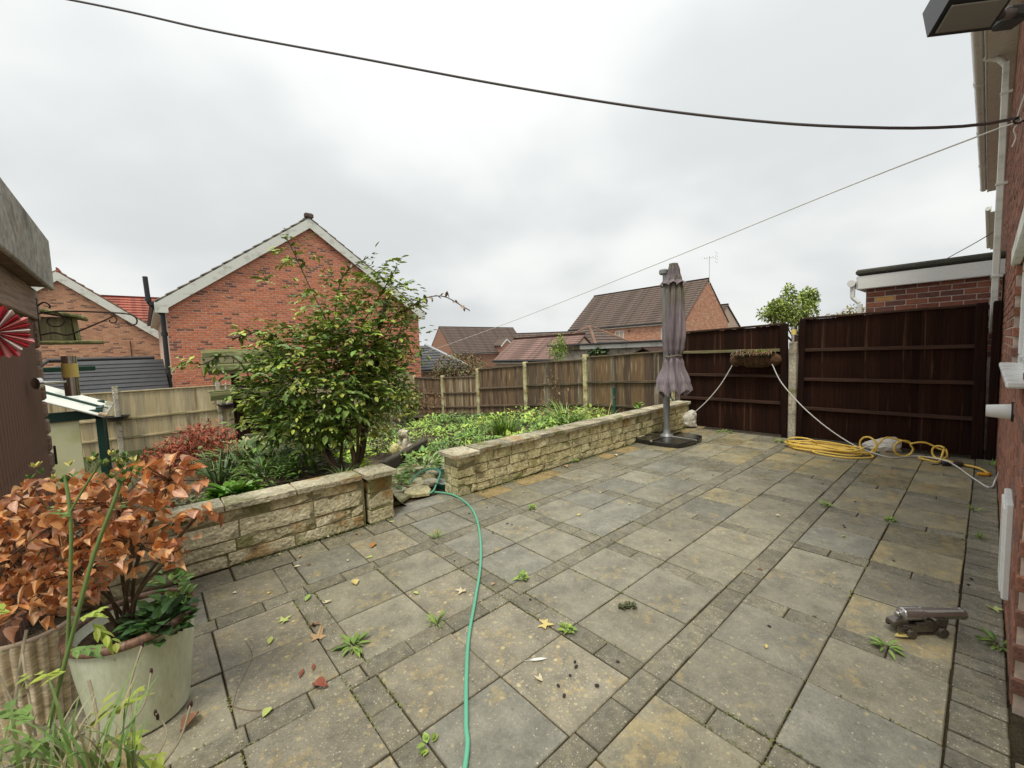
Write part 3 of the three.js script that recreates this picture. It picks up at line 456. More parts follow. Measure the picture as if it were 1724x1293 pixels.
// main gable-ended house behind the garden
{
  const W = 9.17, L = 9.4, e = 3.70, rise = 3.30, base = -1.1, zc = -3.555;
  const g = house('brick_house', 'red brick house with a white-edged gable end facing the garden', { cx: -16.72 - L / 2, cz: zc, L, W, e, rise, base, wall: mortarPink, roof: tileGable, rows: 15, barge: [1], bargeH: 0.30, verge: 0.14, flat: true, seed: 9 });
  const gw = g.children.filter(c => c.name === 'gable_wall')[1];
  brickwork(gw, { org: [L / 2 + 0.008, 0, 0], u: [0, 0, -1], n: [1, 0, 0], v0: 1.2, v1: e - base + rise, L: 0.243, H: 0.081, seed: 4, pal: PAL_RED, d: 0.05, joint: 0.019, span: v => { const t = v - (e - base); const h = t < 0 ? W / 2 : W / 2 * (1 - t / rise) - 0.02; return h > 0.1 ? [-h, h] : null; }, pick: (a, v) => a < -3.45 && v < 4.85 });
  const rc = part('verge_cap', tr(cbox(0.16, 0.20, 0.34, 0.05), L / 2 + 0.12, e - base + rise + 0.16, 0), tileMat(0.12, 0.085, 0.07), g);
  // black soil pipe with its vent above the eaves
  single('soil_pipe', 'black waste pipe on the left corner of the gable house', 'pipe', merge([tube([[-16.8, 4.42, 1.46], [-16.8, 3.75, 1.44], [-16.8, 3.62, 1.43], [-16.8, 3.25, 1.14], [-16.8, 3.12, 1.12], [-16.8, 1.0, 1.12], [-16.8, -0.9, 1.12]], 0.07, 60, 10), tr(new THREE.CylinderGeometry(0.09, 0.09, 0.12, 10), -16.8, 2.6, 1.12), tr(new THREE.CylinderGeometry(0.09, 0.09, 0.12, 10), -16.8, 1.2, 1.12), tr(new THREE.CylinderGeometry(0.085, 0.085, 0.1, 10), -16.8, 3.7, 1.44)]), plasticBlack);
}
// tan brick house at the far left
{
  const W = 7.5, L = 8, e = 3.15, rise = 3.0, base = -1.2;
  const g = house('brick_house', 'tan brick house with a white gable edge beyond the shed', { cx: -28.5 - L / 2, cz: 4.47, L, W, e, rise, base, wall: mortarBuff, roof: tileOrange, ridgeMat: tileRed, rows: 14, barge: [1], bargeH: 0.34, verge: 0.14, seed: 12 });
  brickwork(g.children.filter(c => c.name === 'gable_wall')[1], { org: [L / 2 + 0.008, 0, 0], u: [0, 0, -1], n: [1, 0, 0], v0: 1.6, v1: e - base + rise, L: 0.225, H: 0.075, seed: 14, pal: PAL_BUFF, span: v => { const t = v - (e - base); const h = t < 0 ? W / 2 : W / 2 * (1 - t / rise) - 0.02; return h > 0.1 ? [-h, h] : null; } });
  const dp = part('overflow_pipe', bar([L / 2 + 0.06, 2.0, -2.35], [L / 2 + 0.06, 4.1, -2.35], 0.02, 6), plasticBlack, g);
}
house('brick_house', 'house with a bright red tiled roof between the two gables', { cx: -37, cz: -2.0, yaw: Math.PI / 2, L: 12, W: 7, e: 4.3, rise: 1.7, base: -1.2, wall: mortarBuff, roof: tileRed, rows: 9, seed: 15 });
// long brown-roofed house beyond the parasol
{
  const W = 8, L = 12, e = 3.62, rise = 3.38, base = -1.2;
  const g = house('brick_house', 'orange brick house with a long brown tiled roof behind the parasol', { cx: -20.85, cz: -34.73, yaw: -0.01, L, W, e, rise, base, wall: mortarBuff, roof: tileBrown, rows: 17, verge: 0.06, ov: 0.2, seed: 17, windows: [[-0.15, 2.45, 0.9, 1.35, 1], [4.4, 2.45, 0.9, 1.35, 1]] });
  brickwork(g.children.filter(c => c.name === 'gable_wall')[1], { org: [L / 2 + 0.008, 0, 0], u: [0, 0, -1], n: [1, 0, 0], v0: 3.2, v1: e - base + rise, L: 0.225, H: 0.075, seed: 18, pal: PAL_ORANGE, span: v => { const t = v - (e - base); const h = t < 0 ? W / 2 : W / 2 * (1 - t / rise) - 0.02; return h > 0.1 ? [-h, h] : null; } });
  brickwork(g.children.filter(c => c.name === 'wall')[0], { org: [0, 0, W / 2 + 0.008], u: [1, 0, 0], n: [0, 0, 1], v0: 2.4, v1: e - base - 0.1, L: 0.225, H: 0.075, seed: 19, pal: PAL_ORANGE, span: () => [-L / 2, L / 2], skip: (a, v) => Math.abs(v - 3.65) < 0.72 && (Math.abs(a + 0.15) < 0.5 || Math.abs(a - 4.4) < 0.5) });
  part('extractor_vent', tr(new THREE.CylinderGeometry(0.07, 0.07, 0.08, 10), 0.9, 4.25, W / 2 + 0.06, Math.PI / 2), plasticBlack, g);
  const ae = thing('roof_aerial', 'thin television aerial on the gable end of the long brown roof', 'aerial', [-14.75, 7.0, -34.7]);
  part('mast', bar([0, -0.3, 0], [0, 2.0, 0], 0.025, 6), steel, ae); part('boom', bar([-0.5, 1.9, 0.2], [0.4, 1.9, -0.2], 0.018, 6), steel, ae);
  for (let k = 0; k < 6; k++) part('element', bar([mix(-0.5, 0.4, k / 5) - 0.15, 1.9 + 0.0, mix(0.2, -0.2, k / 5) - 0.32], [mix(-0.5, 0.4, k / 5) + 0.15, 1.9, mix(0.2, -0.2, k / 5) + 0.32], 0.012, 5), steel, ae);
  part('reflector', merge([0, 1, 2, 3].map(k => bar([0.4, 1.45 + k * 0.26, -0.7], [0.6, 1.45 + k * 0.26, 0.3], 0.012, 5))), steel, ae);
}
house('brick_house', 'lower brown-roofed house half hidden behind the right-hand gable', { cx: -22.6, cz: -40.5, L: 14, W: 8, e: 2.6, rise: 2.6, base: -1.2, wall: mortarBuff, roof: tileBrown, rows: 14, seed: 20 });
// house with two small front gables in the distance
{
  const W = 8, L = 17.4, e = 1.83, rise = 4.45, base = -2.5;
  const g = house('brick_house', 'distant brown-roofed house with two small white front gables', { cx: -62.85, cz: -46.46, yaw: Math.PI / 2, L, W, e, rise, base, wall: mortar(0.46, 0.25, 0.17, 8), roof: tileBrown, rows: 16, verge: 0.05, seed: 22 });
  for (const [x, wd] of [[2.4, 2.6], [7.4, 2.4]]) {
    const z0 = W / 2 - 1.2, top = e - base + 2.05, eave = e - base + 0.9;
    const sh = new THREE.Shape([[-wd / 2, 0], [wd / 2, 0], [wd / 2, eave], [0, top], [-wd / 2, eave]].map(q => new THREE.Vector2(...q)));
    const q = new THREE.ExtrudeGeometry(sh, { depth: 2.4, bevelEnabled: false }); q.translate(x, 0, z0); part('front_gable', metric(q), mortar(0.48, 0.26, 0.18, 9), g);
    for (const s of [-1, 1]) { const len = Math.hypot(wd / 2 + 0.2, (top - eave) * (wd / 2 + 0.2) / (wd / 2)), an = Math.atan2(top - eave, wd / 2); const b = part('bargeboard', cbox(len, 0.26, 0.06, 0.01), whitePaint, g); b.position.set(x + s * (wd / 4 + 0.1), (top + eave) / 2 - 0.02, z0 + 2.45); b.rotation.z = -s * an; const rf = part('gable_roof', cbox(len + 0.1, 0.08, 2.5, 0.01), tileBrown, g); rf.position.set(x + s * (wd / 4 + 0.1), (top + eave) / 2 + 0.18, z0 + 1.2); rf.rotation.z = -s * an; }
    windowParts(g, x, e - base - 0.35, z0 + 2.43, 1.2, 1.5, 0, 1);
  }
}
// bungalow roofs just over the side fence
function hipRoof(name, label, c, hx, hz, e, rise, ridge, mat, rows, base = -0.8) {   // ridge half-length along x
  const g = thing(name, label, 'house', [c[0], base, c[1]]), E = e - base;
  part('wall', metric(tr(new THREE.BoxGeometry(2 * hx - 0.6, E, 2 * hz - 0.6), 0, E / 2, 0)), mortarBuff, g);
  for (let i = 0; i < rows; i++) {
    const f = (i + 0.5) / rows, y = E + f * rise, ax = mix(hx, ridge, f), az = mix(hz, 0, f), dz = hz / rows, dx = (hx - ridge) / rows;
    for (const s of [-1, 1]) {
      const m = part('tile_course', cbox(2 * ax + 0.02, 0.07, Math.hypot(dz, rise / rows) + 0.02, 0.012), mat, g); m.position.set(0, y, s * az); m.rotation.x = s * (Math.atan2(rise, hz) - 0.14);
      const q = part('tile_course', cbox(Math.hypot(dx, rise / rows) + 0.02, 0.07, 2 * az + 0.02, 0.012), mat, g); q.position.set(s * ax, y, 0); q.rotation.z = -s * (Math.atan2(rise, hx - ridge) - 0.14);
    }
  }
  for (const sx of [-1, 1]) for (const sz of [-1, 1]) part('hip_tile', bar([sx * hx, E, sz * hz], [sx * ridge, E + rise, 0], 0.10, 8), tileOrange, g);
  if (ridge) part('ridge_tile', bar([-ridge, E + rise + 0.02, 0], [ridge, E + rise + 0.02, 0], 0.10, 8), mat, g);
  part('fascia', merge([cbox(2 * hx + 0.02, 0.18, 2 * hz + 0.02, 0.01).translate(0, E - 0.13, 0)]), whiteOld, g);
  return g;
}
hipRoof('bungalow', 'bungalow with a pyramid brown roof over the side fence', [-14.12, -17.65], 3.15, 3.15, 0.9, 1.98, 0, tileBrown, 12);
house('bungalow', 'pinkish tiled roof of the bungalow left of the pyramid roof', { cx: -15.15, cz: -15.1, L: 5.3, W: 3.0, e: 1.12, rise: 1.06, base: -0.8, wall: mortarBuff, roof: tilePink, rows: 11, verge: 0.05, ov: 0.12, seed: 25 });
{ // felt-roofed outbuilding over the fence
  const g = thing('outbuilding', 'flat-roofed grey outbuilding with a flaking white fascia over the fence', 'outbuilding', [-6.9, -0.4, -10.6]);
  part('wall', metric(tr(new THREE.BoxGeometry(5.0, 2.0, 2.2), 0, 1.0, 0)), std({ map: rep(stoneTex(1500, C8(150, 142, 130), C8(176, 168, 154), 0, 0), 1, 1), bumpMap: rep(stoneBump, 2, 2), bumpScale: 0.02 }), g);
  part('fascia', cbox(3.9, 0.14, 0.04, 0.006), whiteOld, g).position.set(0.75, 2.07, 1.20); part('fascia', cbox(1.25, 0.13, 0.04, 0.006), greenTimber[1], g).position.set(-1.84, 2.06, 1.195);
  part('roof_felt', cbox(5.3, 0.05, 2.7, 0.01), std({ color: new THREE.Color().setRGB(0.05, 0.05, 0.055), roughness: 0.9 }), g).position.set(0, 2.17, -0.05);
  const s = thing('small_shed', 'tiny dark pitched roof peeping over the fence left of the parasol', 'shed', [-5.0, -0.2, -8.7]);
  part('wall', metric(tr(new THREE.BoxGeometry(0.9, 1.6, 0.8), 0, 0.8, 0)), darkTimber[0], s);
  for (const k of [-1, 1]) { const q = part('roof_board', cbox(0.66, 0.04, 1.0, 0.006), darkRail, s); q.position.set(k * 0.26, 1.66, 0); q.rotation.z = -k * 0.42; }
}
{ // low dark tiled roofs either side of the gable house
  const a = thing('garage', 'low garage with a black slatted tile roof left of the gable house', 'garage', [-17.0, -1.0, 2.9]);
  part('wall', metric(tr(new THREE.BoxGeometry(2.4, 1.7, 3.2), -0.2, 0.85, 0)), mortarBuff, a);
  for (let i = 0; i < 8; i++) { const f = i / 8; const m = part('tile_course', cbox(0.48, 0.05, 3.55 - f * 1.3, 0.012), tileBlack, a); m.position.set(mix(1.4, -1.4, f), 1.92 + f * 0.92, -f * 0.65 + 0.05); m.rotation.z = -0.24; }
  part('ridge_tile', bar([-1.55, 2.86, -1.5], [-1.55, 2.86, 1.1], 0.07, 8), tileBlack, a); part('hip_tile', bar([1.6, 1.9, 1.75], [-1.5, 2.86, 1.05], 0.05, 8), tileBlack, a);
  part('fascia', cbox(0.03, 0.15, 3.5, 0.005), plasticBlack, a).position.set(1.62, 1.80, 0);
  const b = thing('garage', 'low grey tiled roof with a pale lead hip right of the gable house', 'garage', [-19.4, -1.0, -9.9]);
  part('wall', metric(tr(new THREE.BoxGeometry(2.2, 1.7, 2.6), 0, 0.85, 0)), mortarBuff, b);
  for (let i = 0; i < 9; i++) { const f = i / 9; const m = part('tile_course', cbox(0.42, 0.05, 3.7 - f * 1.35, 0.012), tileGrey, b); m.position.set(mix(1.3, -1.2, f), 1.90 + f * 1.3, f * 0.5); m.rotation.z = -0.36; }
  part('lead_hip', bar([1.4, 1.92, -1.9], [-1.2, 3.2, -0.75], 0.09, 8), std({ color: new THREE.Color().setRGB(0.34, 0.36, 0.39), roughness: 0.5, metalness: 0.3 }), b); part('gutter', bar([1.62, 1.84, -1.9], [1.62, 1.84, 1.8], 0.055, 8), plasticBlack, b);
}

// ================================================================ HOME: THE WALL AT THE RIGHT EDGE, EAVES, ANNEX
{
  const X = 1.115, g = thing('home_house', 'dark red brick house wall at the right edge with white eaves', 'house', [X, 0, -0.95]);   // local z 0 = near corner, running to -z
  const depth = 13.2, zt = -depth;
  // wall with a window opening z -0.35 .. -2.2, y 1.40 .. 2.12
  const seg = (z0, z1, y0, y1) => metric(tr(new THREE.BoxGeometry(0.30, y1 - y0, z0 - z1), 0.19, (y0 + y1) / 2, (z0 + z1) / 2));
  part('wall', merge([seg(0, -0.35, -0.1, 5.3), seg(-2.2, zt, -0.1, 5.3), seg(-0.35, -2.2, -0.1, 1.38), seg(-0.35, -2.2, 2.12, 5.3)]), mortarHome, g);
  part('end_wall', metric(tr(new THREE.BoxGeometry(1.3, 5.4, 0.28), 0.69, 2.6, -0.18)), mortarHome, g);
  part('back_wall', metric(tr(new THREE.BoxGeometry(0.3, 5.4, 6), 1.2, 2.6, 2.9)), mortarHome, g);
  const w = g.children[0];
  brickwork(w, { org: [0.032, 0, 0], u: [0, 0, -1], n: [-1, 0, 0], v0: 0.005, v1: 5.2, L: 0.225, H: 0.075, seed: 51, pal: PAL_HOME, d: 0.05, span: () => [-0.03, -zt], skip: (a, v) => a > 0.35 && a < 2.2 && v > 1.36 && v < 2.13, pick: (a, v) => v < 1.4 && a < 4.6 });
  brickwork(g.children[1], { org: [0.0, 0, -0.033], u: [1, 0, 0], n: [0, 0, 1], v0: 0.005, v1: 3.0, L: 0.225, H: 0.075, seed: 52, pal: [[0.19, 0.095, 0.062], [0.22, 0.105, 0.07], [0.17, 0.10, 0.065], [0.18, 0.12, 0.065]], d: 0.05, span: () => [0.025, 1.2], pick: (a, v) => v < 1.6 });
  const f = windowParts(w, 0.10, 1.752, -1.275, 1.84, 0.72, -Math.PI / 2, 2); f.children[3].removeFromParent();
  part('sill', cbox(0.15, 0.032, 2.0, 0.008), whitePaint, w).position.set(0.052, 1.376, -1.25);
  part('lintel', cbox(0.05, 0.11, 2.0, 0.008), whiteOld, w).position.set(0.035, 2.165, -1.27);
  // eaves: soffit, fascia and gutter, with the roof edge above
  const ev = new THREE.Group(); ev.name = 'eaves'; g.add(ev);
  part('soffit', metric(tr(new THREE.BoxGeometry(0.24, 0.02, depth - 0.1), -0.09, 5.09, zt / 2)), whitePaint, ev);
  part('fascia', cbox(0.022, 0.18, depth, 0.004), whitePaint, ev).position.set(-0.222, 5.17, zt / 2);
  const gu = []; for (let k = 0; k < 6; k++) gu.push(tr(new THREE.CylinderGeometry(0.058, 0.058, depth / 6 - 0.01, 12, 1, true, 0, Math.PI), 0, 0, 0, 0, 0, 0));
  for (let k = 0; k < 6; k++) { const q = new THREE.CylinderGeometry(0.056, 0.056, depth / 6 - 0.012, 12); q.rotateX(Math.PI / 2); const m = part('gutter', q, whitePaint, ev); m.position.set(-0.292, 5.18, zt * (k + 0.5) / 6); const j = new THREE.CylinderGeometry(0.064, 0.064, 0.09, 12); j.rotateX(Math.PI / 2); part('gutter_joint', j, whitePaint, ev).position.set(-0.292, 5.18, zt * (k + 1) / 6 + 0.05); }
  for (let k = 0; k < 5; k++) { const m = part('tile_course', cbox(0.36, 0.04, depth + 0.2, 0.01), tileBrown, ev); m.position.set(-0.16 + k * 0.27, 5.32 + k * 0.19, zt / 2); m.rotation.z = 0.58; }
  const n2 = thing('neighbour_house', 'next house along with its own white eaves, beyond the annex', 'house', [1.15, 0, -16.6]);
  part('wall', metric(tr(new THREE.BoxGeometry(0.3, 5.2, 8), 0.2, 2.6, -4)), mortarHome, n2); part('soffit', metric(tr(new THREE.BoxGeometry(0.24, 0.02, 8), -0.07, 5.06, -4)), whiteOld, n2); part('fascia', cbox(0.02, 0.18, 8, 0.004), whiteOld, n2).position.set(-0.2, 5.14, -4); part('gutter', bar([-0.26, 5.16, 0], [-0.26, 5.16, -8], 0.055, 10), whiteOld, n2);
}
{ // square white downpipe with its swan neck
  const d = thing('downpipe', 'square white downpipe rising past the dark fence to the eaves', 'downpipe', [1.065, 0, -6.62]);
  part('pipe', cbox(0.068, 3.35, 0.068, 0.008), whiteOld, d).position.set(0, 3.30, 0);
  part('swan_neck', merge([bar([0, 4.94, 0], [-0.05, 5.03, 0], 0.036, 8), bar([-0.05, 5.03, 0], [-0.19, 5.12, 0], 0.034, 8)]), whiteOld, d);
  for (const y of [2.35, 3.5, 4.6]) part('bracket', cbox(0.11, 0.035, 0.085, 0.006), whiteOld, d).position.set(0.012, y, 0);
}
{ // flat-roofed brick annex over the fence
  const g = thing('brick_annex', 'flat-roofed brick annex with white fascia behind the dark fence', 'annex', [0.42, 0, -7.0]);
  part('wall', metric(tr(new THREE.BoxGeometry(1.42, 2.42, 0.25), 0, 1.21, -0.155)), mortarHome, g); part('wall', metric(tr(new THREE.BoxGeometry(0.25, 2.42, 3.0), -0.58, 1.21, -1.8)), mortarHome, g);
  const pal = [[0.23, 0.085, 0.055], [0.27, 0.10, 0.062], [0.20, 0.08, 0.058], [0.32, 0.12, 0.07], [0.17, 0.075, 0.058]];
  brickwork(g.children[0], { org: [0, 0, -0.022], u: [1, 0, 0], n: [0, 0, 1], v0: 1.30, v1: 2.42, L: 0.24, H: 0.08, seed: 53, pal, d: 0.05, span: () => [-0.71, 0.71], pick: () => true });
  const q = g.children[0].children.find(c => Math.abs(c.position.x + 0.36) < 0.13 && Math.abs(c.position.y - 2.22) < 0.045); if (q) { q.material = brickMat(0.62, 0.34, 0.12); q.userData.label = 'single yellow brick'; }
  part('fascia', cbox(1.58, 0.20, 0.025, 0.004), whitePaint, g).position.set(-0.01, 2.50, 0.065); part('fascia', cbox(0.025, 0.20, 3.0, 0.004), whitePaint, g).position.set(-0.81, 2.50, -1.45);
  part('soffit', metric(tr(new THREE.BoxGeometry(1.56, 0.02, 0.1), -0.01, 2.405, 0.02)), whitePaint, g);
  part('roof_felt', merge([cbox(1.66, 0.09, 3.2, 0.03).translate(0, 2.66, -1.5)]), std({ map: rep(blockTex, 3, 3), color: new THREE.Color().setRGB(0.32, 0.35, 0.36), roughness: 0.9 }), g);
  const gt = part('gutter', bar([-0.88, 2.50, 0.10], [-0.88, 2.50, -2.9], 0.055, 10), whitePaint, g);
  part('downpipe', merge([cbox(0.06, 0.2, 0.06, 0.006).translate(-0.87, 2.38, 0.03), bar([-0.87, 2.28, 0.03], [-0.78, 2.18, 0.04], 0.03, 8), cbox(0.06, 2.1, 0.06, 0.006).translate(-0.77, 1.12, 0.04)]), whitePaint, g);
}
{ // things on the house wall
  const fl = thing('boiler_flue', 'stubby white flue outlet sticking out of the brick wall', 'flue', [1.147, 1.14, -2.15]);
  const q = new THREE.CylinderGeometry(0.036, 0.048, 0.11, 20); q.rotateZ(Math.PI / 2); q.translate(-0.055, 0, 0); part('terminal', q, whitePaint, fl); const c = new THREE.CylinderGeometry(0.06, 0.06, 0.012, 20); c.rotateZ(Math.PI / 2); part('collar', c.translate(-0.004, 0, 0), plasticBlack, fl);
  const mb = thing('meter_box', 'slim white meter box low on the brick wall', 'meter box', [1.147, 0.26, -1.62]);
  part('case', cbox(0.03, 0.5, 0.34, 0.006), whitePaint, mb).position.set(-0.013, 0.25, 0); part('door', cbox(0.012, 0.44, 0.29, 0.004), whitePaint, mb).position.set(-0.03, 0.25, 0);
  const L = thing('floodlight', 'black security floodlight hanging from the eaves above the corner', 'floodlight', [0.935, 2.705, -0.42], 0.72);
  const hs = new THREE.BoxGeometry(0.19, 0.10, 0.13, 1, 1, 1); const p = hs.attributes.position; for (let i = 0; i < p.count; i++) if (p.getZ(i) < 0) { p.setX(i, p.getX(i) * 0.72); p.setY(i, p.getY(i) * 0.6); } hs.computeVertexNormals(); hs.rotateX(0.95); part('housing', hs, plasticBlack, L);
  const fr = part('glass', cbox(0.162, 0.075, 0.008, 0.002), std({ color: new THREE.Color().setRGB(0.30, 0.30, 0.27), roughness: 0.15, metalness: 0.6 }), L); fr.rotation.x = 0.95; fr.position.set(0, -0.058, 0.040);
  part('bracket', merge([bar([0.09, 0.0, 0], [0.16, -0.01, -0.05], 0.016, 8), bar([0.16, -0.01, -0.05], [0.30, 0.06, -0.16], 0.016, 8), cbox(0.08, 0.05, 0.08, 0.01).translate(0.31, 0.06, -0.18)]), plasticBlack, L);
}
// overhead lines
function line(name, label, pts, r, mat, cat = 'cable') { return single(name, label, cat, tube(pts, r, 90, 6), mat); }
const cableMat = std({ color: new THREE.Color().setRGB(0.10, 0.085, 0.085), roughness: 0.7 }), cordWhite = std({ color: new THREE.Color().setRGB(0.62, 0.60, 0.55), roughness: 0.6 });
line('overhead_cable', 'thick grey cable sagging across the whole sky', [[-9.198,6.998,4.861], [-5.754,5.635,2.005], [-4.395,5.042,0.906], [-3.151,4.533,-0.073], [-2.022,4.062,-0.926], [-1.006,3.659,-1.656], [-0.169,3.36,-2.195], [0.436,3.186,-2.561], [0.798,3.122,-2.814], [1.026,3.103,-2.95], [1.123,3.105,-2.985]], 0.0115, cableMat);
line('washing_line', 'thin washing line slanting from the house down past the parasol', [[1.113,3.073,-2.97], [0.938,3.124,-3.202], [-0.162,3.217,-4.088], [-2.715,2.958,-4.797], [-6.437,2.37,-5.049], [-9.887,1.816,-5.005], [-12.967,1.244,-4.468]], 0.006, cordWhite);
line('overhead_cable', 'short thin wire rising above the annex roof', [[-0.319,3.659,-16.738], [0.222,3.866,-15.858], [0.691,3.997,-14.887], [1.177,4.178,-13.941]], 0.012, cableMat);
{ const k = thing('line_hook', 'knot of pale cord tied to a wall hook at the end of the washing line', 'hook', [1.113,3.081,-2.971]); part('hook', tube([[0.14, 0.03, 0], [0.05, 0.0, 0], [0.0, -0.02, 0.01], [-0.015, 0.01, 0.02], [0.01, 0.025, 0.01]], 0.006, 30, 6), plasticBlack, k); part('cord', tube([[0, 0, 0.01], [-0.025, 0.015, 0], [0.0, 0.03, -0.01], [0.02, 0, 0], [-0.01, -0.05, 0.01], [0.0, -0.11, 0.0], [-0.015, -0.17, 0.01]], 0.005, 50, 6), cordWhite, k); part('loose_end', tube([[0, 0.02, 0], [0.015, 0.10, -0.01], [0.04, 0.22, -0.02]], 0.005, 20, 6), cordWhite, k); }

// ================================================================ SHED AND THINGS AT THE LEFT EDGE
{
  const X1 = -3.12, X0 = -1.78, Z = 2.25, g = thing('garden_shed', 'brown fluted garden shed with a grey felt roof edge', 'shed', [(X0 + X1) / 2, 0, Z]);
  const hw = (X0 - X1) / 2;
  part('wall', metric(tr(new THREE.BoxGeometry(2 * hw - 0.1, 2.1, 1.7), 0, 1.05, 0.87)), shedTimber, g);
  const n = 20, flute = new THREE.CylinderGeometry(0.031, 0.031, 1.94, 8, 1); for (let i = 0; i < n; i++) { const m = part('cladding_board', flute, shedTimber, g); m.position.set(mix(-hw + 0.10, hw - 0.06, i / (n - 1)), 0.98, 0.012); m.scale.z = 0.75; }
  const blk = cbox(0.12, 0.108, 0.10, 0.012, { turn: true }); for (let i = 0; i < 17; i++) { const m = part('corner_block', blk, i % 3 ? shedTrim : shedTimber, g); m.position.set(-hw - 0.005, 0.06 + i * 0.116, 0.035); m.rotation.y = (i % 2) * 0.03; }
  part('top_board', cbox(2 * hw + 0.1, 0.20, 0.04, 0.006, { turn: true }), shedTrim, g).position.set(0, 2.03, -0.012);
  part('roof_fascia', cbox(2 * hw + 0.2, 0.33, 0.025, 0.006), std({ map: rep(stoneTex(1600, C8(146, 142, 134), C8(164, 160, 152), -0.6, -0.6), 0.7, 0.7), roughness: 0.95 }), g).position.set(0.12, 2.29, -0.105);
  part('roof_deck', cbox(2 * hw + 0.16, 0.05, 2.1, 0.01), std({ color: new THREE.Color().setRGB(0.10, 0.10, 0.11), roughness: 0.95 }), g).position.set(0.12, 2.36, 0.95);
  const sf = part('roof_joists', metric(tr(new THREE.BoxGeometry(2 * hw, 0.05, 0.09), 0.06, 2.165, -0.05)), shedTimber, g);
  const lc = part('hasp', cbox(0.018, 0.13, 0.012, 0.003), plasticBlack, g); lc.position.set(-hw - 0.03, 1.02, -0.025);
}
{ // wrought scroll bracket
  const b = thing('scroll_bracket', 'black wrought iron scroll bracket on the shed corner', 'bracket', [-3.08, 1.99, 2.215]);   // arm runs to -z
  const sp = (cx, cy, r0, a0, turns, dir) => { const q = []; for (let i = 0; i <= 26; i++) { const t = i / 26, a = a0 + dir * turns * 6.283 * t, r = r0 * (1 - 0.72 * t); q.push([0, cy + Math.sin(a) * r, -(cx + Math.cos(a) * r)]); } return q; };
  part('arm', tube([[0, -0.02, 0.0], [0, 0.0, -0.12], [0, -0.005, -0.40], [0, -0.03, -0.47], [0, -0.075, -0.475], [0, -0.088, -0.44], [0, -0.06, -0.42]], 0.0055, 60, 6), stemDark, b);
  part('brace', tube([[0, -0.16, 0.0], [0, -0.145, -0.06], [0, -0.16, -0.12], [0, -0.12, -0.20], [0, -0.05, -0.32], [0, -0.02, -0.36]], 0.0055, 50, 6), stemDark, b);
  part('scroll', tube(sp(0.065, -0.065, 0.060, 1.9, 1.15, -1), 0.0045, 60, 6), stemDark, b); part('scroll', tube(sp(0.345, -0.055, 0.034, 1.6, 0.8, -1), 0.0045, 40, 6), stemDark, b);
  part('back_plate', cbox(0.02, 0.28, 0.006, 0.002), stemDark, b).position.set(0, -0.06, 0.003); part('hook', tube([[0, 0.03, 0.0], [0, 0.055, -0.03], [0, 0.035, -0.055], [0, 0.015, -0.05]], 0.005, 20, 6), stemDark, b);
}
function wallLight(label, p, turn, arm) {
  const g = thing('wall_light', label, 'light', p, turn, 'steel wall lights with a yellowed lens');
  part('lower_body', tr(new THREE.CylinderGeometry(0.034, 0.034, 0.115, 24), 0, 0.058, 0), steel, g); part('lens', tr(new THREE.CylinderGeometry(0.037, 0.037, 0.085, 24), 0, 0.158, 0), new THREE.MeshPhysicalMaterial({ color: new THREE.Color().setRGB(0.80, 0.64, 0.20), roughness: 0.35 }), g); part('top_cap', tr(new THREE.CylinderGeometry(0.034, 0.034, 0.045, 24), 0, 0.224, 0), steel, g);
  part('arm', tr(bar([0, 0.09, 0], [0, 0.09, -arm], 0.012, 10), 0, 0, 0), steel, g); const rs = new THREE.CylinderGeometry(0.034, 0.034, 0.02, 20); rs.rotateX(Math.PI / 2); part('rose', rs.translate(0, 0.09, -arm - 0.005), steel, g); return g;
}
wallLight('steel wall light with a yellow lens on the shed corner', [-2.72, 1.435, 2.07], -2.45, 0.16);
wallLight('steel wall light with a yellow lens above the concrete post', [-1.045, 1.60, -6.17], 0, 0.11);
{ // bird box with a sloping roof on the shed corner
  const g = thing('bird_box', 'mossy wooden bird box with a sloping lid and ledge', 'bird box', [-3.46, 1.79, 2.17]);
  part('box', cbox(0.16, 0.17, 0.20, 0.006), greenTimber[1], g).position.set(0, 0.10, 0.02); const l = part('lid', cbox(0.21, 0.025, 0.31, 0.006), greenTimber[0], g); l.position.set(0, 0.215, 0); l.rotation.x = -0.22; const s = part('side_trim', cbox(0.17, 0.16, 0.016, 0.004), greenTimber[0], g); s.position.set(0, 0.10, -0.092); s.rotation.x = 0.08; part('ledge', cbox(0.18, 0.022, 0.38, 0.005), greenTimber[0], g).position.set(0, 0.005, -0.04);
}
single('green_rail', 'short dark green rail end below the bird box', 'rail', cbox(0.05, 0.035, 0.32, 0.004), std({ color: new THREE.Color().setRGB(0.012, 0.06, 0.04), roughness: 0.5 }), [-3.42, 1.60, 2.16]);
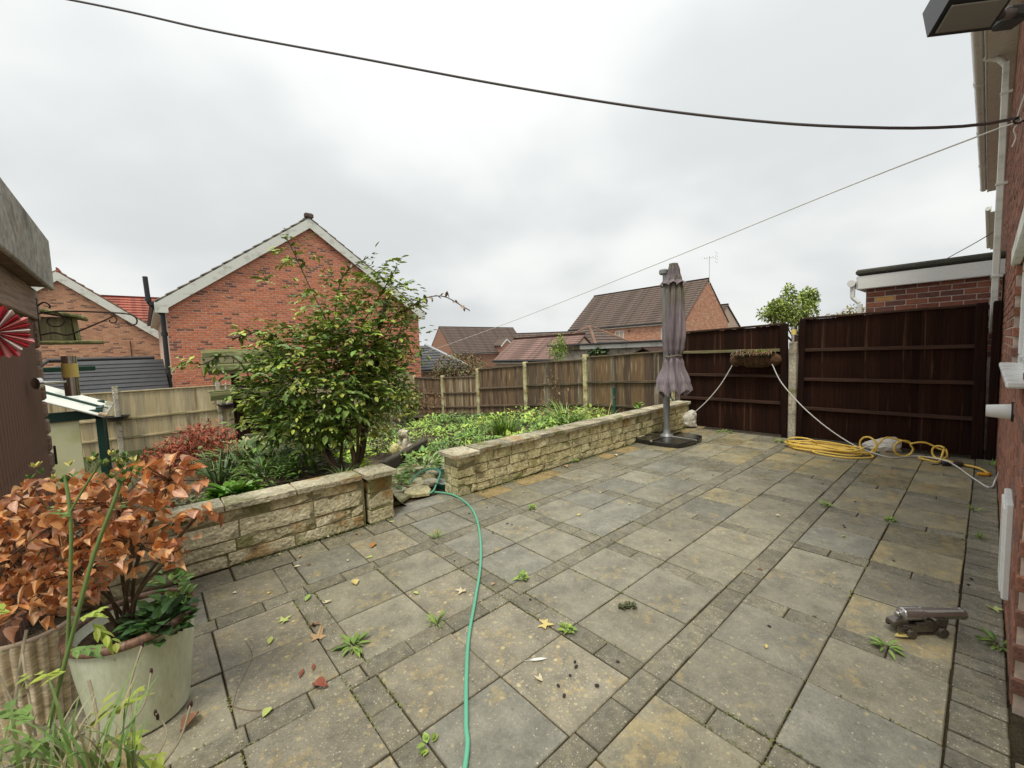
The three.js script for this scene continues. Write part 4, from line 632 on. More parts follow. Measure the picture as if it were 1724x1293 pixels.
{ // red and white pleated windmill
  const g = thing('garden_windmill', 'red and white pleated metal windmill in front of the shed', 'windmill', [-1.509,1.755,2.152], 1.6);
  const red = std({ color: new THREE.Color().setRGB(0.36, 0.018, 0.028), roughness: 0.35 }), wht = std({ color: new THREE.Color().setRGB(0.74, 0.68, 0.66), roughness: 0.4 }), rosy = std({ color: new THREE.Color().setRGB(0.66, 0.24, 0.24), roughness: 0.4 });
  const vane = (a0, a1, R, ph) => { const p = []; const P = (a, r, z) => [Math.cos(a) * r, Math.sin(a) * r, z], m = (a0 + a1) / 2, q = [P(a0, 0.025, 0), P(m, 0.03, 0.012), P(a1, 0.025, 0), P(a0, R * 0.95, 0.0), P(m, R * 1.04, 0.03), P(a1, R * 0.95, 0.0)]; for (const t of [[0, 3, 4], [0, 4, 1], [1, 4, 5], [1, 5, 2]]) for (const k of t) p.push(...q[k]); const back = []; for (const t of [[0, 4, 3], [0, 1, 4], [1, 5, 4], [1, 2, 5]]) for (const k of t) back.push(q[k][0], q[k][1], q[k][2] - 0.002); return geoFrom(p.concat(back)); };
  for (let i = 0; i < 28; i++) part('vane', vane(i / 28 * 6.283, (i + 0.94) / 28 * 6.283, 0.138 + 0.01 * (i % 3), 0), i % 2 ? red : i % 4 === 0 ? wht : rosy, g);
  part('hub', tr(new THREE.SphereGeometry(0.026, 14, 10), 0, 0, 0.02), wht, g); part('rod', bar([0, 0, -0.012], [-0.75, -0.02, -0.35], 0.006, 8), stemDark, g); g.scale.setScalar(0.68);
}
{ // small white and green lean-to store
  const g = thing('garden_store', 'small cream garden store with dark green frame and sloping white lid', 'garden store', [-5.6, 0, 2.40]), gm = std({ color: new THREE.Color().setRGB(0.008, 0.045, 0.033), roughness: 0.5 }), cr = std({ map: rep(tex(128, 128, (u, v) => mix3(C8(214, 214, 176), C8(190, 196, 140), ss(0.45, 0.75, fbm(u, v, 4, 4, 1701)))), 1, 1), roughness: 0.6 });
  // front faces +x; 0.62 wide in z, 0.5 deep
  part('front_panel', cbox(0.02, 1.0, 0.30, 0.003), cr, g).position.set(0.245, 0.60, 0.035); part('side_panel', cbox(0.40, 1.0, 0.02, 0.003), cr, g).position.set(0.02, 0.60, -0.265); part('front_panel', cbox(0.02, 0.55, 0.1, 0.003), cr, g).position.set(0.245, 0.4, 0.27);
  for (const [x, z, h] of [[0.25, -0.27, 1.10], [0.25, 0.20, 1.16], [-0.22, -0.27, 1.22], [0.25, 0.34, 1.16], [-0.22, 0.34, 1.22]]) part('frame_post', cbox(0.05, h, 0.06, 0.004), gm, g).position.set(x, h / 2, z);
  part('frame_post', cbox(0.05, 1.0, 0.045, 0.004), gm, g).position.set(0.02, 0.6, -0.275);
  part('frame_rail', cbox(0.05, 0.10, 0.66, 0.004), gm, g).position.set(0.25, 1.10, 0.03); part('frame_rail', cbox(0.5, 0.06, 0.05, 0.004), gm, g).position.set(0.02, 1.14, -0.275); const br = part('brace', cbox(0.04, 0.05, 0.22, 0.004), gm, g); br.position.set(0.255, 0.98, 0.27); br.rotation.x = 0.8;
  const lid = new THREE.Group(); lid.name = 'lid'; lid.position.set(0.02, 1.30, 0.04); lid.rotation.set(-0.46, 0, -0.16); g.add(lid);
  part('sheet', cbox(0.66, 0.018, 0.84, 0.005), whiteOld, lid); part('batten', cbox(0.035, 0.024, 0.82, 0.004), gm, lid).position.set(0.02, 0.018, 0); part('edge_strip', cbox(0.66, 0.03, 0.07, 0.006), std({ map: stoneTex(1720, C8(150, 146, 134), C8(190, 186, 172), 0.1, 0), roughness: 0.9 }), lid).position.set(0, 0.008, -0.40);
}
{ // hanging dishes on the back fence posts
  const dish = (label, p) => { const g = thing('hanging_dish', label, 'bird bath', p, 0, 'black dishes hung on the back fence posts'); part('bowl', new THREE.LatheGeometry([[0.02, -0.13], [0.14, -0.12], [0.22, -0.06], [0.27, 0.0], [0.28, 0.015], [0.25, 0.01], [0.20, -0.05], [0.02, -0.10]].map(q => new THREE.Vector2(...q)), 20), plasticBlack, g); part('hanger', merge([bar([-0.10, 0.0, 0], [-0.10, 0.55, 0], 0.012, 6), tube([[-0.10, 0.55, 0], [-0.06, 0.62, 0], [0.02, 0.60, 0]], 0.012, 12, 6)]), cordWhite, g); return g; };
  dish('black dish hanging on the concrete post left of the red maple', [-13.95, 0.30, 2.36]); dish('black dish hanging beside the wooden arbour', [-13.95, 0.36, -0.08]);
}
{ // timber arbour half swallowed by the rose bush
  const g = thing('garden_arbour', 'mossy grey timber arbour half hidden by the rose bush', 'arbour', [-10.6, terr(-10.6), -0.1]), y0 = -terr(-10.6), t = greenTimber;
  // boards run along z (to the right in the photograph)
  for (let i = 0; i < 3; i++) { const m = part('roof_board', cbox(0.05, 0.19, 1.6, 0.008, { turn: true, ox: i }), t[i % 2], g); m.position.set(0.22 - i * 0.06, 1.50 + y0 + i * 0.155, 0.03); m.rotation.z = 0.42; }
  part('front_beam', cbox(0.06, 0.14, 1.5, 0.008, { turn: true }), t[1], g).position.set(0.20, 1.41 + y0, 0.0);
  for (const z of [0.84, -0.8]) { const m = part('barge_board', cbox(0.09, 0.46, 0.035, 0.006), t[0], g); m.position.set(0.20, 1.52 + y0, z); m.rotation.z = 0.35; part('gable_end', cbox(0.5, 0.36, 0.02, 0.004), darkTimber[2], g).position.set(-0.06, 1.52 + y0, z - 0.03 * Math.sign(z)); }
  for (const z of [0.22, -0.72]) for (const x of [0.14, -0.4]) part('post', cbox(0.09, 1.40 + y0, 0.09, 0.008), darkTimber[2], g).position.set(x, (1.40 + y0) / 2, z);
  part('back_panel', cbox(0.03, 1.2, 1.0, 0.004), darkTimber[0], g).position.set(-0.42, 0.9, -0.26);
  part('shelf', cbox(0.36, 0.05, 1.5, 0.006, { turn: true }), t[0], g).position.set(0.16, 0.96 + y0, 0.03); part('shelf_front', cbox(0.03, 0.18, 1.48, 0.006, { turn: true }), t[0], g).position.set(0.35, 0.86 + y0, 0.03);
}

// ================================================================ PARASOL
{
  const g = thing('cantilever_parasol', 'closed grey mauve parasol on a black weighted base', 'parasol', [-2.54, 0, -4.87]);
  const grey = std({ color: new THREE.Color().setRGB(0.23, 0.24, 0.25), roughness: 0.45, metalness: 0.3 });
  const b = new THREE.Group(); b.name = 'base'; g.add(b);
  const sh = new THREE.Shape(); const w = 0.47; sh.moveTo(0.012, 0.012); sh.lineTo(w, 0.012); sh.bezierCurveTo(w, 0.2, w * 0.96, 0.32, w * 0.86, w * 0.86); sh.bezierCurveTo(0.32, w * 0.96, 0.2, w, 0.012, w); sh.lineTo(0.012, 0.012);
  const wg = new THREE.ExtrudeGeometry(sh, { depth: 0.05, bevelEnabled: true, bevelSize: 0.012, bevelThickness: 0.012, bevelSegments: 2, curveSegments: 8 }); wg.rotateX(-Math.PI / 2); wg.translate(0, 0.014, 0);
  const wm = std({ color: new THREE.Color().setRGB(0.02, 0.019, 0.018), roughness: 0.30, bumpMap: grainN, bumpScale: 0.004, roughnessMap: roughN });
  for (let k = 0; k < 4; k++) part('weight', wg, wm, b).rotation.y = k * Math.PI / 2;
  part('cross_bar', cbox(1.02, 0.03, 0.04, 0.004), steel, b).position.y = 0.078; part('cross_bar', cbox(0.04, 0.032, 1.02, 0.004), steel, b).position.y = 0.078;
  part('socket', new THREE.LatheGeometry([[0.11, 0.08], [0.10, 0.11], [0.06, 0.13], [0.052, 0.20], [0.046, 0.2]].map(q => new THREE.Vector2(...q)), 20), grey, g);
  part('pole', tr(new THREE.CylinderGeometry(0.045, 0.045, 2.72, 18), 0, 1.48, 0), grey, g); part('pole_cap', cbox(0.13, 0.09, 0.11, 0.02), grey, g).position.set(-0.02, 2.83, 0.02); part('sleeve', tr(new THREE.CylinderGeometry(0.056, 0.052, 0.30, 18), 0, 0.62, 0), grey, g);
  const ck = part('crank', merge([tr(cbox(0.09, 0.13, 0.10, 0.015), 0.05, 0.80, 0.05), bar([0.08, 0.83, 0.08], [0.16, 0.72, 0.10], 0.012, 8), tr(new THREE.SphereGeometry(0.02, 10, 8), 0.16, 0.72, 0.10)]), grey, g);
  // folded canopy: fabric gathered in eight pleats, tied at the waist
  const fab = std({ map: tex(256, 512, (u, v) => { const f = fbm(u, v, 120, 2, 1801), n = fbm(u, v, 6, 5, 1805, 4), st = fbm(u, v, 18, 4, 1809, 2); let c = C8(168, 154, 162).map(k => k * (0.80 + 0.22 * n + 0.14 * (f - 0.5))); const alg = ss(0.46, 0.66, st * 0.55 + n * 0.3 + ss(0.45, 1.0, v) * 0.25); return mix3(c, C8(138, 136, 100), alg * 0.85); }), bumpMap: rep(woodBump, 5, 1.5), bumpScale: 0.02, roughness: 0.95, side: THREE.DoubleSide });
  const ox = 0.10, oz = -0.06;
  function canopy(prof, hemAmp, fold, seed, ny) {
    const nt = 128, pos = [], uv = [], idx = [];
    for (let j = 0; j <= ny; j++) for (let i = 0; i <= nt; i++) {
      const t = j / ny, a = i / nt * 6.28318; let k = 0; while (k < prof.length - 2 && t > prof[k + 1][0]) k++; const [t0, r0, y0] = prof[k], [t1, r1, y1] = prof[k + 1], q = sm(clamp((t - t0) / (t1 - t0))), r = mix(r0, r1, q), y = mix(y0, y1, (t - t0) / (t1 - t0));
      const ple = Math.pow(Math.abs(Math.sin(a * 4 + 0.7 * Math.sin(t * 5 + seed))), 0.7), fine = Math.sin(a * 13 + t * 4 + seed) * 0.35 + Math.sin(a * 21 - t * 7) * 0.2;
      const rr = r * (1 - fold * (1 - ple) + fold * 0.28 * fine * Math.min(1, t * 3));
      const hem = hemAmp * ss(0.8, 1, t) * (Math.abs(Math.sin(a * 4 + 0.4)) - 0.5 + 0.3 * Math.sin(a + 1));
      pos.push(ox + Math.cos(a) * rr + 0.012 * Math.sin(t * 6), y + hem, oz + Math.sin(a) * rr); uv.push(i / nt * 2, 1 - t);
    }
    for (let j = 0; j < ny; j++) for (let i = 0; i < nt; i++) { const a = j * (nt + 1) + i, b2 = a + nt + 1; idx.push(a, b2, a + 1, a + 1, b2, b2 + 1); }
    const q = new THREE.BufferGeometry(); q.setAttribute('position', new THREE.Float32BufferAttribute(pos, 3)); q.setAttribute('uv', new THREE.Float32BufferAttribute(uv, 2)); q.setIndex(idx); q.computeVertexNormals(); return q;
  }
  const cn = part('canopy', canopy([[0, 0.03, 2.88], [0.08, 0.13, 2.72], [0.2, 0.165, 2.4], [0.5, 0.195, 1.75], [0.6, 0.175, 1.56], [0.66, 0.128, 1.44], [0.72, 0.165, 1.32], [0.88, 0.27, 0.98], [1, 0.295, 0.80]], 0.11, 0.46, 2, 60), fab, g);
  part('vent_cap', canopy([[0, 0.008, 2.965], [0.12, 0.07, 2.955], [0.4, 0.10, 2.83], [0.75, 0.145, 2.70], [1, 0.205, 2.60]], 0.05, 0.34, 4, 24), fab, cn);
  const ring = []; for (let i = 0; i < 40; i++) { const a = i / 40 * 6.283; ring.push([ox + 0.012 * Math.sin(4) + Math.cos(a) * 0.135, 1.44 + 0.01 * Math.sin(3 * a), oz + Math.sin(a) * 0.135]); } part('tie', tube(ring, 0.013, 80, 6, true), fab, cn);
}
// ================================================================ THINGS BY THE DARK FENCE
const coir = std({ map: rep(tex(128, 128, (u, v) => mix3(C8(62, 42, 26), C8(108, 78, 50), fbm(u, v, 20, 4, 1901))), 2, 2), bumpMap: grainN, bumpScale: 0.02, roughness: 1 });
{
  const g = thing('hanging_trough', 'coir-lined wire trough with withered plants on the dark fence', 'planter', [-1.655, 1.40, -6.34]), n = 20, m = 9, pos = [], r = rng(91);
  const P = (i, j) => { const t = i / n * 2 - 1, a = j / m * Math.PI / 2, k = 0.72 + 0.28 * (1 - t * t), R = 0.17 * k; return [t * 0.31, -Math.sin(a) * R * 1.25 - 0.015 + (hash2(i, j, 5) - 0.5) * 0.02, Math.cos(a) * R + (hash2(i, j, 9) - 0.5) * 0.02]; };
  for (let i = 0; i < n; i++) for (let j = 0; j < m; j++) { const a = P(i, j), b = P(i + 1, j), c = P(i + 1, j + 1), d = P(i, j + 1); pos.push(...a, ...d, ...b, ...b, ...d, ...c); }
  part('liner', metric(geoFrom(pos)), new THREE.MeshStandardMaterial({ ...{}, map: coir.map, bumpMap: coir.bumpMap, bumpScale: 0.02, roughness: 1, side: THREE.DoubleSide }), g);
  part('end', metric(tr(new THREE.SphereGeometry(0.12, 10, 8), -0.30, -0.09, 0.04)), coir, g); part('end', metric(tr(new THREE.SphereGeometry(0.11, 10, 8), 0.30, -0.09, 0.04)), coir, g);
  const wires = [tube([[-0.32, 0, 0.01], [-0.28, 0, 0.14], [0, 0, 0.185], [0.28, 0, 0.14], [0.32, 0, 0.01]], 0.006, 30, 6)]; for (let k = 0; k < 7; k++) { const x = mix(-0.27, 0.27, k / 6), R = 0.18 * (0.72 + 0.28 * (1 - (x / 0.31) ** 2)); wires.push(tube([[x, 0, R], [x, -R * 0.9, R * 0.75], [x, -R * 1.3, 0.0]], 0.004, 14, 5)); } part('wire_frame', merge(wires), plasticBlack, g);
  part('compost', tr(new THREE.BoxGeometry(0.56, 0.03, 0.2), 0, -0.03, 0.07), soilMat, g);
  const f = new Foliage(); for (let k = 0; k < 260; k++) { const green = k < 60; const p = V((r() - 0.5) * 0.6, 0.0 + r() * 0.03, 0.02 + r() * 0.16); if (green) f.leaf(V(0.02 + r() * 0.16, 0.02, 0.05 + r() * 0.12), V(r() - 0.5, 0.4 + r(), r() - 0.2), V(0, 1, 0.3), 0.05 + r() * 0.03, 0.03, vary([0.20, 0.34, 0.03], r)); else f.blade(p, V((r() - 0.5) * 1.2, 0.5 + r() * 0.4, 0.5 + r()), V(0, 1, 0), 0.10 + r() * 0.12, 0.012 + r() * 0.012, vary(r() < 0.4 ? [0.26, 0.11, 0.05] : [0.20, 0.15, 0.08], r), 3.2, 4); }
  part('withered_plants', f.geo(), leafSoft, g); part('plant_label', cbox(0.05, 0.07, 0.004, 0.001), std({ color: new THREE.Color().setRGB(0.36, 0.42, 0.62), roughness: 0.5 }), g).position.set(-0.27, 0.04, 0.12);
}
const ropeW = std({ color: new THREE.Color().setRGB(0.66, 0.65, 0.62), roughness: 0.6 });
single('white_rope', 'white rope hanging from the left end of the trough to the small bag', 'rope', tube([[-2.002,1.22,-6.22], [-2.179,0.895,-6.2], [-2.4,0.597,-6.19], [-2.644,0.342,-6.18], [-2.854,0.181,-6.2], [-3.076,0.068,-6.25]], 0.0085, 50, 6), ropeW);
single('white_rope', 'white rope drooping from the right end of the trough to the yellow hose', 'rope', tube([[-1.367,1.24,-6.22], [-1.244,0.974,-6.2], [-1.074,0.746,-6.18], [-0.859,0.512,-6.15], [-0.588,0.281,-6.1], [-0.316,0.109,-6.02], [-0.056,0.08,-5.662], [0.223,0.02,-5.652], [0.457,0.02,-5.934], [0.718,0.06,-5.678], [0.834,0.02,-5.577], [0.978,0.012,-5.105], [1.095,0.012,-4.8], [1.132,0.05,-5.023], [1.18,0.278,-4.9]], 0.0085, 120, 6), ropeW);
function bag(label, p, s, seed, turn) {
  const q = new THREE.IcosahedronGeometry(1, 4), a = q.attributes.position;
  for (let i = 0; i < a.count; i++) { const v = V().fromBufferAttribute(a, i), n = fbm3(v.x * 1.6 + seed, v.y * 1.6, v.z * 1.6, 4, seed), cr = Math.abs(fbm3(v.x * 3 + seed, v.y * 3, v.z * 3, 3, seed + 5) - 0.5); let k = 0.72 + 0.5 * n - 0.5 * cr; const ear = Math.max(0, v.x * 0.55 + v.y * 0.8) ** 6 * 0.75 + Math.max(0, v.x * 0.75 - v.y * 0.6) ** 7 * 0.55; k += ear; v.multiplyScalar(k); v.y = Math.max(v.y, -0.55); a.setXYZ(i, v.x * s[0], (v.y + 0.55) * s[1], v.z * s[2]); }
  q.deleteAttribute('uv'); q.computeVertexNormals(); return single('plastic_bag', label, 'bag', metric(q), new THREE.MeshPhysicalMaterial({ color: new THREE.Color().setRGB(0.70, 0.67, 0.60), roughness: 0.55, transmission: 0.12, thickness: 0 }), p, turn);
}
bag('crumpled white bag on the ground in the corner by the parasol', [-2.83, 0.03, -6.2], [0.16, 0.17, 0.12], 3, 0.5);
bag('pinkish white bag behind the yellow hose coil', [0.06, 0.0, -6.12], [0.21, 0.11, 0.14], 9, 0.2);
{ // yellow hose: heap of loops, then loose upright loops trailing to the wall
  const r = rng(55), pts = []; const cx = -0.52, cz = -5.62;
  for (let k = 0; k < 6; k++) { const rx = 0.30 + r() * 0.26, rz = 0.13 + r() * 0.13, ox = (r() - 0.5) * 0.16, oz = (r() - 0.5) * 0.08; for (let i = 0; i < 8; i++) { const a = i / 8 * 6.283 + k * 0.3; pts.push([cx + ox + Math.cos(a) * rx, 0.014 + k * 0.011 + Math.max(0, Math.sin(a * 1.0 + k * 1.7)) * 0.055 * r(), cz + oz + Math.sin(a) * rz]); } }
  for (let i = 0; i < 10; i++) { const a = i / 10 * 6.283; pts.push([cx - 0.22 + Math.cos(a) * 0.20, 0.10 + Math.sin(a) * 0.085, cz + 0.10 + Math.sin(a) * 0.04]); }
  pts.push([-0.55, 0.03, -5.32], [-0.2, 0.014, -5.30], [0.05, 0.02, -5.5]);
  const up = (x, y, z, R, n, ph, tilt) => { for (let i = 0; i <= n; i++) { const a = ph + i / n * 6.283; pts.push([x + Math.cos(a) * R * 0.85, y + Math.sin(a) * R, z + Math.cos(a) * tilt + i * 0.004]); } };
  up(-0.02, 0.14, -5.72, 0.115, 9, -1.4, 0.05); pts.push([0.12, 0.22, -5.9], [0.26, 0.21, -5.97]); up(0.32, 0.11, -5.92, 0.105, 9, 0.7, -0.06); pts.push([0.52, 0.20, -6.0], [0.66, 0.13, -6.02]); up(0.66, 0.10, -5.95, 0.085, 9, 0.9, 0.05); for (let i = 0; i < 7; i++) { const a = i / 7 * 6.283 + 1; pts.push([0.60 + Math.cos(a) * 0.12, 0.016 + i * 0.003, -5.84 + Math.sin(a) * 0.07]); } pts.push([0.82, 0.02, -5.78], [1.0, 0.03, -5.62], [1.09, 0.02, -5.42]);
  const g = thing('yellow_hose', 'yellow hose coiled and looping along the foot of the dark fence', 'hose'); part('hose', tube(pts, 0.0118, 900, 8), std({ color: new THREE.Color().setRGB(0.82, 0.56, 0.11), roughness: 0.42 }), g); part('connector', merge([bar([1.09, 0.02, -5.42], [1.07, 0.022, -5.36], 0.02, 10), bar([1.07, 0.022, -5.36], [1.0, 0.02, -5.34], 0.02, 10)]), std({ color: new THREE.Color().setRGB(0.75, 0.36, 0.03), roughness: 0.45 }), g);
  const pl = thing('cable_plug', 'dark rubber plug and socket on the paving by the yellow hose', 'plug', [0.79, 0.0, -5.68], 0.5); part('plug_body', cbox(0.10, 0.045, 0.05, 0.012), plasticBlack, pl).position.set(-0.06, 0.028, 0); part('socket_body', cbox(0.09, 0.055, 0.06, 0.014), stemDark, pl).position.set(0.05, 0.03, 0.0); part('cable', tube([[-0.1, 0.03, 0], [-0.16, 0.02, 0.03], [-0.2, 0.012, 0.0]], 0.009, 16, 6), plasticBlack, pl);
}
// ================================================================ CANNON ORNAMENT, HOSE, POND
{
  const g = thing('toy_cannon', 'small metal cannon ornament on a stepped carriage', 'ornament', [0.845, 0.0, -1.36], 0.84), iron = std({ color: new THREE.Color().setRGB(0.16, 0.14, 0.12), metalness: 0.7, roughness: 0.45, roughnessMap: roughN, bumpMap: grainN, bumpScale: 0.003 }), pale = std({ color: new THREE.Color().setRGB(0.44, 0.42, 0.41), metalness: 0.85, roughness: 0.38, roughnessMap: roughN });
  const lg = new THREE.LatheGeometry([[0.0, -0.175], [0.012, -0.172], [0.014, -0.160], [0.008, -0.152], [0.03, -0.148], [0.036, -0.138], [0.035, -0.05], [0.037, -0.046], [0.037, -0.038], [0.032, -0.034], [0.028, 0.10], [0.027, 0.16], [0.031, 0.172], [0.031, 0.186], [0.026, 0.19], [0.016, 0.19], [0.015, 0.12]].map(q => new THREE.Vector2(...q)), 20); lg.rotateZ(-Math.PI / 2); const ba = part('barrel', lg, pale, g); ba.position.set(0.03, 0.098, 0); ba.rotation.z = -0.03;
  const sh = new THREE.Shape([[-0.16, 0.025], [0.085, 0.025], [0.10, 0.085], [0.03, 0.093], [0.03, 0.082], [-0.02, 0.082], [-0.02, 0.070], [-0.065, 0.070], [-0.065, 0.057], [-0.11, 0.057], [-0.11, 0.045], [-0.16, 0.045]].map(q => new THREE.Vector2(...q)));
  for (const z of [-0.042, 0.030]) part('cheek', new THREE.ExtrudeGeometry(sh, { depth: 0.012, bevelEnabled: true, bevelSize: 0.002, bevelThickness: 0.002, bevelSegments: 1 }).translate(0, 0, z), iron, g);
  part('bed', cbox(0.21, 0.012, 0.062, 0.002), iron, g).position.set(-0.02, 0.036, 0); const wd = part('wedge', cbox(0.08, 0.03, 0.055, 0.004), iron, g); wd.position.set(-0.135, 0.065, 0); wd.rotation.z = 0.2;
  for (const [x, R] of [[-0.105, 0.022], [0.06, 0.024]]) for (const z of [-0.056, 0.056]) { const w = new THREE.CylinderGeometry(R, R, 0.016, 18); w.rotateX(Math.PI / 2); part('wheel', w, iron, g).position.set(x, R + 0.001, z); }
  part('trunnion', bar([0.02, 0.094, -0.06], [0.02, 0.094, 0.06], 0.008, 10), iron, g); for (const x of [-0.105, 0.06]) part('axle', bar([x, 0.023, -0.05], [x, 0.023, 0.05], 0.007, 8), iron, g);
}
{
  const g = thing('garden_hose', 'green garden hose winding over the patio into the pond', 'hose');
  part('hose', tube([[0.25, 0.013, 1.42], [-0.248,0.011,0.918], [-0.4,0.011,0.805], [-0.588,0.011,0.672], [-0.841,0.011,0.478], [-1.113,0.011,0.232], [-1.456,0.011,-0.071], [-1.876,0.011,-0.383], [-2.299,0.011,-0.635], [-2.646,0.011,-0.763], [-2.94,0.011,-0.797], [-3.1,0.02,-0.724], [-3.231,0.02,-0.605], [-3.191,0.02,-0.559], [-3.128,0.04,-0.647], [-3.36, 0.07, -0.86], [-3.50, 0.13, -0.98], [-3.62, 0.16, -0.92], [-3.66, 0.12, -0.76], [-3.58, 0.03, -0.58]], 0.0108, 260, 10), std({ map: rep(tex(64, 256, (u, v) => { const k = 0.86 + 0.2 * fbm(u, v, 4, 4, 2301, 40); return mix3([0.42 * k, 0.74 * k, 0.62 * k], [0.46, 0.50, 0.40], ss(0.62, 0.8, fbm(u, v, 3, 4, 2305, 24)) * 0.5); }), 1, 1), roughness: 0.36 }), g);
}
{ // pond with a torn green liner
  const sh = new THREE.Shape(); const P = [[-3.16, 0.84], [-3.5, 0.86], [-3.72, 1.0], [-3.86, 1.32], [-3.84, 1.75], [-3.6, 2.0], [-3.2, 1.98], [-3.12, 1.6]]; P.forEach((q, i) => i ? sh.lineTo(...q) : sh.moveTo(...q)); const q = new THREE.ShapeGeometry(sh); q.rotateX(-Math.PI / 2);
  struct('pond_water', q, new THREE.MeshPhysicalMaterial({ color: new THREE.Color().setRGB(0.10, 0.12, 0.07), roughness: 0.04 }), [0, 0.012, 0]);
  const g = thing('pond_liner', 'torn green plastic liner edge around the pond', 'pond liner'); const ring = P.map(([x, z]) => V(x, 0, -z)), c = new THREE.CatmullRomCurve3(ring, true), pos = []; const n = 60; const at = (i, k) => { const p = c.getPointAt((i % n) / n), m = V(-3.48, 0, -1.42), d = p.clone().sub(m).setY(0).normalize(); return [p.x + d.x * (k * 0.06 - 0.03), -0.01 + k * (0.085 + 0.03 * hash2(i % n, 3, 4)), p.z + d.z * (k * 0.06 - 0.03)]; };
  for (let i = 0; i < n; i++) { const a = at(i, 0), b = at(i + 1, 0), e = at(i, 1), f = at(i + 1, 1); pos.push(...a, ...e, ...b, ...b, ...e, ...f); } part('liner_skirt', geoFrom(pos), new THREE.MeshStandardMaterial({ color: new THREE.Color().setRGB(0.015, 0.22, 0.15), roughness: 0.4, side: THREE.DoubleSide }), g);
}
{ // irregular flat stones round the pond
  const r = rng(66), g = new THREE.Group(); g.name = 'crazy_paving'; g.userData = { kind: 'structure' }; scene.add(g);
  const spots = [[-3.28, -0.24], [-3.30, -0.55], [-3.60, -0.36], [-3.62, -0.68], [-3.92, -0.52], [-3.95, -0.85], [-4.22, -0.70], [-4.05, -1.15], [-4.3, -1.05], [-4.08, -1.5], [-4.35, -1.4], [-4.12, -1.85], [-4.4, -1.8], [-3.9, -2.2], [-4.25, -2.2], [-3.55, -2.28], [-3.25, -2.25], [-3.55, -0.08], [-3.9, -0.18]];
  for (const [x, z] of spots) { const sh = new THREE.Shape(), n = 7, R = 0.165 + r() * 0.04; for (let i = 0; i < n; i++) { const a = i / n * 6.283 + r() * 0.4, q = R * (0.82 + r() * 0.3); i ? sh.lineTo(Math.cos(a) * q, Math.sin(a) * q) : sh.moveTo(Math.cos(a) * q, Math.sin(a) * q); } const e = new THREE.ExtrudeGeometry(sh, { depth: 0.03, bevelEnabled: true, bevelSize: 0.006, bevelThickness: 0.006, bevelSegments: 1 }); e.rotateX(-Math.PI / 2); const m = part('paving_stone', metric(e, { ox: r() * 3, oy: r() * 3 }), [copingM[0], copingM[1], stoneR[0], stoneL[1]][(r() * 4) | 0], g); m.position.set(x, -0.005 + r() * 0.02, z); m.rotation.set((r() - 0.5) * 0.06, 0, (r() - 0.5) * 0.06); }
}
{ // small stones on the pond rim
  const r = rng(67); [[-3.42, -0.80], [-3.62, -0.88], [-3.80, -1.05], [-3.92, -1.25], [-3.95, -1.55], [-3.9, -1.8]].forEach(([x, z], i) => { const q = new THREE.IcosahedronGeometry(1, 2), a = q.attributes.position; for (let k = 0; k < a.count; k++) { const v = V().fromBufferAttribute(a, k); v.multiplyScalar(0.75 + 0.5 * fbm3(v.x * 1.3 + i * 5, v.y * 1.3, v.z * 1.3, 3, 8)); a.setXYZ(k, v.x * 0.10, v.y * 0.05, v.z * 0.085); } q.computeVertexNormals(); single('rim_stone', ['rim stone at the near left of the pond', 'flat rim stone beside the hose end', 'rim stone against the green liner', 'rim stone at the back of the pond', 'far rim stone nearly behind the wall pier', 'hidden rim stone behind the right wall pier'][i], 'stone', metric(q), [copingM[0], stoneR[0], stoneL[0]][i % 3], [x, 0.05, z], r() * 6, 'stones round the pond rim'); });
}
function sleeper(label, a, b, h, w, lift = 0) { const A = V(...a), B = V(...b), d = B.clone().sub(A), L = d.length(); const m = single('timber_sleeper', label, 'sleeper', cbox(L, h, w, 0.012, { turn: true, ox: a[0] }), sleeperM, [(a[0] + b[0]) / 2, (a[1] + b[1]) / 2 + h / 2 + lift, (a[2] + b[2]) / 2], Math.atan2(-d.z, d.x)); m.rotation.order = 'YXZ'; m.rotation.z = Math.atan2(d.y, Math.hypot(d.x, d.z)); return m; }
sleeper('dark sleeper edging the bed by the stone dog', [-4.40, 0, -0.62], [-5.62, -0.06, -1.98], 0.17, 0.10);
sleeper('long dark edging board at the back of the ground cover', [-11.2, -0.5, -4.0], [-7.4, -0.2, -5.9], 0.16, 0.06);
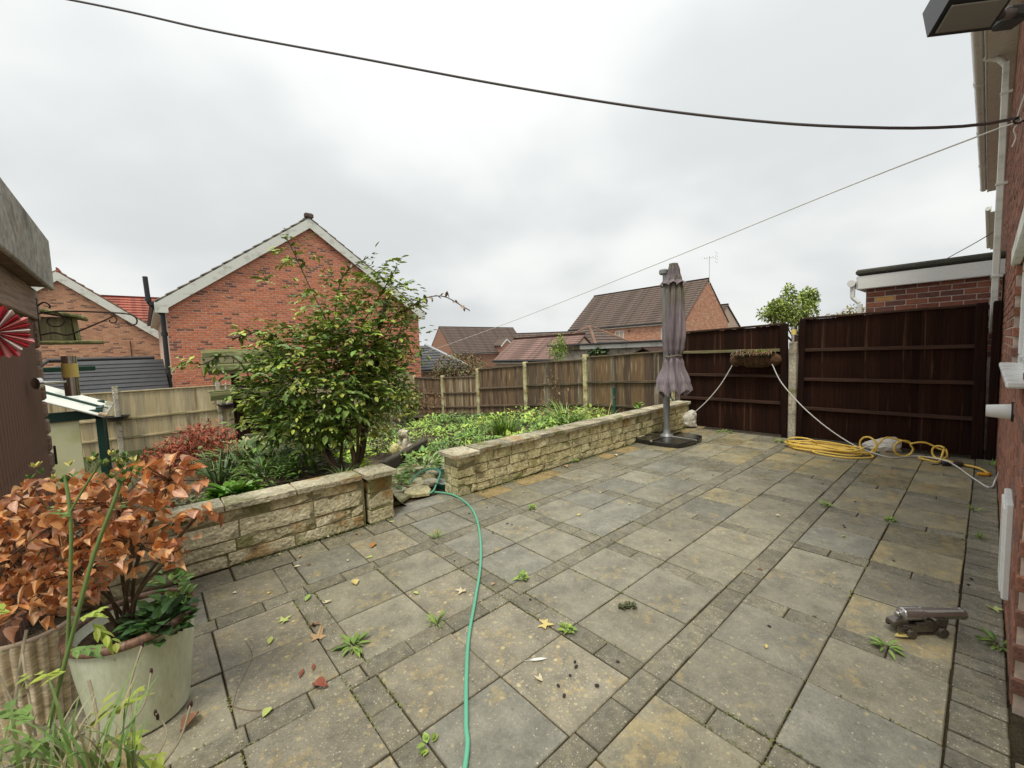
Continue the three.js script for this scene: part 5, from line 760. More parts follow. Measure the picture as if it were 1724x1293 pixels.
{ // weathered dog ornament
  const N = 46, mc = new MarchingCubes(N, std(), false, false, 60000); const S = 0.26;
  const ell = (p, c, r) => { const k = Math.hypot((p[0] - c[0]) / r[0], (p[1] - c[1]) / r[1], (p[2] - c[2]) / r[2]); return (k - 1) * Math.min(...r); };
  const smin = (a, b, k) => { const h = clamp(0.5 + 0.5 * (b - a) / k); return mix(b, a, h) - k * h * (1 - h); };
  const parts = [[[0, -0.03, -0.02], [0.085, 0.12, 0.10]], [[0, -0.14, -0.05], [0.11, 0.07, 0.12]], [[0, 0.115, 0.03], [0.072, 0.068, 0.075]], [[0, 0.095, 0.10], [0.042, 0.036, 0.055]], [[0.072, 0.095, 0.015], [0.024, 0.07, 0.035]], [[-0.072, 0.095, 0.015], [0.024, 0.07, 0.035]], [[0.05, -0.10, 0.075], [0.03, 0.11, 0.032]], [[-0.05, -0.10, 0.075], [0.03, 0.11, 0.032]], [[0.055, -0.19, 0.10], [0.036, 0.025, 0.055]], [[-0.055, -0.19, 0.10], [0.036, 0.025, 0.055]], [[0.10, -0.17, -0.02], [0.05, 0.055, 0.09]], [[-0.10, -0.17, -0.02], [0.05, 0.055, 0.09]]];
  for (let k = 0; k < N; k++) for (let j = 0; j < N; j++) for (let i = 0; i < N; i++) { const p = [i, j, k].map(q => (q / (N - 1) * 2 - 1) * S); let d = 9; for (const [c, r] of parts) d = smin(d, ell(p, c, r), 0.03); d += (fbm3(p[0] * 30, p[1] * 30, p[2] * 30, 2, 3) - 0.5) * 0.012; mc.field[i + j * N + k * N * N] = -d; }
  mc.isolation = 0; mc.update(); const q = new THREE.BufferGeometry(); q.setAttribute('position', new THREE.BufferAttribute(mc.positionArray.slice(0, mc.count * 3), 3)); q.setAttribute('normal', new THREE.BufferAttribute(mc.normalArray.slice(0, mc.count * 3), 3)); q.scale(S, S, S);
  const st = thing('dog_ornament', 'pale weathered stone dog sitting in the ground cover', 'ornament', [-5.35, 0.16, -1.44], 0.5), nm = q.attributes.normal.clone(); const mq = metric(q); mq.setAttribute('normal', nm); part('body', mq, std({ map: stoneTex(2001, C8(196, 184, 160), C8(222, 214, 194), 0.05, 0.2), roughness: 0.9 }), st).position.y = 0.06;
  part('plinth', cbox(0.30, 0.09, 0.32, 0.012), copingM[0], st).position.y = -0.16;
}
single('round_ornament', 'yellowish round stone ornament beside the dog', 'ornament', (() => { const q = new THREE.IcosahedronGeometry(0.085, 3), a = q.attributes.position; for (let k = 0; k < a.count; k++) { const v = V().fromBufferAttribute(a, k); v.multiplyScalar(0.86 + 0.3 * fbm3(v.x * 22, v.y * 22, v.z * 22, 3, 8)); if (v.y < -0.05) v.y = -0.05; a.setXYZ(k, v.x, v.y * 1.15, v.z); } q.computeVertexNormals(); return metric(q); })(), stoneM(2030, C8(176, 164, 96), C8(204, 196, 140), 0.3, 0), [-5.0, 0.16, -1.10]);
{ const p = thing('green_post', 'thin green metal post standing before the brown fence', 'post', [-4.45, -0.02, -6.1]); part('tube', tr(new THREE.CylinderGeometry(0.028, 0.028, 0.72, 12), 0, 0.36, 0), std({ color: new THREE.Color().setRGB(0.018, 0.11, 0.075), roughness: 0.5 }), p); part('cap', tr(new THREE.CylinderGeometry(0.034, 0.034, 0.14, 12), 0, 0.68, 0), std({ color: new THREE.Color().setRGB(0.012, 0.08, 0.05), roughness: 0.5 }), p); part('clip', tr(new THREE.CylinderGeometry(0.035, 0.035, 0.03, 12), 0, 0.52, 0), steel, p); }

// ================================================================ PLANTING
house('brick_house', 'long low roof ridge far away between the distant houses', { cx: -41, cz: -42, yaw: 0.86, L: 8.5, W: 7, e: 1.2, rise: 2.8, base: -2.5, wall: mortarBuff, roof: tileBrown, rows: 10, seed: 27 });
{ // raised soil behind the left wall
  const nx = 16, nz = 22, pos = [], uv = []; const P = (i, j) => { const x = mix(-3.04, -6.2, i / nx), z = mix(2.6, -0.35, j / nz), edge = ss(-0.35, 0.12, z) , fall = 1 - ss(-4.3, -6.0, x) * 0; const k = 1 - ss(1.3, 3.0, -x - 3.04); return [x, mix(terr(x) - 0.05, 0.42 * Math.max(k, 0) + terr(x) * (1 - k), edge) + (fbm3(x * 4, 0, z * 4, 3, 5) - 0.5) * 0.09, z]; };
  for (let i = 0; i < nx; i++) for (let j = 0; j < nz; j++) { const a = P(i, j), b = P(i + 1, j), c = P(i + 1, j + 1), d = P(i, j + 1); for (const q of [a, b, d, b, c, d]) { pos.push(...q); uv.push(q[0], q[2]); } }
  const m = struct('planting_bed', geoFrom(pos, uv), soilMat); m.material = soilMat; m.material.side = THREE.DoubleSide;
}
const bedY = (x, z) => { const k = 1 - ss(1.3, 3.0, -x - 3.04); return mix(terr(x), 0.42 * k + terr(x) * (1 - k), ss(-0.35, 0.12, z)); };
function inBlob(b, r) { let v; do v = V(r() * 2 - 1, r() * 2 - 1, r() * 2 - 1); while (v.lengthSq() > 1); return v; }
const RIGHT = V(0.659, 0, -0.752), FWD = V(-0.752, 0, -0.659);   // along and away from the house corner
const blobAt = (b, v) => V(...b.c).addScaledVector(RIGHT, v.x * b.r[0]).addScaledVector(V(0, 1, 0), v.y * b.r[1]).addScaledVector(FWD, v.z * b.r[2]);
function leafGeo(len, wid, fold, droop, seed) { const f = new Foliage(); f.leaf(V(0, 0, 0), V(0, 0, 1), V(0, 1, 0), len, wid, [1, 1, 1], fold, droop); const g = f.geo(); g.deleteAttribute('color'); return g; }
const rough = c => new THREE.MeshPhysicalMaterial({ color: new THREE.Color().setRGB(...c), side: THREE.DoubleSide, roughness: 0.45 });
function orient(m, p, dir, up) { const z = dir.clone().normalize(), x = up.clone().cross(z); if (x.lengthSq() < 1e-5) x.set(1, 0, 0); x.normalize(); const y = z.clone().cross(x); m.quaternion.setFromRotationMatrix(new THREE.Matrix4().makeBasis(x, y, z)); m.position.copy(p); }
{ // the big rose bush
  const base = [-3.33, 0.40, 0.20], g = thing('rose_bush', 'big bushy green rose over the left wall end with long stray shoots', 'bush', base), r = rng(301), off = V(...base).negate();
  const k = 4.36 / 705, B = [
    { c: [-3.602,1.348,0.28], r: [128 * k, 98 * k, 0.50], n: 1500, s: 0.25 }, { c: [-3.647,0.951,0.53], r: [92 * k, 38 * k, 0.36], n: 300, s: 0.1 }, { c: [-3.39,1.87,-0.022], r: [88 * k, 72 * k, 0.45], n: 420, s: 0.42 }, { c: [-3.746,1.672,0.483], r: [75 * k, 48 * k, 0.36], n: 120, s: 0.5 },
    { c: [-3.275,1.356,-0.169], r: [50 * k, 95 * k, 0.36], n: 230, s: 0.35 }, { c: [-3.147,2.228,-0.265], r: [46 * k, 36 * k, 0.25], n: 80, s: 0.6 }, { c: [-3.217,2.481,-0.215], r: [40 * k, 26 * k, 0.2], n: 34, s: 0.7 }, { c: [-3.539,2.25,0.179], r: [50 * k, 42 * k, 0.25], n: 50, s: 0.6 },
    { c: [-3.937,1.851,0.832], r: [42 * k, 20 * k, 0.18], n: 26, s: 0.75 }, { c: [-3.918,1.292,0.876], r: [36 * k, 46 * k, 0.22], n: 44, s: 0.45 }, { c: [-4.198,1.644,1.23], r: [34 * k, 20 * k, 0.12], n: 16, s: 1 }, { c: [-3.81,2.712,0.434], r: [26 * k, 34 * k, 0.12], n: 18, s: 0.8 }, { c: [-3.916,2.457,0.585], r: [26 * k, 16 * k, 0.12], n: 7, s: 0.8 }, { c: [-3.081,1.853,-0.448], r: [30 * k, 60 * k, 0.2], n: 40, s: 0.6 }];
  const f = new Foliage(); let solo = 0; const geos = [0, 1, 2, 3, 4].map(i => leafGeo(0.084 + i * 0.008, 0.044 + (i % 3) * 0.006, 0.10 + i * 0.03, 0.1 + i * 0.06)), mats = [[0.15, 0.235, 0.052], [0.19, 0.285, 0.065], [0.12, 0.195, 0.046], [0.31, 0.38, 0.08]].map(rough);
  for (const b of B) for (let i = 0; i < b.n; i++) {
    const v = inBlob(b, r); if (v.length() < 0.35 && r() < 0.5) v.multiplyScalar(1.8); const p = blobAt(b, v).add(off); if (p.y < -0.05) continue;
    const out = V(v.x * RIGHT.x - v.z * -FWD.x, v.y * 0.6 + 0.15, v.x * RIGHT.z + v.z * FWD.z).add(rdir(r).multiplyScalar(0.8)).normalize();
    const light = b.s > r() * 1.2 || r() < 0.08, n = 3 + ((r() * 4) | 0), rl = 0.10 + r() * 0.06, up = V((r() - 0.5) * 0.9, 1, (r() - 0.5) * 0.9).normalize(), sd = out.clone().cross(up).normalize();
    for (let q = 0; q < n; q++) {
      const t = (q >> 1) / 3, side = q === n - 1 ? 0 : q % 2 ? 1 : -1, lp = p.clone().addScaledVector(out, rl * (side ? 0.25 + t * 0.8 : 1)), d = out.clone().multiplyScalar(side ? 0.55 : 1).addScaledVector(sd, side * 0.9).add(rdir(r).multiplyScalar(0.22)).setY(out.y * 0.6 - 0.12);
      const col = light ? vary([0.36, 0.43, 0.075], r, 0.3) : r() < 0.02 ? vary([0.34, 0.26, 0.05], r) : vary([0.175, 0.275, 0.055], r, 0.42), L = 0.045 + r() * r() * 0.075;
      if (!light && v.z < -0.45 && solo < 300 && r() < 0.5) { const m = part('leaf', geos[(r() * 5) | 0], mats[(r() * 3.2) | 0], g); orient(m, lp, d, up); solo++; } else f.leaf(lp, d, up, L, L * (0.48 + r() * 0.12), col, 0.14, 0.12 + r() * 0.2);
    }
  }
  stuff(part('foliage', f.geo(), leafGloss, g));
  const W = (p) => V(...p).add(off).toArray();
  const tips = [[-3.706,1.633,0.289], [-3.461,1.874,-0.018], [-3.284,1.61,-0.189], [-3.765,1.283,0.702], [-3.464,1.253,0.21], [-3.149,2.291,-0.27], [-3.86,1.713,0.76], [-3.096,1.082,0.115], [-3.875,0.989,0.406], [-3.169,0.909,0.218]];
  tips.forEach((t, i) => { const e = W(t), a = [(i % 5 - 2) * 0.045, 0, ((i * 3) % 5 - 2) * 0.045]; part('stem', tube([a, [a[0] * 1.6 + e[0] * 0.15, 0.22, a[2] * 1.6 + e[2] * 0.15], [mix(a[0], e[0], 0.55), e[1] * 0.6, mix(a[2], e[2], 0.5)], e], 0.013 + (i % 3) * 0.004, 24, 6), i % 2 ? bark : stemDark, g); });
  const shoots = [[[-3.526,1.877,0.208], [-3.685,2.32,0.338], [-3.813,2.7,0.44], [-3.881,2.89,0.495]], [[-3.526,1.877,0.208], [-3.483,2.433,0.094], [-3.305,2.659,-0.135]], [[-3.361,1.868,0.021], [-3.172,2.354,-0.252], [-3.104,2.536,-0.35]], [[-3.656,1.641,0.536], [-3.866,1.895,0.746], [-4.046,1.845,1.033]], [[-3.928,1.353,0.88], [-4.04,1.665,1.047], [-4.256,1.587,1.303]], [[-3.199,1.605,-0.285], [-3.09,2.107,-0.468], [-2.884,2.235,-0.718], [-2.668,2.071,-0.946]], [[-3.25,1.862,-0.257], [-3.152,2.079,-0.394], [-2.967,2.196,-0.619]]];
  shoots.forEach((s, i) => { part('shoot', tube(s.map(W), 0.0055, 30, 5), i === 5 ? bark : stemDark, g); });
  const f2 = new Foliage(); shoots.forEach((s, i) => { const c = new THREE.CatmullRomCurve3(s.map(q => V(...W(q)))); const n = i === 5 ? 26 : 20; for (let q = 0; q < n; q++) { const t = 0.35 + 0.65 * q / n, p = c.getPointAt(t), d = c.getTangentAt(t).multiplyScalar(0.4).add(rdir(r)).normalize(), L = 0.045 + r() * 0.05; f2.leaf(p, d, V(r() - 0.5, 1, r() - 0.5), L, L * 0.5, i === 5 ? vary([0.26, 0.17, 0.10], r) : vary(r() < 0.4 ? [0.20, 0.22, 0.04] : [0.09, 0.14, 0.03], r), 0.14, 0.3); } });
  stuff(part('shoot_leaves', f2.geo(), leafGloss, g));
}
function bushOf(name, label, cat, base, B, o) {   // generic crown made of many small leaves
  const g = thing(name, label, cat, base, 0, o.group), r = rng(o.seed), off = V(...base).negate(), f = new Foliage();
  for (const b of B) for (let i = 0; i < b.n; i++) { const v = inBlob(b, r); const q = v.clone(); if (o.shell) q.setLength(Math.max(v.length(), Math.pow(r(), 0.4))); const lump = 0.8 + 0.35 * fbm3(q.x * 3 + o.seed, q.y * 3, q.z * 3, 2, 4); const p = blobAt(b, q.multiplyScalar(lump)).add(off), d = rdir(r).add(V(v.x, v.y * 0.5 + (o.lift || 0), v.z).multiplyScalar(0.7)), L = o.len * (0.65 + r() * 0.7), c = o.cols[(r() * o.cols.length) | 0]; f.leaf(p, d, V(r() - 0.5, 1, r() - 0.5), L, L * (o.asp || 0.5), vary(c, r, o.vary || 0.3), 0.12, 0.25); }
  stuff(part('foliage', f.geo(), o.mat || leafSoft, g));
  const top = V(...B[0].c).add(off); const trunk = [bar([0, -0.05, 0], [top.x * 0.5, top.y * 0.6, top.z * 0.5], o.trunk || 0.025, 8, (o.trunk || 0.025) * 0.6)];
  for (let i = 0; i < (o.limbs || 4); i++) { const b = B[i % B.length], q = blobAt(b, inBlob(b, r).multiplyScalar(0.7)).add(off); trunk.push(bar([top.x * 0.4, top.y * 0.5, top.z * 0.4], q.toArray(), (o.trunk || 0.025) * 0.5, 6, (o.trunk || 0.025) * 0.2)); }
  part('trunk', merge(trunk), bark, g); return g;
}
bushOf('japanese_maple', 'dark red fine-leaved maple in front of the pale fence', 'shrub', [-4.75, 0.30, 1.38], [{ c: [-5.098,0.5,1.401], r: [0.54, 0.30, 0.42], n: 2000 }, { c: [-4.991,0.73,1.252], r: [0.36, 0.20, 0.3], n: 900 }, { c: [-5.13,0.511,1.588], r: [0.30, 0.18, 0.3], n: 600 }], { seed: 311, len: 0.062, asp: 0.24, cols: [[0.34, 0.075, 0.04], [0.40, 0.10, 0.05], [0.24, 0.05, 0.034], [0.46, 0.15, 0.075]], limbs: 8, trunk: 0.03, lift: -0.3 });
// plants in the raised bed, each clump on its own
function clump(name, label, p, o) { const r = rng(o.seed), f = new Foliage(); for (let i = 0; i < o.n; i++) { const a = r() * 6.283, q = V(Math.cos(a) * o.r * Math.sqrt(r()), 0, Math.sin(a) * o.r * Math.sqrt(r())), d = V(q.x / o.r * o.spread + (r() - 0.5) * 0.7, 1, q.z / o.r * o.spread + (r() - 0.5) * 0.7), L = o.len * (0.5 + r() * 0.8), c = vary(o.cols[(r() * o.cols.length) | 0], r, 0.28); if (o.blade) f.blade(q, d, V(0, 1, 0), L, o.w * (0.7 + r() * 0.6), c, o.bend, 6); else f.leaf(q.clone().setY(r() * o.h), d.setY(0.25 + r() * 0.7), V(0, 1, 0), L, L * (o.asp || 0.6), c, 0.2, 0.4); } const g = thing(name, label, o.cat || 'plant', p, 0, o.group); stuff(part('foliage', f.geo(), o.mat || leafGloss, g)); return g; }
clump('strap_leaf_plant', 'strap-leaved clump with a bent seed stalk beside the red maple', [-3.975,0.4,1.239], { seed: 401, n: 70, r: 0.10, blade: 1, spread: 0.9, len: 0.36, w: 0.016, bend: 1.3, cols: [[0.081, 0.149, 0.047], [0.121, 0.203, 0.068]] });
clump('leafy_plant', 'bright green lettuce-like plant on the wall edge', [-3.295,0.42,1.217], { seed: 402, n: 130, r: 0.13, h: 0.08, spread: 1, len: 0.12, asp: 0.7, cols: [[0.149, 0.324, 0.034], [0.108, 0.257, 0.034], [0.203, 0.378, 0.054]] });
clump('leafy_plant', 'narrow-leaved green clump left of the rose stems', [-3.567,0.41,0.911], { seed: 403, n: 300, r: 0.24, h: 0.22, spread: 1, len: 0.10, asp: 0.24, cols: [[0.135, 0.257, 0.047], [0.095, 0.189, 0.041], [0.216, 0.324, 0.068]] });
clump('leafy_plant', 'feathery green clump under the rose bush', [-3.628,0.41,0.573], { seed: 404, n: 320, r: 0.24, h: 0.24, spread: 1, len: 0.10, asp: 0.22, cols: [[0.149, 0.270, 0.047], [0.095, 0.203, 0.041], [0.243, 0.351, 0.068]] });
clump('leafy_plant', 'low yellow-green clump beside the rose stems', [-3.871,0.4,0.291], { seed: 405, n: 220, r: 0.22, h: 0.2, spread: 1, len: 0.09, asp: 0.3, cols: [[0.270, 0.405, 0.054], [0.176, 0.297, 0.047]] });
clump('strap_leaf_plant', 'pale green grassy clump drooping over the wall by the dark crack', [-3.187,0.44,0.313], { seed: 406, n: 46, r: 0.06, blade: 1, spread: 1.0, len: 0.17, w: 0.012, bend: 2.0, cols: [[0.270, 0.351, 0.135], [0.176, 0.257, 0.081]] });
clump('leafy_plant', 'dark mixed foliage behind the bed plants', [-4.384,0.36,0.872], { seed: 407, n: 520, r: 0.5, h: 0.26, spread: 0.8, len: 0.12, asp: 0.3, cols: [[0.068, 0.121, 0.027], [0.121, 0.203, 0.041], [0.189, 0.257, 0.068]] });
clump('leafy_plant', 'pale variegated foliage between the maple and the rose', [-5.427,0.34,0.794], { seed: 408, n: 200, r: 0.28, h: 0.22, spread: 1, len: 0.10, asp: 0.4, cols: [[0.351, 0.405, 0.121], [0.189, 0.270, 0.068], [0.405, 0.324, 0.189]] });
clump('ground_creeper', 'small creeping weeds along the left wall top', [-3.213,0.42,1.553], { seed: 409, n: 420, r: 0.36, h: 0.05, spread: 1.5, len: 0.035, asp: 0.55, cols: [[0.216, 0.257, 0.068], [0.135, 0.189, 0.047], [0.297, 0.270, 0.121]] });
{ // seed stalks by the maple
  const g = thing('seed_stalk', 'pale dry seed stalk with a round head before the maple', 'plant', [-4.322,0.4,1.287]); part('stalk', tube([[0, 0, 0], [-0.05, 0.18, 0.02], [-0.12, 0.30, 0.05]], 0.004, 20, 5), dryStem, g); part('head', tr(new THREE.IcosahedronGeometry(0.024, 2), -0.122, 0.312, 0.052), std({ color: new THREE.Color().setRGB(0.26, 0.28, 0.12) }), g);
  const h = thing('dead_flower_head', 'tuft of dead straw-coloured leaves between maple and rose', 'plant', [-4.622,0.4,1.108]); const f = new Foliage(), r = rng(77); for (let i = 0; i < 70; i++) f.blade(V((r() - 0.5) * 0.1, 0.16, (r() - 0.5) * 0.1), V(r() - 0.5, 0.5, r() - 0.5), V(0, 1, 0), 0.10 + r() * 0.08, 0.012, vary([0.34, 0.24, 0.13], r), 3.0, 4); part('leaves', f.geo(), leafSoft, h); part('stem', bar([0, 0, 0], [0, 0.17, 0], 0.006, 5), dryStem, h);
}
{ // carpet of weeds in the middle bed
  const r = rng(411), f = new Foliage(); let n = 0;
  while (n < 10500) {
    const x = mix(-11, -3.15, Math.pow(r(), 0.75)), z = mix(-6.25, -0.75, r());
    if (x > -4.62 && z > -2.55) continue; if (x > -4.35 && r() < 0.35) continue; if ((x + 11.2) * 0.5 + (z + 4.0) < -0.05 && x < -7.3) continue; if (x < -6.2 && z > -1.0) continue; const line = -0.62 + (x + 4.4) * 1.115; if (x > -5.7 && z > line - 0.05) continue;
    const d = fbm3(x * 1.1, 2, z * 1.1, 3, 9); if (d < 0.36 && r() < 0.8) continue; const h = 0.03 + Math.max(0, d - 0.38) * 0.75 * r(), dark = fbm3(x * 1.7 + 5, 1, z * 1.7, 3, 19);
    const k = fbm3(x * 0.9 + 9, 3, z * 0.9, 2, 29), c = r() < 0.05 ? [0.30, 0.21, 0.09] : dark > 0.57 ? [0.17, 0.29, 0.08] : dark < 0.44 ? [0.42, 0.57, 0.12] : [0.30, 0.47, 0.10], L = k > 0.56 ? 0.025 + r() * 0.04 : 0.045 + r() * r() * 0.12; if (k < 0.40 && r() < 0.5) { f.blade(V(x, terr(x), z), V(r() - 0.5, 1, r() - 0.5), V(0, 1, 0), 0.12 + r() * 0.16, 0.010 + r() * 0.008, vary(c, r, 0.3), 1.6, 4); n++; continue; } f.leaf(V(x, terr(x) + h, z), V(r() - 0.5, 0.12 + r() * 0.35, r() - 0.5), V((r() - 0.5) * 0.5, 1, (r() - 0.5) * 0.5), L, L * (0.4 + r() * 0.35), vary(c, r, 0.35), 0.16, 0.35); n++;
  }
  const m = new THREE.Mesh(f.geo(), leafSoft); m.name = 'ground_cover'; m.userData = { kind: 'stuff', label: 'bright green weeds carpeting the middle bed', category: 'ground cover' }; m.castShadow = m.receiveShadow = true; scene.add(m);
  const l = new Foliage(); for (let i = 0; i < 5200; i++) { const x = mix(-14.05, -5.6, r()), z = mix(-1.6, 6, r()); if (x > -7 && z > 2) continue; l.blade(V(x, terr(x) - 0.01, z), V((r() - 0.5) * 0.9, 1, (r() - 0.5) * 0.9), V(0, 1, 0), 0.06 + r() * 0.10, 0.016, vary([0.10, 0.17, 0.035], r, 0.35), 0.9, 3); }
  const q = new THREE.Mesh(l.geo(), leafSoft); q.name = 'rough_grass'; q.userData = { kind: 'stuff', label: 'rough grass at the foot of the pale back fence', category: 'grass' }; q.castShadow = q.receiveShadow = true; scene.add(q);
}
clump('grass_tuft', 'dense upright green grass tuft in the middle bed', [-5.35, -0.05, -3.62], { seed: 421, n: 190, r: 0.20, blade: 1, spread: 0.75, len: 0.48, w: 0.020, bend: 1.1, cols: [[0.176, 0.297, 0.047], [0.121, 0.230, 0.041], [0.270, 0.378, 0.068]] });
clump('grass_tuft', 'pale arching grass tuft near the mossy post', [-4.95, -0.02, -5.05], { seed: 422, n: 150, r: 0.18, blade: 1, spread: 1.1, len: 0.70, w: 0.022, bend: 1.7, cols: [[0.297, 0.405, 0.095], [0.203, 0.311, 0.068], [0.432, 0.459, 0.162]] });
clump('grass_tuft', 'few long yellow grass blades leaning on the right wall top', [-3.75, 0, -4.75], { seed: 423, n: 16, r: 0.08, blade: 1, spread: 1.2, len: 0.62, w: 0.014, bend: 1.3, cols: [[0.486, 0.486, 0.162]] });
clump('fern_clump', 'leafy fern-like weeds growing over the pond paving', [-3.824,0.019,-0.483], { seed: 424, n: 110, r: 0.24, h: 0.10, spread: 1.2, len: 0.11, asp: 0.36, cols: [[0.216, 0.405, 0.081], [0.324, 0.513, 0.135]] });
clump('fern_clump', 'pale green weeds in front of the dark sleeper', [-4.107,0.02,-1.103], { seed: 425, n: 130, r: 0.26, h: 0.12, spread: 1.2, len: 0.12, asp: 0.36, cols: [[0.243, 0.405, 0.095], [0.351, 0.540, 0.162]] });
clump('leafy_plant', 'lime yellow leafy clump right of the rose stems', [-4.75, 0.02, -0.28], { seed: 426, n: 240, r: 0.26, h: 0.30, spread: 1, len: 0.10, asp: 0.65, cols: [[0.513, 0.621, 0.068], [0.405, 0.540, 0.068], [0.297, 0.459, 0.068]] });
clump('leafy_plant', 'small sprig on the right wall behind the parasol pole', [-3.251,0.44,-5.148], { seed: 427, n: 16, r: 0.05, h: 0.12, spread: 0.6, len: 0.08, asp: 0.6, cols: [[0.216, 0.378, 0.068]] });
bushOf('leafy_shrub', 'pale yellow-green shrub in the far fence corner', 'shrub', [-10.9, -0.5, -3.35], [{ c: [-10.321,0.184,-4.016], r: [0.45, 0.48, 0.4], n: 420 }, { c: [-10.281,0.587,-3.5], r: [0.5, 0.42, 0.4], n: 360 }], { seed: 431, len: 0.13, asp: 0.55, cols: [[0.36, 0.36, 0.09], [0.24, 0.28, 0.07], [0.16, 0.22, 0.05]] });
bushOf('leafy_shrub', 'russet thin shrub against the brown fence corner', 'shrub', [-12.0, -0.6, -4.6], [{ c: [-11.411,0.138,-5.201], r: [0.6, 0.45, 0.4], n: 260 }], { seed: 432, len: 0.10, asp: 0.3, cols: [[0.24, 0.11, 0.05], [0.30, 0.18, 0.08]], limbs: 9 });
bushOf('leafy_shrub', 'grey-green airy shrub right of the rose', 'shrub', [-6.2, -0.1, -0.9], [{ c: [-5.588,0.717,-1.26], r: [0.30, 0.34, 0.3], n: 420 }, { c: [-5.448,0.314,-1.068], r: [0.24, 0.24, 0.25], n: 260 }], { seed: 433, len: 0.075, asp: 0.4, cols: [[0.26, 0.26, 0.12], [0.18, 0.22, 0.08], [0.32, 0.28, 0.16]], limbs: 8, trunk: 0.015 });
{ const g = thing('dry_flower_stems', 'brown dried flower stems standing before the brown fence', 'plant', [-5.35, -0.03, -5.25]), r = rng(441), ss2 = [], f = new Foliage(); for (let k = 0; k < 6; k++) { const x = (r() - 0.5) * 0.5, h = 0.7 + r() * 0.5; ss2.push(tube([[0, 0, 0], [x * 0.4, h * 0.5, x * 0.2], [x, h, -x * 0.6]], 0.007, 14, 5)); for (let q = 0; q < 5; q++) { const t = 0.5 + q * 0.12; const p = V(x * t, h * t, -x * 0.6 * t), e = p.clone().add(V((r() - 0.5) * 0.3, 0.05, (r() - 0.5) * 0.3)); ss2.push(bar(p.toArray(), e.toArray(), 0.004, 4)); for (let j = 0; j < 7; j++) f.leaf(e, rdir(r), V(0, 1, 0), 0.035, 0.02, vary([0.40, 0.32, 0.20], r)); } } part('stems', merge(ss2), std({ color: new THREE.Color().setRGB(0.16, 0.10, 0.06), roughness: 0.9 }), g); part('seed_heads', f.geo(), leafSoft, g); }
// beyond the fences
bushOf('overhanging_bush', 'brownish green bush leaning over the greyish fence panel', 'bush', [-13.2, -0.9, -8.0], [{ c: [-12.953,1.143,-7.819], r: [1.1, 0.52, 0.7], n: 1300 }, { c: [-11.986,0.791,-7.967], r: [0.7, 0.34, 0.6], n: 600 }, { c: [-13.196,0.866,-7.205], r: [0.6, 0.3, 0.5], n: 400 }], { seed: 451, len: 0.13, asp: 0.3, cols: [[0.18, 0.19, 0.08], [0.24, 0.21, 0.10], [0.14, 0.16, 0.07], [0.28, 0.13, 0.08]], limbs: 12, trunk: 0.06 });
bushOf('conifer_bush', 'bright green feathery bush just over the fence', 'bush', [-7.9, -0.6, -8.0], [{ c: [-7.408,1.563,-7.498], r: [0.30, 0.36, 0.3], n: 700 }, { c: [-7.336,1.856,-7.614], r: [0.13, 0.26, 0.15], n: 200 }], { seed: 452, len: 0.075, asp: 0.25, cols: [[0.30, 0.42, 0.08], [0.22, 0.34, 0.06]], lift: 0.6 });
bushOf('hedge_bush', 'dark ivy hedge in front of the flat-roofed outbuilding', 'hedge', [-6.3, -0.4, -9.2], [{ c: [-6.922,1.41,-9.86], r: [0.9, 0.26, 0.3], n: 700 }, { c: [-7.555,1.396,-9.44], r: [0.3, 0.2, 0.3], n: 160 }, { c: [-6.367,1.464,-10.194], r: [0.5, 0.26, 0.3], n: 380 }], { seed: 453, len: 0.11, asp: 0.6, cols: [[0.045, 0.085, 0.03], [0.07, 0.12, 0.035], [0.12, 0.16, 0.07]] });
bushOf('broadleaf_tree', 'light green tree standing beyond the dark fence', 'tree', [-6.4, -1, -28.5], [{ c: [-6.761,3.37,-27.612], r: [1.35, 0.95, 1.2], n: 1500 }, { c: [-7.347,3.402,-26.948], r: [0.7, 0.8, 0.8], n: 700 }, { c: [-6.962,4.474,-27.512], r: [0.35, 0.55, 0.4], n: 260 }, { c: [-6.158,4.218,-28.399], r: [0.55, 0.6, 0.5], n: 520 }, { c: [-7.813,3.322,-26.408], r: [0.45, 0.4, 0.4], n: 160 }], { seed: 454, len: 0.20, asp: 0.5, cols: [[0.32, 0.40, 0.09], [0.38, 0.45, 0.11], [0.25, 0.33, 0.08]], trunk: 0.12, limbs: 10 });
bushOf('broadleaf_tree', 'yellowing twiggy treetop beside the annex gutter', 'tree', [-3.4, -1, -30], [{ c: [-4.146,2.935,-29.022], r: [0.7, 0.6, 0.6], n: 300 }, { c: [-4.75,2.867,-28.326], r: [0.7, 0.3, 0.5], n: 120 }], { seed: 455, len: 0.18, asp: 0.45, cols: [[0.36, 0.28, 0.09], [0.26, 0.26, 0.08]], trunk: 0.08, limbs: 10 });

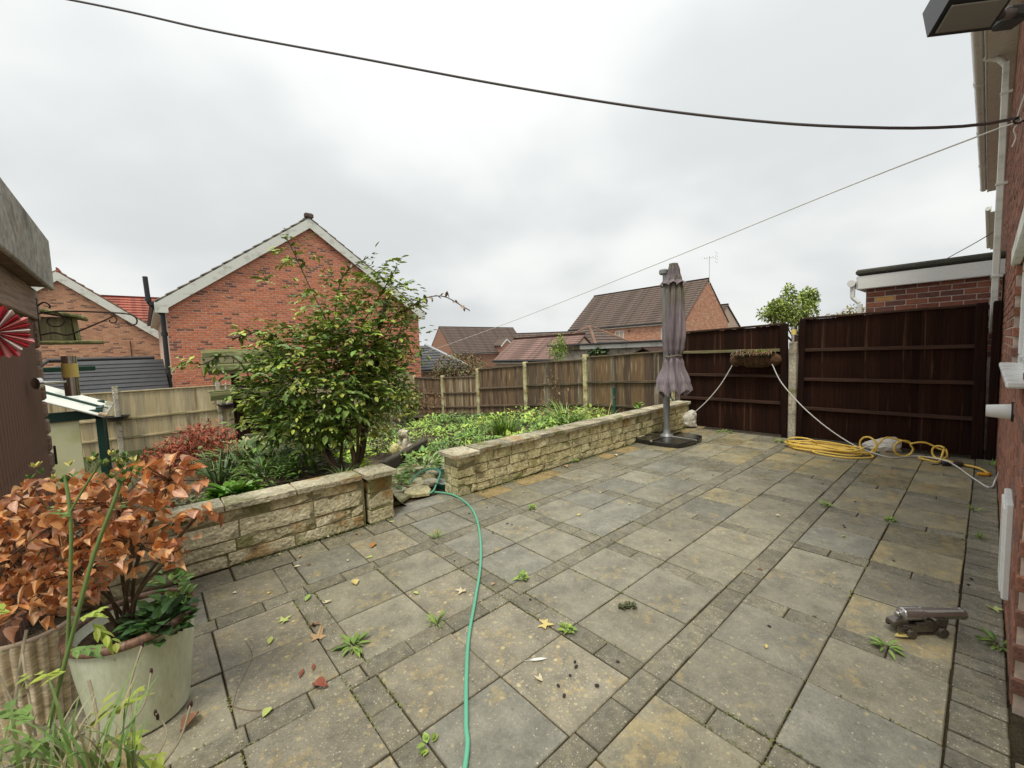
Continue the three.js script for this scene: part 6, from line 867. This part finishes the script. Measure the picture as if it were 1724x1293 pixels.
// ================================================================ POTS AND FOREGROUND PLANTS
{
  const P = [-1.50, 0, 1.85], g = thing('plant_pot', 'large pale sage pot with a brown rim', 'pot', P); g.scale.set(0.93, 1, 0.93);
  const glaze = std({ map: rep(tex(256, 256, (u, v) => { const n = fbm(u, v, 5, 5, 2101), f = fbm(u, v, 50, 2, 2104); return mix3(C8(216, 222, 198), C8(200, 207, 180), ss(0.4, 0.75, n)).map(k => k * (0.95 + 0.1 * f)); }, { splats: [{ seed: 9, n: 40, r: [1, 4], a: [0.1, 0.5], c: C8(120, 112, 84) }] }), 3, 1), roughness: 0.38 });
  part('body', new THREE.LatheGeometry([[0.0, 0.003], [0.175, 0.003], [0.182, 0.012], [0.20, 0.14], [0.222, 0.30], [0.236, 0.435], [0.236, 0.45], [0.215, 0.45], [0.20, 0.36], [0.0, 0.35]].map(q => new THREE.Vector2(...q)), 48), glaze, g);
  const rim = new THREE.TorusGeometry(0.236, 0.019, 12, 60); rim.rotateX(Math.PI / 2); part('rim', rim.translate(0, 0.455, 0), std({ map: rep(woodTex(2110, C8(104, 78, 64), C8(132, 100, 82), 0.1, C8(150, 124, 104), 0.1, C8(90, 62, 52)), 6, 1), roughness: 0.55 }), g);
  part('compost', tr(new THREE.CylinderGeometry(0.205, 0.2, 0.03, 32), 0, 0.392, 0), soilMat, g);
  const q = thing('fluted_planter', 'cream fluted planter behind the sage pot', 'pot', [-1.854,0,2.222]); const pos = new THREE.CylinderGeometry(0.15, 0.125, 0.42, 192, 1, true), a = pos.attributes.position; for (let i = 0; i < a.count; i++) { const x = a.getX(i), z = a.getZ(i), an = Math.atan2(z, x), R = Math.hypot(x, z) + 0.016 * Math.abs(Math.sin(an * 12)); a.setXYZ(i, Math.cos(an) * R, a.getY(i) + 0.21, Math.sin(an) * R); } pos.computeVertexNormals(); part('body', pos, std({ map: rep(stoneTex(2120, C8(196, 180, 152), C8(218, 204, 178), -0.3, -0.2), 1, 1), roughness: 0.85, side: THREE.DoubleSide }), q); part('compost', tr(new THREE.CylinderGeometry(0.14, 0.14, 0.03, 24), 0, 0.37, 0), soilMat, q); const rr = new THREE.TorusGeometry(0.152, 0.012, 8, 48); rr.rotateX(Math.PI / 2); part('rim', rr.translate(0, 0.42, 0), std({ color: new THREE.Color().setRGB(0.42, 0.34, 0.26) }), q);
}
{ // copper beech held in the pot
  const base = [-1.52, 0.40, 1.88], g = thing('beech_sapling', 'young beech with copper orange dead leaves in the sage pot', 'plant', base), r = rng(501), off = V(...base).negate();
  const B = [{ c: [-1.558,0.955,2.058], r: [0.32, 0.20, 0.24], n: 240 }, { c: [-1.641,0.824,2.213], r: [0.20, 0.24, 0.2], n: 130 }, { c: [-1.345,1.043,1.85], r: [0.22, 0.14, 0.2], n: 130 }, { c: [-1.209,1.126,1.685], r: [0.13, 0.09, 0.12], n: 52 }, { c: [-1.088,0.985,1.609], r: [0.07, 0.04, 0.06], n: 9 }, { c: [-1.119,0.846,1.691], r: [0.08, 0.08, 0.08], n: 14 }, { c: [-1.487,0.675,2.131], r: [0.20, 0.08, 0.15], n: 70 }, { c: [-1.232,0.888,1.815], r: [0.15, 0.11, 0.14], n: 64 }, { c: [-1.451,0.765,2.003], r: [0.2, 0.12, 0.2], n: 80 }];
  const big = (L, w, curl) => { const pos = [], n = 6, row = i => { const t = i / n, k = Math.sin(Math.PI * Math.pow(t, 0.85)) * w / 2 + 0.0006, z = t * L * (1 - 0.12 * curl * t), y = -curl * L * 0.28 * t * t; return [[-k, y + Math.abs(curl) * k * 0.7, z], [-k * 0.5, y + k * 0.12, z], [0, y - k * 0.14, z], [k * 0.5, y + k * 0.12, z], [k, y + Math.abs(curl) * k * 0.8, z]]; }; for (let i = 0; i < n; i++) { const a = row(i), b = row(i + 1); for (let j = 0; j < 4; j++) pos.push(...a[j], ...b[j], ...a[j + 1], ...a[j + 1], ...b[j], ...b[j + 1]); } const q = new THREE.BufferGeometry(); q.setAttribute('position', new THREE.Float32BufferAttribute(pos, 3)); const uv = []; for (let i = 0; i < pos.length / 3; i++) uv.push(pos[i * 3] * 12, pos[i * 3 + 2] * 12); q.setAttribute('uv', new THREE.Float32BufferAttribute(uv, 2)); const mq = mergeVertices(q, 1e-5); mq.computeVertexNormals(); return mq; };
  const geos = [0.7, 1.2, -0.7, 1.7, 0.9, 2.1].map((c, i) => big(0.070 + (i % 3) * 0.008, 0.044 + (i % 2) * 0.006, c));
  const veins = tex(256, 256, (u, v) => { const a = Math.abs(((v * 10 + Math.abs(u - 0.5) * 6) % 1) - 0.5), n = fbm(u, v, 6, 4, 2201); const k = 0.80 + 0.3 * n - 0.12 * ss(0.4, 0.5, a); return [k, k, k]; });
  const mats = [[0.86, 0.46, 0.19], [0.80, 0.38, 0.14], [0.88, 0.56, 0.31], [0.66, 0.28, 0.11], [0.86, 0.52, 0.37], [0.42, 0.17, 0.075]].map(c => new THREE.MeshPhysicalMaterial({ color: new THREE.Color().setRGB(...c), map: veins, side: THREE.DoubleSide, roughness: 0.5, transmission: 0.3, thickness: 0 }));
  let solo = 0; const rest = [[], [], [], [], [], []], twigs = [];
  for (const b of B) for (let i = 0; i < b.n * 1.45; i++) {
    const v = inBlob(b, r), p = blobAt(b, v).add(off); if (p.y < 0.06) continue; const d = V(v.x * RIGHT.x * 0.8, -0.25 + r() * 0.5, v.x * RIGHT.z * 0.8).add(rdir(r).multiplyScalar(0.75)), up = V((r() - 0.5) * 1.1, 1, (r() - 0.5) * 1.1), k = (Math.pow(r(), 1.2) * 6) | 0, m = new THREE.Mesh(geos[(r() * 6) | 0]); orient(m, p, d, up); m.scale.setScalar(0.46 + r() * 0.38);
    if (solo < 300) { m.name = 'leaf'; m.material = mats[k]; m.castShadow = m.receiveShadow = true; g.add(m); solo++; } else { m.updateMatrix(); rest[k].push(m.geometry.clone().applyMatrix4(m.matrix)); }
    if (i % 5 === 0) twigs.push(bar(V(...b.c).add(off).toArray(), p.toArray(), 0.0025, 4));
  }
  rest.forEach((q, k) => { if (q.length) stuff(part('foliage', mergeGeometries(q), mats[k], g)); });
  for (const b of B) { const e = V(...b.c).add(off); part('stem', tube([[(r() - 0.5) * 0.05, -0.02, (r() - 0.5) * 0.05], [e.x * 0.3, e.y * 0.4 + 0.03, e.z * 0.3], e.toArray()], 0.007, 16, 6), bark, g); } part('twigs', merge(twigs), bark, g);
}
clump('leafy_plant', 'dark green bedding plant inside the sage pot', [-1.40, 0.40, 1.76], { seed: 511, n: 150, r: 0.11, h: 0.10, spread: 1, len: 0.06, asp: 0.75, cols: [[0.068, 0.162, 0.047], [0.108, 0.243, 0.068], [0.054, 0.121, 0.041]] });
clump('leafy_plant', 'upright mint-like sprig at the back of the sage pot', [-1.52, 0.42, 1.70], { seed: 512, n: 50, r: 0.06, h: 0.20, spread: 0.7, len: 0.055, asp: 0.6, cols: [[0.189, 0.351, 0.081], [0.270, 0.432, 0.108]] });
{ // tall sow-thistle reaching up past the beech
  const g = thing('sow_thistle', 'tall green sow thistle with pale yellow flower heads in the near corner', 'weed', [-0.609,0.487,2.034]), o = V(...[-0.609,0.487,2.034]).negate(), r = rng(521), W = p => V(...p).add(o).toArray(), f = new Foliage(), fl = new Foliage();
  part('stem', tube([[-0.609,0.487,2.034], [-0.616,0.674,1.989], [-0.619,0.837,1.944], [-0.627,0.972,1.907], [-0.637,1.079,1.875], [-0.635,1.206,1.827], [-0.648,1.277,1.803]].map(W), 0.0052, 40, 8), stemGreen, g); part('stem', tube([[-0.622,0.829,1.948], [-0.623,0.984,1.931], [-0.641,1.144,1.917], [-0.663,1.24,1.916], [-0.688,1.305,1.922]].map(W), 0.0042, 30, 8), stemGreen, g); part('stem', tube([[-0.643,1.21,1.912], [-0.637,1.264,1.884], [-0.632,1.341,1.839]].map(W), 0.0032, 16, 6), stemGreen, g);
  const lobed = (c, d, L, col) => { const D = V(...d).normalize(), s = D.clone().cross(V(0, 1, 0)).normalize(); for (let q = 0; q < 6; q++) { const t = q / 6, p = V(...c).add(o).addScaledVector(D, L * t); f.leaf(p, D.clone().addScaledVector(s, q % 2 ? 0.7 : -0.7), V(0, 1, 0), L * (0.42 - t * 0.18), L * 0.16, vary(col, r, 0.2), 0.1, 0.3); } f.leaf(V(...c).add(o), D, V(0, 1, 0), L, L * 0.24, vary(col, r, 0.2), 0.12, 0.35); };
  const G1 = [0.16, 0.27, 0.06], G2 = [0.34, 0.42, 0.06];
  for (const [c, d, L, col] of [[[-0.605,0.835,1.942], [0.6, 0.1, -0.6], 0.10, G1], [[-0.588,0.923,1.913], [0.6, 0.35, -0.5], 0.09, G2], [[-0.594,0.786,1.951], [-0.4, 0.0, 0.6], 0.12, G2], [[-0.713,0.946,2.053], [-0.3, 0.3, 0.5], 0.12, G2], [[-0.68,0.862,2.07], [-0.2, 0.1, 0.6], 0.10, G1], [[-0.566,0.906,1.89], [0.5, -0.6, -0.5], 0.10, G2], [[-0.512,0.735,2.001], [-0.4, 0.2, 0.4], 0.14, G1], [[-0.427,0.719,1.982], [-0.3, 0.1, 0.5], 0.13, G1], [[-0.464,0.7,2.026], [0.5, 0.3, -0.3], 0.12, G1], [[-0.423,0.7,1.903], [0.3, 0.7, -0.3], 0.12, G2], [[-0.407,0.662,1.889], [0.5, 0.2, -0.5], 0.13, G2], [[-0.394,0.728,1.867], [0.2, 0.5, -0.6], 0.10, G2], [[-0.359,0.639,1.883], [0.5, -0.05, -0.4], 0.12, G2], [[-0.321,0.644,1.839], [0.5, 0.1, -0.6], 0.10, G2], [[-0.645,1.194,1.916], [-0.4, 0.4, 0.5], 0.06, G1], [[-0.635,1.189,1.829], [0.5, 0.4, -0.4], 0.06, G1]]) lobed(c, d, L, col);
  for (const [c, n] of [[[-0.648,1.286,1.802], 12], [[-0.632,1.341,1.839], 9], [[-0.689,1.308,1.922], 6], [[-0.655,1.33,1.806], 9], [[-0.629,1.302,1.779], 7], [[-0.757,1.305,1.985], 4]]) for (let q = 0; q < n; q++) { const p = V(...c).add(o).add(rdir(r).multiplyScalar(0.024)); for (let k = 0; k < 4; k++) fl.leaf(p, V(r() - 0.5, 0.6, r() - 0.5), V(0, 1, 0), 0.020, 0.009, vary(q % 3 ? [0.12, 0.22, 0.05] : [0.62, 0.58, 0.20], r, 0.2), 0.2, 0.1); }
  for (let i = 0; i < 110; i++) { const u = V(...[-0.442,0.684,2.033]).lerp(V(...[-0.209,0.689,1.813]), r()).add(o).add(V((r() - 0.5) * 0.08, -0.10 + r() * 0.12, (r() - 0.5) * 0.08)); f.blade(u, V(r() - 0.5, 0.9, r() - 0.5), V(0, 1, 0), 0.08 + r() * 0.16, 0.005 + r() * 0.006, vary(r() < 0.4 ? [0.40, 0.36, 0.20] : G1, r, 0.3), 1.4, 5); }
  part('leaves', f.geo(), leafMat(0.6, 0.2), g); part('flower_heads', fl.geo(), leafSoft, g);
}
{ // dry twigs and seed pods in the near corner
  const g = thing('dry_twigs', 'pale dry twigs with dark seed pods in front of the sage pot', 'plant', [-0.459,0.522,1.92]), o = V(...[-0.459,0.522,1.92]).negate(), W = p => V(...p).add(o).toArray();
  const paths = [[[-0.48,0.523,1.943], [-0.45,0.624,1.867], [-0.467,0.673,1.804], [-0.519,0.734,1.78]], [[-0.388,0.55,1.881], [-0.444,0.635,1.829], [-0.492,0.723,1.827], [-0.538,0.811,1.793]], [[-0.45,0.536,1.907], [-0.505,0.655,1.895], [-0.566,0.752,1.908]], [[-0.274,0.598,1.821], [-0.358,0.634,1.76], [-0.43,0.664,1.778]], [[-0.264,0.597,1.81], [-0.312,0.635,1.738], [-0.342,0.701,1.704]], [[-0.625,0.633,2.065], [-0.695,0.751,2.056], [-0.759,0.865,2.039]], [[-0.682,0.791,2.082], [-0.642,0.686,2.048], [-0.578,0.615,2.014]], [[-0.585,0.646,2.017], [-0.701,0.792,2.042], [-0.765,0.823,2.051]], [[-0.369,0.564,1.857], [-0.491,0.61,1.915], [-0.631,0.669,2.037]]];
  part('twigs', merge(paths.map((p, i) => tube(p.map(W), 0.0022 + (i % 3) * 0.0008, 18, 5))), dryStem, g); const pod = new THREE.SphereGeometry(0.0085, 10, 8); pod.scale(0.75, 1.7, 0.75); const pm = std({ color: new THREE.Color().setRGB(0.045, 0.018, 0.014), roughness: 0.5 });
  for (const c of [[-0.519,0.734,1.78], [-0.538,0.811,1.793], [-0.43,0.664,1.778], [-0.412,0.662,1.774], [-0.342,0.701,1.704], [-0.346,0.693,1.709]]) { const m = part('seed_pod', pod, pm, g); m.position.set(...W(c)); m.rotation.z = 0.3; m.scale.setScalar(0.62); }
}

// ================================================================ LITTER AND WEEDS ON THE PAVING
{
  const r = rng(601);
  // lobed maple leaf lying nearly flat, slightly cupped
  const maple = (R, lobes, cup, seed) => { const q = rng(seed), pts = []; for (let i = 0; i < lobes; i++) { const a = -2.3 + 4.6 * i / (lobes - 1), L = R * (1 - 0.38 * Math.abs(i - (lobes - 1) / 2) / ((lobes - 1) / 2)) * (0.9 + q() * 0.2); pts.push([a - 0.16, L * 0.72], [a - 0.05, L * 0.82], [a, L], [a + 0.05, L * 0.82], [a + 0.16, L * 0.70]); if (i < lobes - 1) pts.push([a + 2.3 / (lobes - 1), R * 0.36]); } const pos = [], P = ([a, k]) => [Math.sin(a) * k, 0.004 + cup * (k / R) ** 2 * R * (0.6 + 0.6 * Math.sin(a * 2 + seed)), Math.cos(a) * k]; for (let i = 0; i < pts.length - 1; i++) pos.push(0, 0.003, 0, ...P(pts[i]), ...P(pts[i + 1])); return geoFrom(pos); };
  const oval = (L, w, curl) => { const pos = [], n = 6, row = i => { const t = i / n, k = Math.sin(Math.PI * Math.pow(t, 0.9)) * w / 2 + 0.0004; return [[-k, 0.004 + curl * k * 1.1, (t - 0.5) * L], [0, 0.003 + curl * L * 0.18 * (t - 0.5) ** 2 * 4, (t - 0.5) * L], [k, 0.004 + curl * k * 1.3, (t - 0.5) * L]]; }; for (let i = 0; i < n; i++) { const a = row(i), b = row(i + 1); for (let j = 0; j < 2; j++) pos.push(...a[j], ...b[j], ...a[j + 1], ...a[j + 1], ...b[j], ...b[j + 1]); } return geoFrom(pos); };
  const lm = c => new THREE.MeshPhysicalMaterial({ color: new THREE.Color().setRGB(...c), side: THREE.DoubleSide, roughness: 0.6 });
  const K = { yellow: lm([0.62, 0.50, 0.19]), cream: lm([0.62, 0.55, 0.36]), tan: lm([0.48, 0.32, 0.17]), brown: lm([0.26, 0.13, 0.07]), orange: lm([0.46, 0.21, 0.05]), green: lm([0.30, 0.42, 0.12]), red: lm([0.27, 0.08, 0.045]), lime: lm([0.46, 0.52, 0.16]) };
  const drop = (label, p, geo, k, turn, group) => { const m = single('fallen_leaf', label, 'leaf', geo, K[k], [p[0], 0.004, p[2]], turn, group); m.rotation.z = (r() - 0.5) * 0.12; return m; };
  drop('big yellow maple leaf lying flat in the middle of the patio', [-0.641,0,0.083], maple(0.075, 5, 0.12, 3), 'yellow', 2.2);
  drop('tan maple leaf beside the green hose', [-1.274,0,0.223], maple(0.06, 5, 0.3, 5), 'cream', 0.5);
  drop('large curled brown maple leaf left of the dandelion weed', [-1.459,0,1.096], maple(0.075, 5, 0.5, 7), 'tan', 4.1);
  drop('dark shrivelled leaf just behind the curled brown one', [-1.611,0,1.071], maple(0.055, 5, 0.7, 8), 'brown', 1.1);
  drop('bright orange curled leaf near the left wall pier', [-2.371,0,0.382], oval(0.085, 0.055, 0.6), 'orange', 0.9);
  drop('pale yellow lobed leaf beside the orange one', [-2.197,0,0.471], maple(0.05, 3, 0.2, 9), 'lime', 0.2);
  drop('buff upright leaf against the foot of the left wall', [-2.941,0,0.89], oval(0.07, 0.055, 0.7), 'tan', 1.8);
  drop('green oval leaf near the pale maple leaf', [-1.941,0,1.02], oval(0.085, 0.035, 0.25), 'green', 1.0);
  drop('pale lobed leaf on a thin stalk left of the brown leaves', [-1.782,0,1.204], maple(0.06, 5, 0.2, 12), 'lime', 3.6);
  drop('pale cream leaf touching the green oval one', [-1.801,0,0.945], maple(0.045, 3, 0.6, 13), 'cream', 2.4);
  drop('yellow and red leaf lying in the second slab row', [-1.901,0,0.714], oval(0.085, 0.05, 0.4), 'yellow', 1.4);
  drop('small pale leaf below the feather', [-0.375,0,0.389], maple(0.045, 3, 0.2, 15), 'cream', 1.3);
  drop('rust leaf folded in two near the front joint', [-1.079,0,1.201], oval(0.085, 0.05, 0.9), 'red', 2.2);
  drop('narrow red leaf on the tan slab', [-1.232,0,1.244], oval(0.06, 0.02, 0.5), 'red', 1.0);
  drop('narrow reddish leaf next to the other narrow one', [-1.237,0,1.186], oval(0.055, 0.016, 0.4), 'red', 1.2);
  drop('big wilted pale leaf lying against the brick wall base', [1.105,0,-1.902], maple(0.06, 5, 0.4, 17), 'lime', 0.4);
  drop('yellow leaf under the little cannon', [0.787,0,-1.225], oval(0.10, 0.04, 0.3), 'yellow', 2.4);
  drop('small yellow leaf on the mid slabs right of the hose', [-1.537,0,-1.33], oval(0.055, 0.04, 0.3), 'yellow', 0.4);
  drop('pale upturned leaf by the right wall foot', [-2.604,0,-3.481], oval(0.09, 0.05, 0.5), 'cream', 0.9);
  drop('grey dead leaf near the right wall', [-2.759,0,-2.533], oval(0.12, 0.06, 0.5), 'tan', 1.0);
  drop('curled brown leaf at the foot of the sage pot', [-1.267,0,1.697], oval(0.10, 0.06, 0.9), 'brown', 0.8);
  drop('pale yellow oval leaf behind the curled twig', [-1.636,0,1.305], oval(0.075, 0.03, 0.2), 'lime', 1.2);
  drop('lime leaf in the joint near the front left', [-1.086,0,1.428], oval(0.055, 0.04, 0.5), 'lime', 0.7);
  const MANY = [[-3.155,0,1.114], [-2.786,0,1.007], [-2.624,0,0.891], [-2.844,0,0.601], [-2.855,0,0.492], [-2.715,0,0.392], [-2.268,0,0.635], [-2.729,0,0.039], [-2.886,0,0.09], [-2.373,0,1.376], [-2.2,0,1.202], [-2.423,0,0.879], [-2.461,0,0.954], [-1.469,0,0.468], [-1.182,0,0.028], [-1.78,0,-1.986], [-1.343,0,-1.898], [-1.162,0,-3.435], [-0.197,0,-2.557], [0.305,0,-2.441], [0.327,0,-4.759], [-2.418,0,-1.4], [0.311,0,-0.625], [0.018,0,-1.438]];
  MANY.forEach((P, i) => { const k = ['cream', 'lime', 'tan', 'cream', 'yellow', 'brown'][i % 6]; drop('small scrap of pale dry leaf scattered on the paving', P, oval(0.028 + r() * 0.022, 0.016 + r() * 0.012, 0.3 + r() * 0.5), k, r() * 6, 'small leaf scraps scattered on the paving'); });
  // feather
  { const g = thing('white_feather', 'white feather on the slab near the green hose', 'feather', [-0.461,0,0.306], 0.9); const f = new Foliage(); f.leaf(V(-0.05, 0.006, 0), V(1, 0, 0), V(0, 1, 0), 0.10, 0.022, [0.75, 0.75, 0.72], 0.1, -0.05); part('vane', f.geo(), leafSoft, g); part('quill', bar([-0.075, 0.005, 0], [0.04, 0.006, 0], 0.0012, 5), ropeW, g); }
  // weeds in the joints
  const weed = (label, p, o) => clump('joint_weed', label, [p[0], 0.0, p[2]], { cat: 'weed', group: 'weeds growing in the paving joints', mat: leafSoft, ...o });
  const ros = { n: 30, r: 0.03, h: 0.02, spread: 1.8, len: 0.048, asp: 0.3, cols: [[0.22, 0.32, 0.07], [0.15, 0.24, 0.05]] }, tuft = { n: 34, r: 0.02, blade: 1, spread: 1.1, len: 0.085, w: 0.006, bend: 1.6, cols: [[0.30, 0.40, 0.08], [0.20, 0.30, 0.06]] }, sp = { n: 22, r: 0.025, h: 0.03, spread: 1.4, len: 0.035, asp: 0.7, cols: [[0.22, 0.34, 0.06], [0.30, 0.42, 0.09]] };
  weed('dandelion rosette weed in the joint left of the hose', [-1.248,0,0.977], { ...ros, seed: 611, len: 0.075 }); weed('fine grass tuft growing in the joint beside the hose', [-1.102,0,0.536], { ...tuft, seed: 612 }); weed('bright grass tuft in the joint by the wall gap', [-2.126,0,-0.093], { ...tuft, seed: 613 }); weed('small clover weed in the joint right of the hose', [-1.097,0,-0.163], { ...sp, seed: 614 }); weed('leafy weed beside the big yellow leaf', [-0.509,0,0.023], { ...sp, seed: 615 }); weed('weed sprig in the joint near the right wall pier', [-2.002,0,-1.147], { ...sp, seed: 616 }); weed('weed sprig at the foot of the right wall', [-2.814,0,-2.812], { ...sp, seed: 617 }); weed('green weed at the cross joint left of the cannon', [0.736,0,-1.05], { ...ros, seed: 618 }); weed('weed in the edging against the brick wall', [1.119,0,-1.487], { ...ros, seed: 619, len: 0.06 }); weed('tiny weed in the joint before the yellow hose', [0.038,0,-3.144], { ...sp, seed: 620 }); weed('small weed in the middle of the right-hand joints', [0.511,0,-3.099], { ...sp, seed: 621 }); weed('grass growing in the edging near the house', [0.998,0,-3.878], { ...tuft, seed: 622, n: 22 }); weed('yellow clover leaf in the joint in front of the hose', [-0.429,0,0.97], { ...sp, n: 8, seed: 623 }); weed('weed by the foot of the concrete post', [-1.148,0,-5.875], { ...sp, n: 40, r: 0.06, seed: 624 }); weed('grassy weeds below the dark fence', [-2.097,0,-6.131], { ...sp, n: 50, r: 0.12, seed: 625 }); weed('grass along the foot of the fence beside the house', [1.111,0,-6.018], { ...tuft, seed: 626, r: 0.08 }); weed('grass tuft in the edging beyond the cannon', [1.035,0,-3.146], { ...tuft, seed: 627, n: 26 });
  // moss in the joints and along the wall feet
  const f = new Foliage(); let n = 0; const lines = []; for (const k of [-0.5, 0.5, 1.5]) lines.push(['a', k]); for (const k of [0, 1, 2]) lines.push(['a', k - HW], ['a', k + HW]); for (let k = -2; k < 6; k++) lines.push(['b', k - HW], ['b', k + HW], ['b', k + 0.5]);
  while (n < 6500) { const [t, k] = lines[(r() * lines.length) | 0], x = t === 'a' ? -k * MOD : mix(-2.8, 0.97, r()), z = t === 'b' ? -k * MOD : mix(-6.2, 2.3, r()); if (fbm3(x * 2.3, 0.5, z * 2.3, 3, 31) < 0.55) continue; f.leaf(V(x + (r() - 0.5) * 0.016, -0.006 + r() * 0.005, z + (r() - 0.5) * 0.016), V(r() - 0.5, 0.35, r() - 0.5), V(0, 1, 0), 0.007 + r() * 0.010, 0.007, vary(r() < 0.5 ? [0.13, 0.15, 0.04] : [0.20, 0.22, 0.07], r, 0.35), 0.1, 0.2); n++; }
  for (let i = 0; i < 2600; i++) { const z = mix(-6.3, 2.2, r()); if (z < -0.02 && z > -0.82) continue; if (fbm3(z * 2, 0, 1, 3, 41) < 0.42) continue; const d = Math.pow(r(), 2) * 0.06; f.leaf(V(-2.838 + d, 0.003, z), V(r() - 0.5, 0.5, r() - 0.5), V(0, 1, 0), 0.010 + r() * 0.012, 0.008, vary([0.10, 0.12, 0.035], r, 0.4), 0.1, 0.2); }
  const m = new THREE.Mesh(f.geo(), leafSoft); m.name = 'joint_moss'; m.userData = { kind: 'stuff', label: 'moss in the paving joints and along the wall feet', category: 'moss' }; m.castShadow = m.receiveShadow = true; scene.add(m);
  // clod of moss on the slab, and soil crumbs
  single('moss_clod', 'dark clod of moss lying on a grey slab', 'moss', (() => { const q = new Foliage(); for (let i = 0; i < 160; i++) q.leaf(V((r() - 0.5) * 0.10, r() * 0.014, (r() - 0.5) * 0.05), rdir(r).setY(0.4), V(0, 1, 0), 0.018, 0.010, vary([0.10, 0.11, 0.05], r, 0.4)); return q.geo(); })(), leafSoft, [-0.396,0,-0.41], 0.9);
  const cr = new THREE.IcosahedronGeometry(0.007, 1), cm = std({ color: new THREE.Color().setRGB(0.035, 0.03, 0.026), roughness: 0.9 });
  [[-0.168,0,0.022], [-0.32,0,0.179], [-0.295,0,0.2], [-0.278,0,0.266], [-0.217,0,0.379], [-0.276,0,0.355], [-0.148,0,0.222], [-1.895,0,-0.717], [-1.843,0,-0.73], [-0.658,0,-1.434], [0.27,0,-2.679], [0.266,0,-0.819], [-1.831,0,-0.494], [-1.656,0,0.032], [0.635,0,-2.223], [0.255,0,-2.716], [1.011,0,-2.262], [1,0,-2.151], [-2.361,0,-0.614], [-2.357,0,-0.837], [-2.327,0,-0.933], [-0.145,0,-3.887], [0.213,0,-3.459], [-0.874,0,-0.035]].forEach((p) => { const q = single('soil_crumb', 'small dark crumb of soil on the paving', 'soil crumb', cr, cm, [p[0], 0.004, p[2]], r() * 6, 'dark soil crumbs on the paving'); q.scale.set(1 + r(), 0.6, 1 + r() * 0.6); });
  // thin bent twig by the pot
  single('bent_twig', 'thin bent twig arching over the slabs by the sage pot', 'twig', tube([[-1.232,0.01,1.54], [-1.297,0.04,1.51], [-1.416,0.08,1.428], [-1.513,0.09,1.422], [-1.633,0.07,1.426]], 0.0016, 30, 5), std({ color: new THREE.Color().setRGB(0.14, 0.09, 0.06) }));
  single('bent_twig', 'twig lying on the slab in front of the bent one', 'twig', tube([[-1.269,0.008,1.552], [-1.201,0.012,1.521], [-1.149,0.006,1.476], [-1.125,0.005,1.445]], 0.002, 20, 5), std({ color: new THREE.Color().setRGB(0.22, 0.16, 0.10) }));
}
renderer.render(scene, camera);
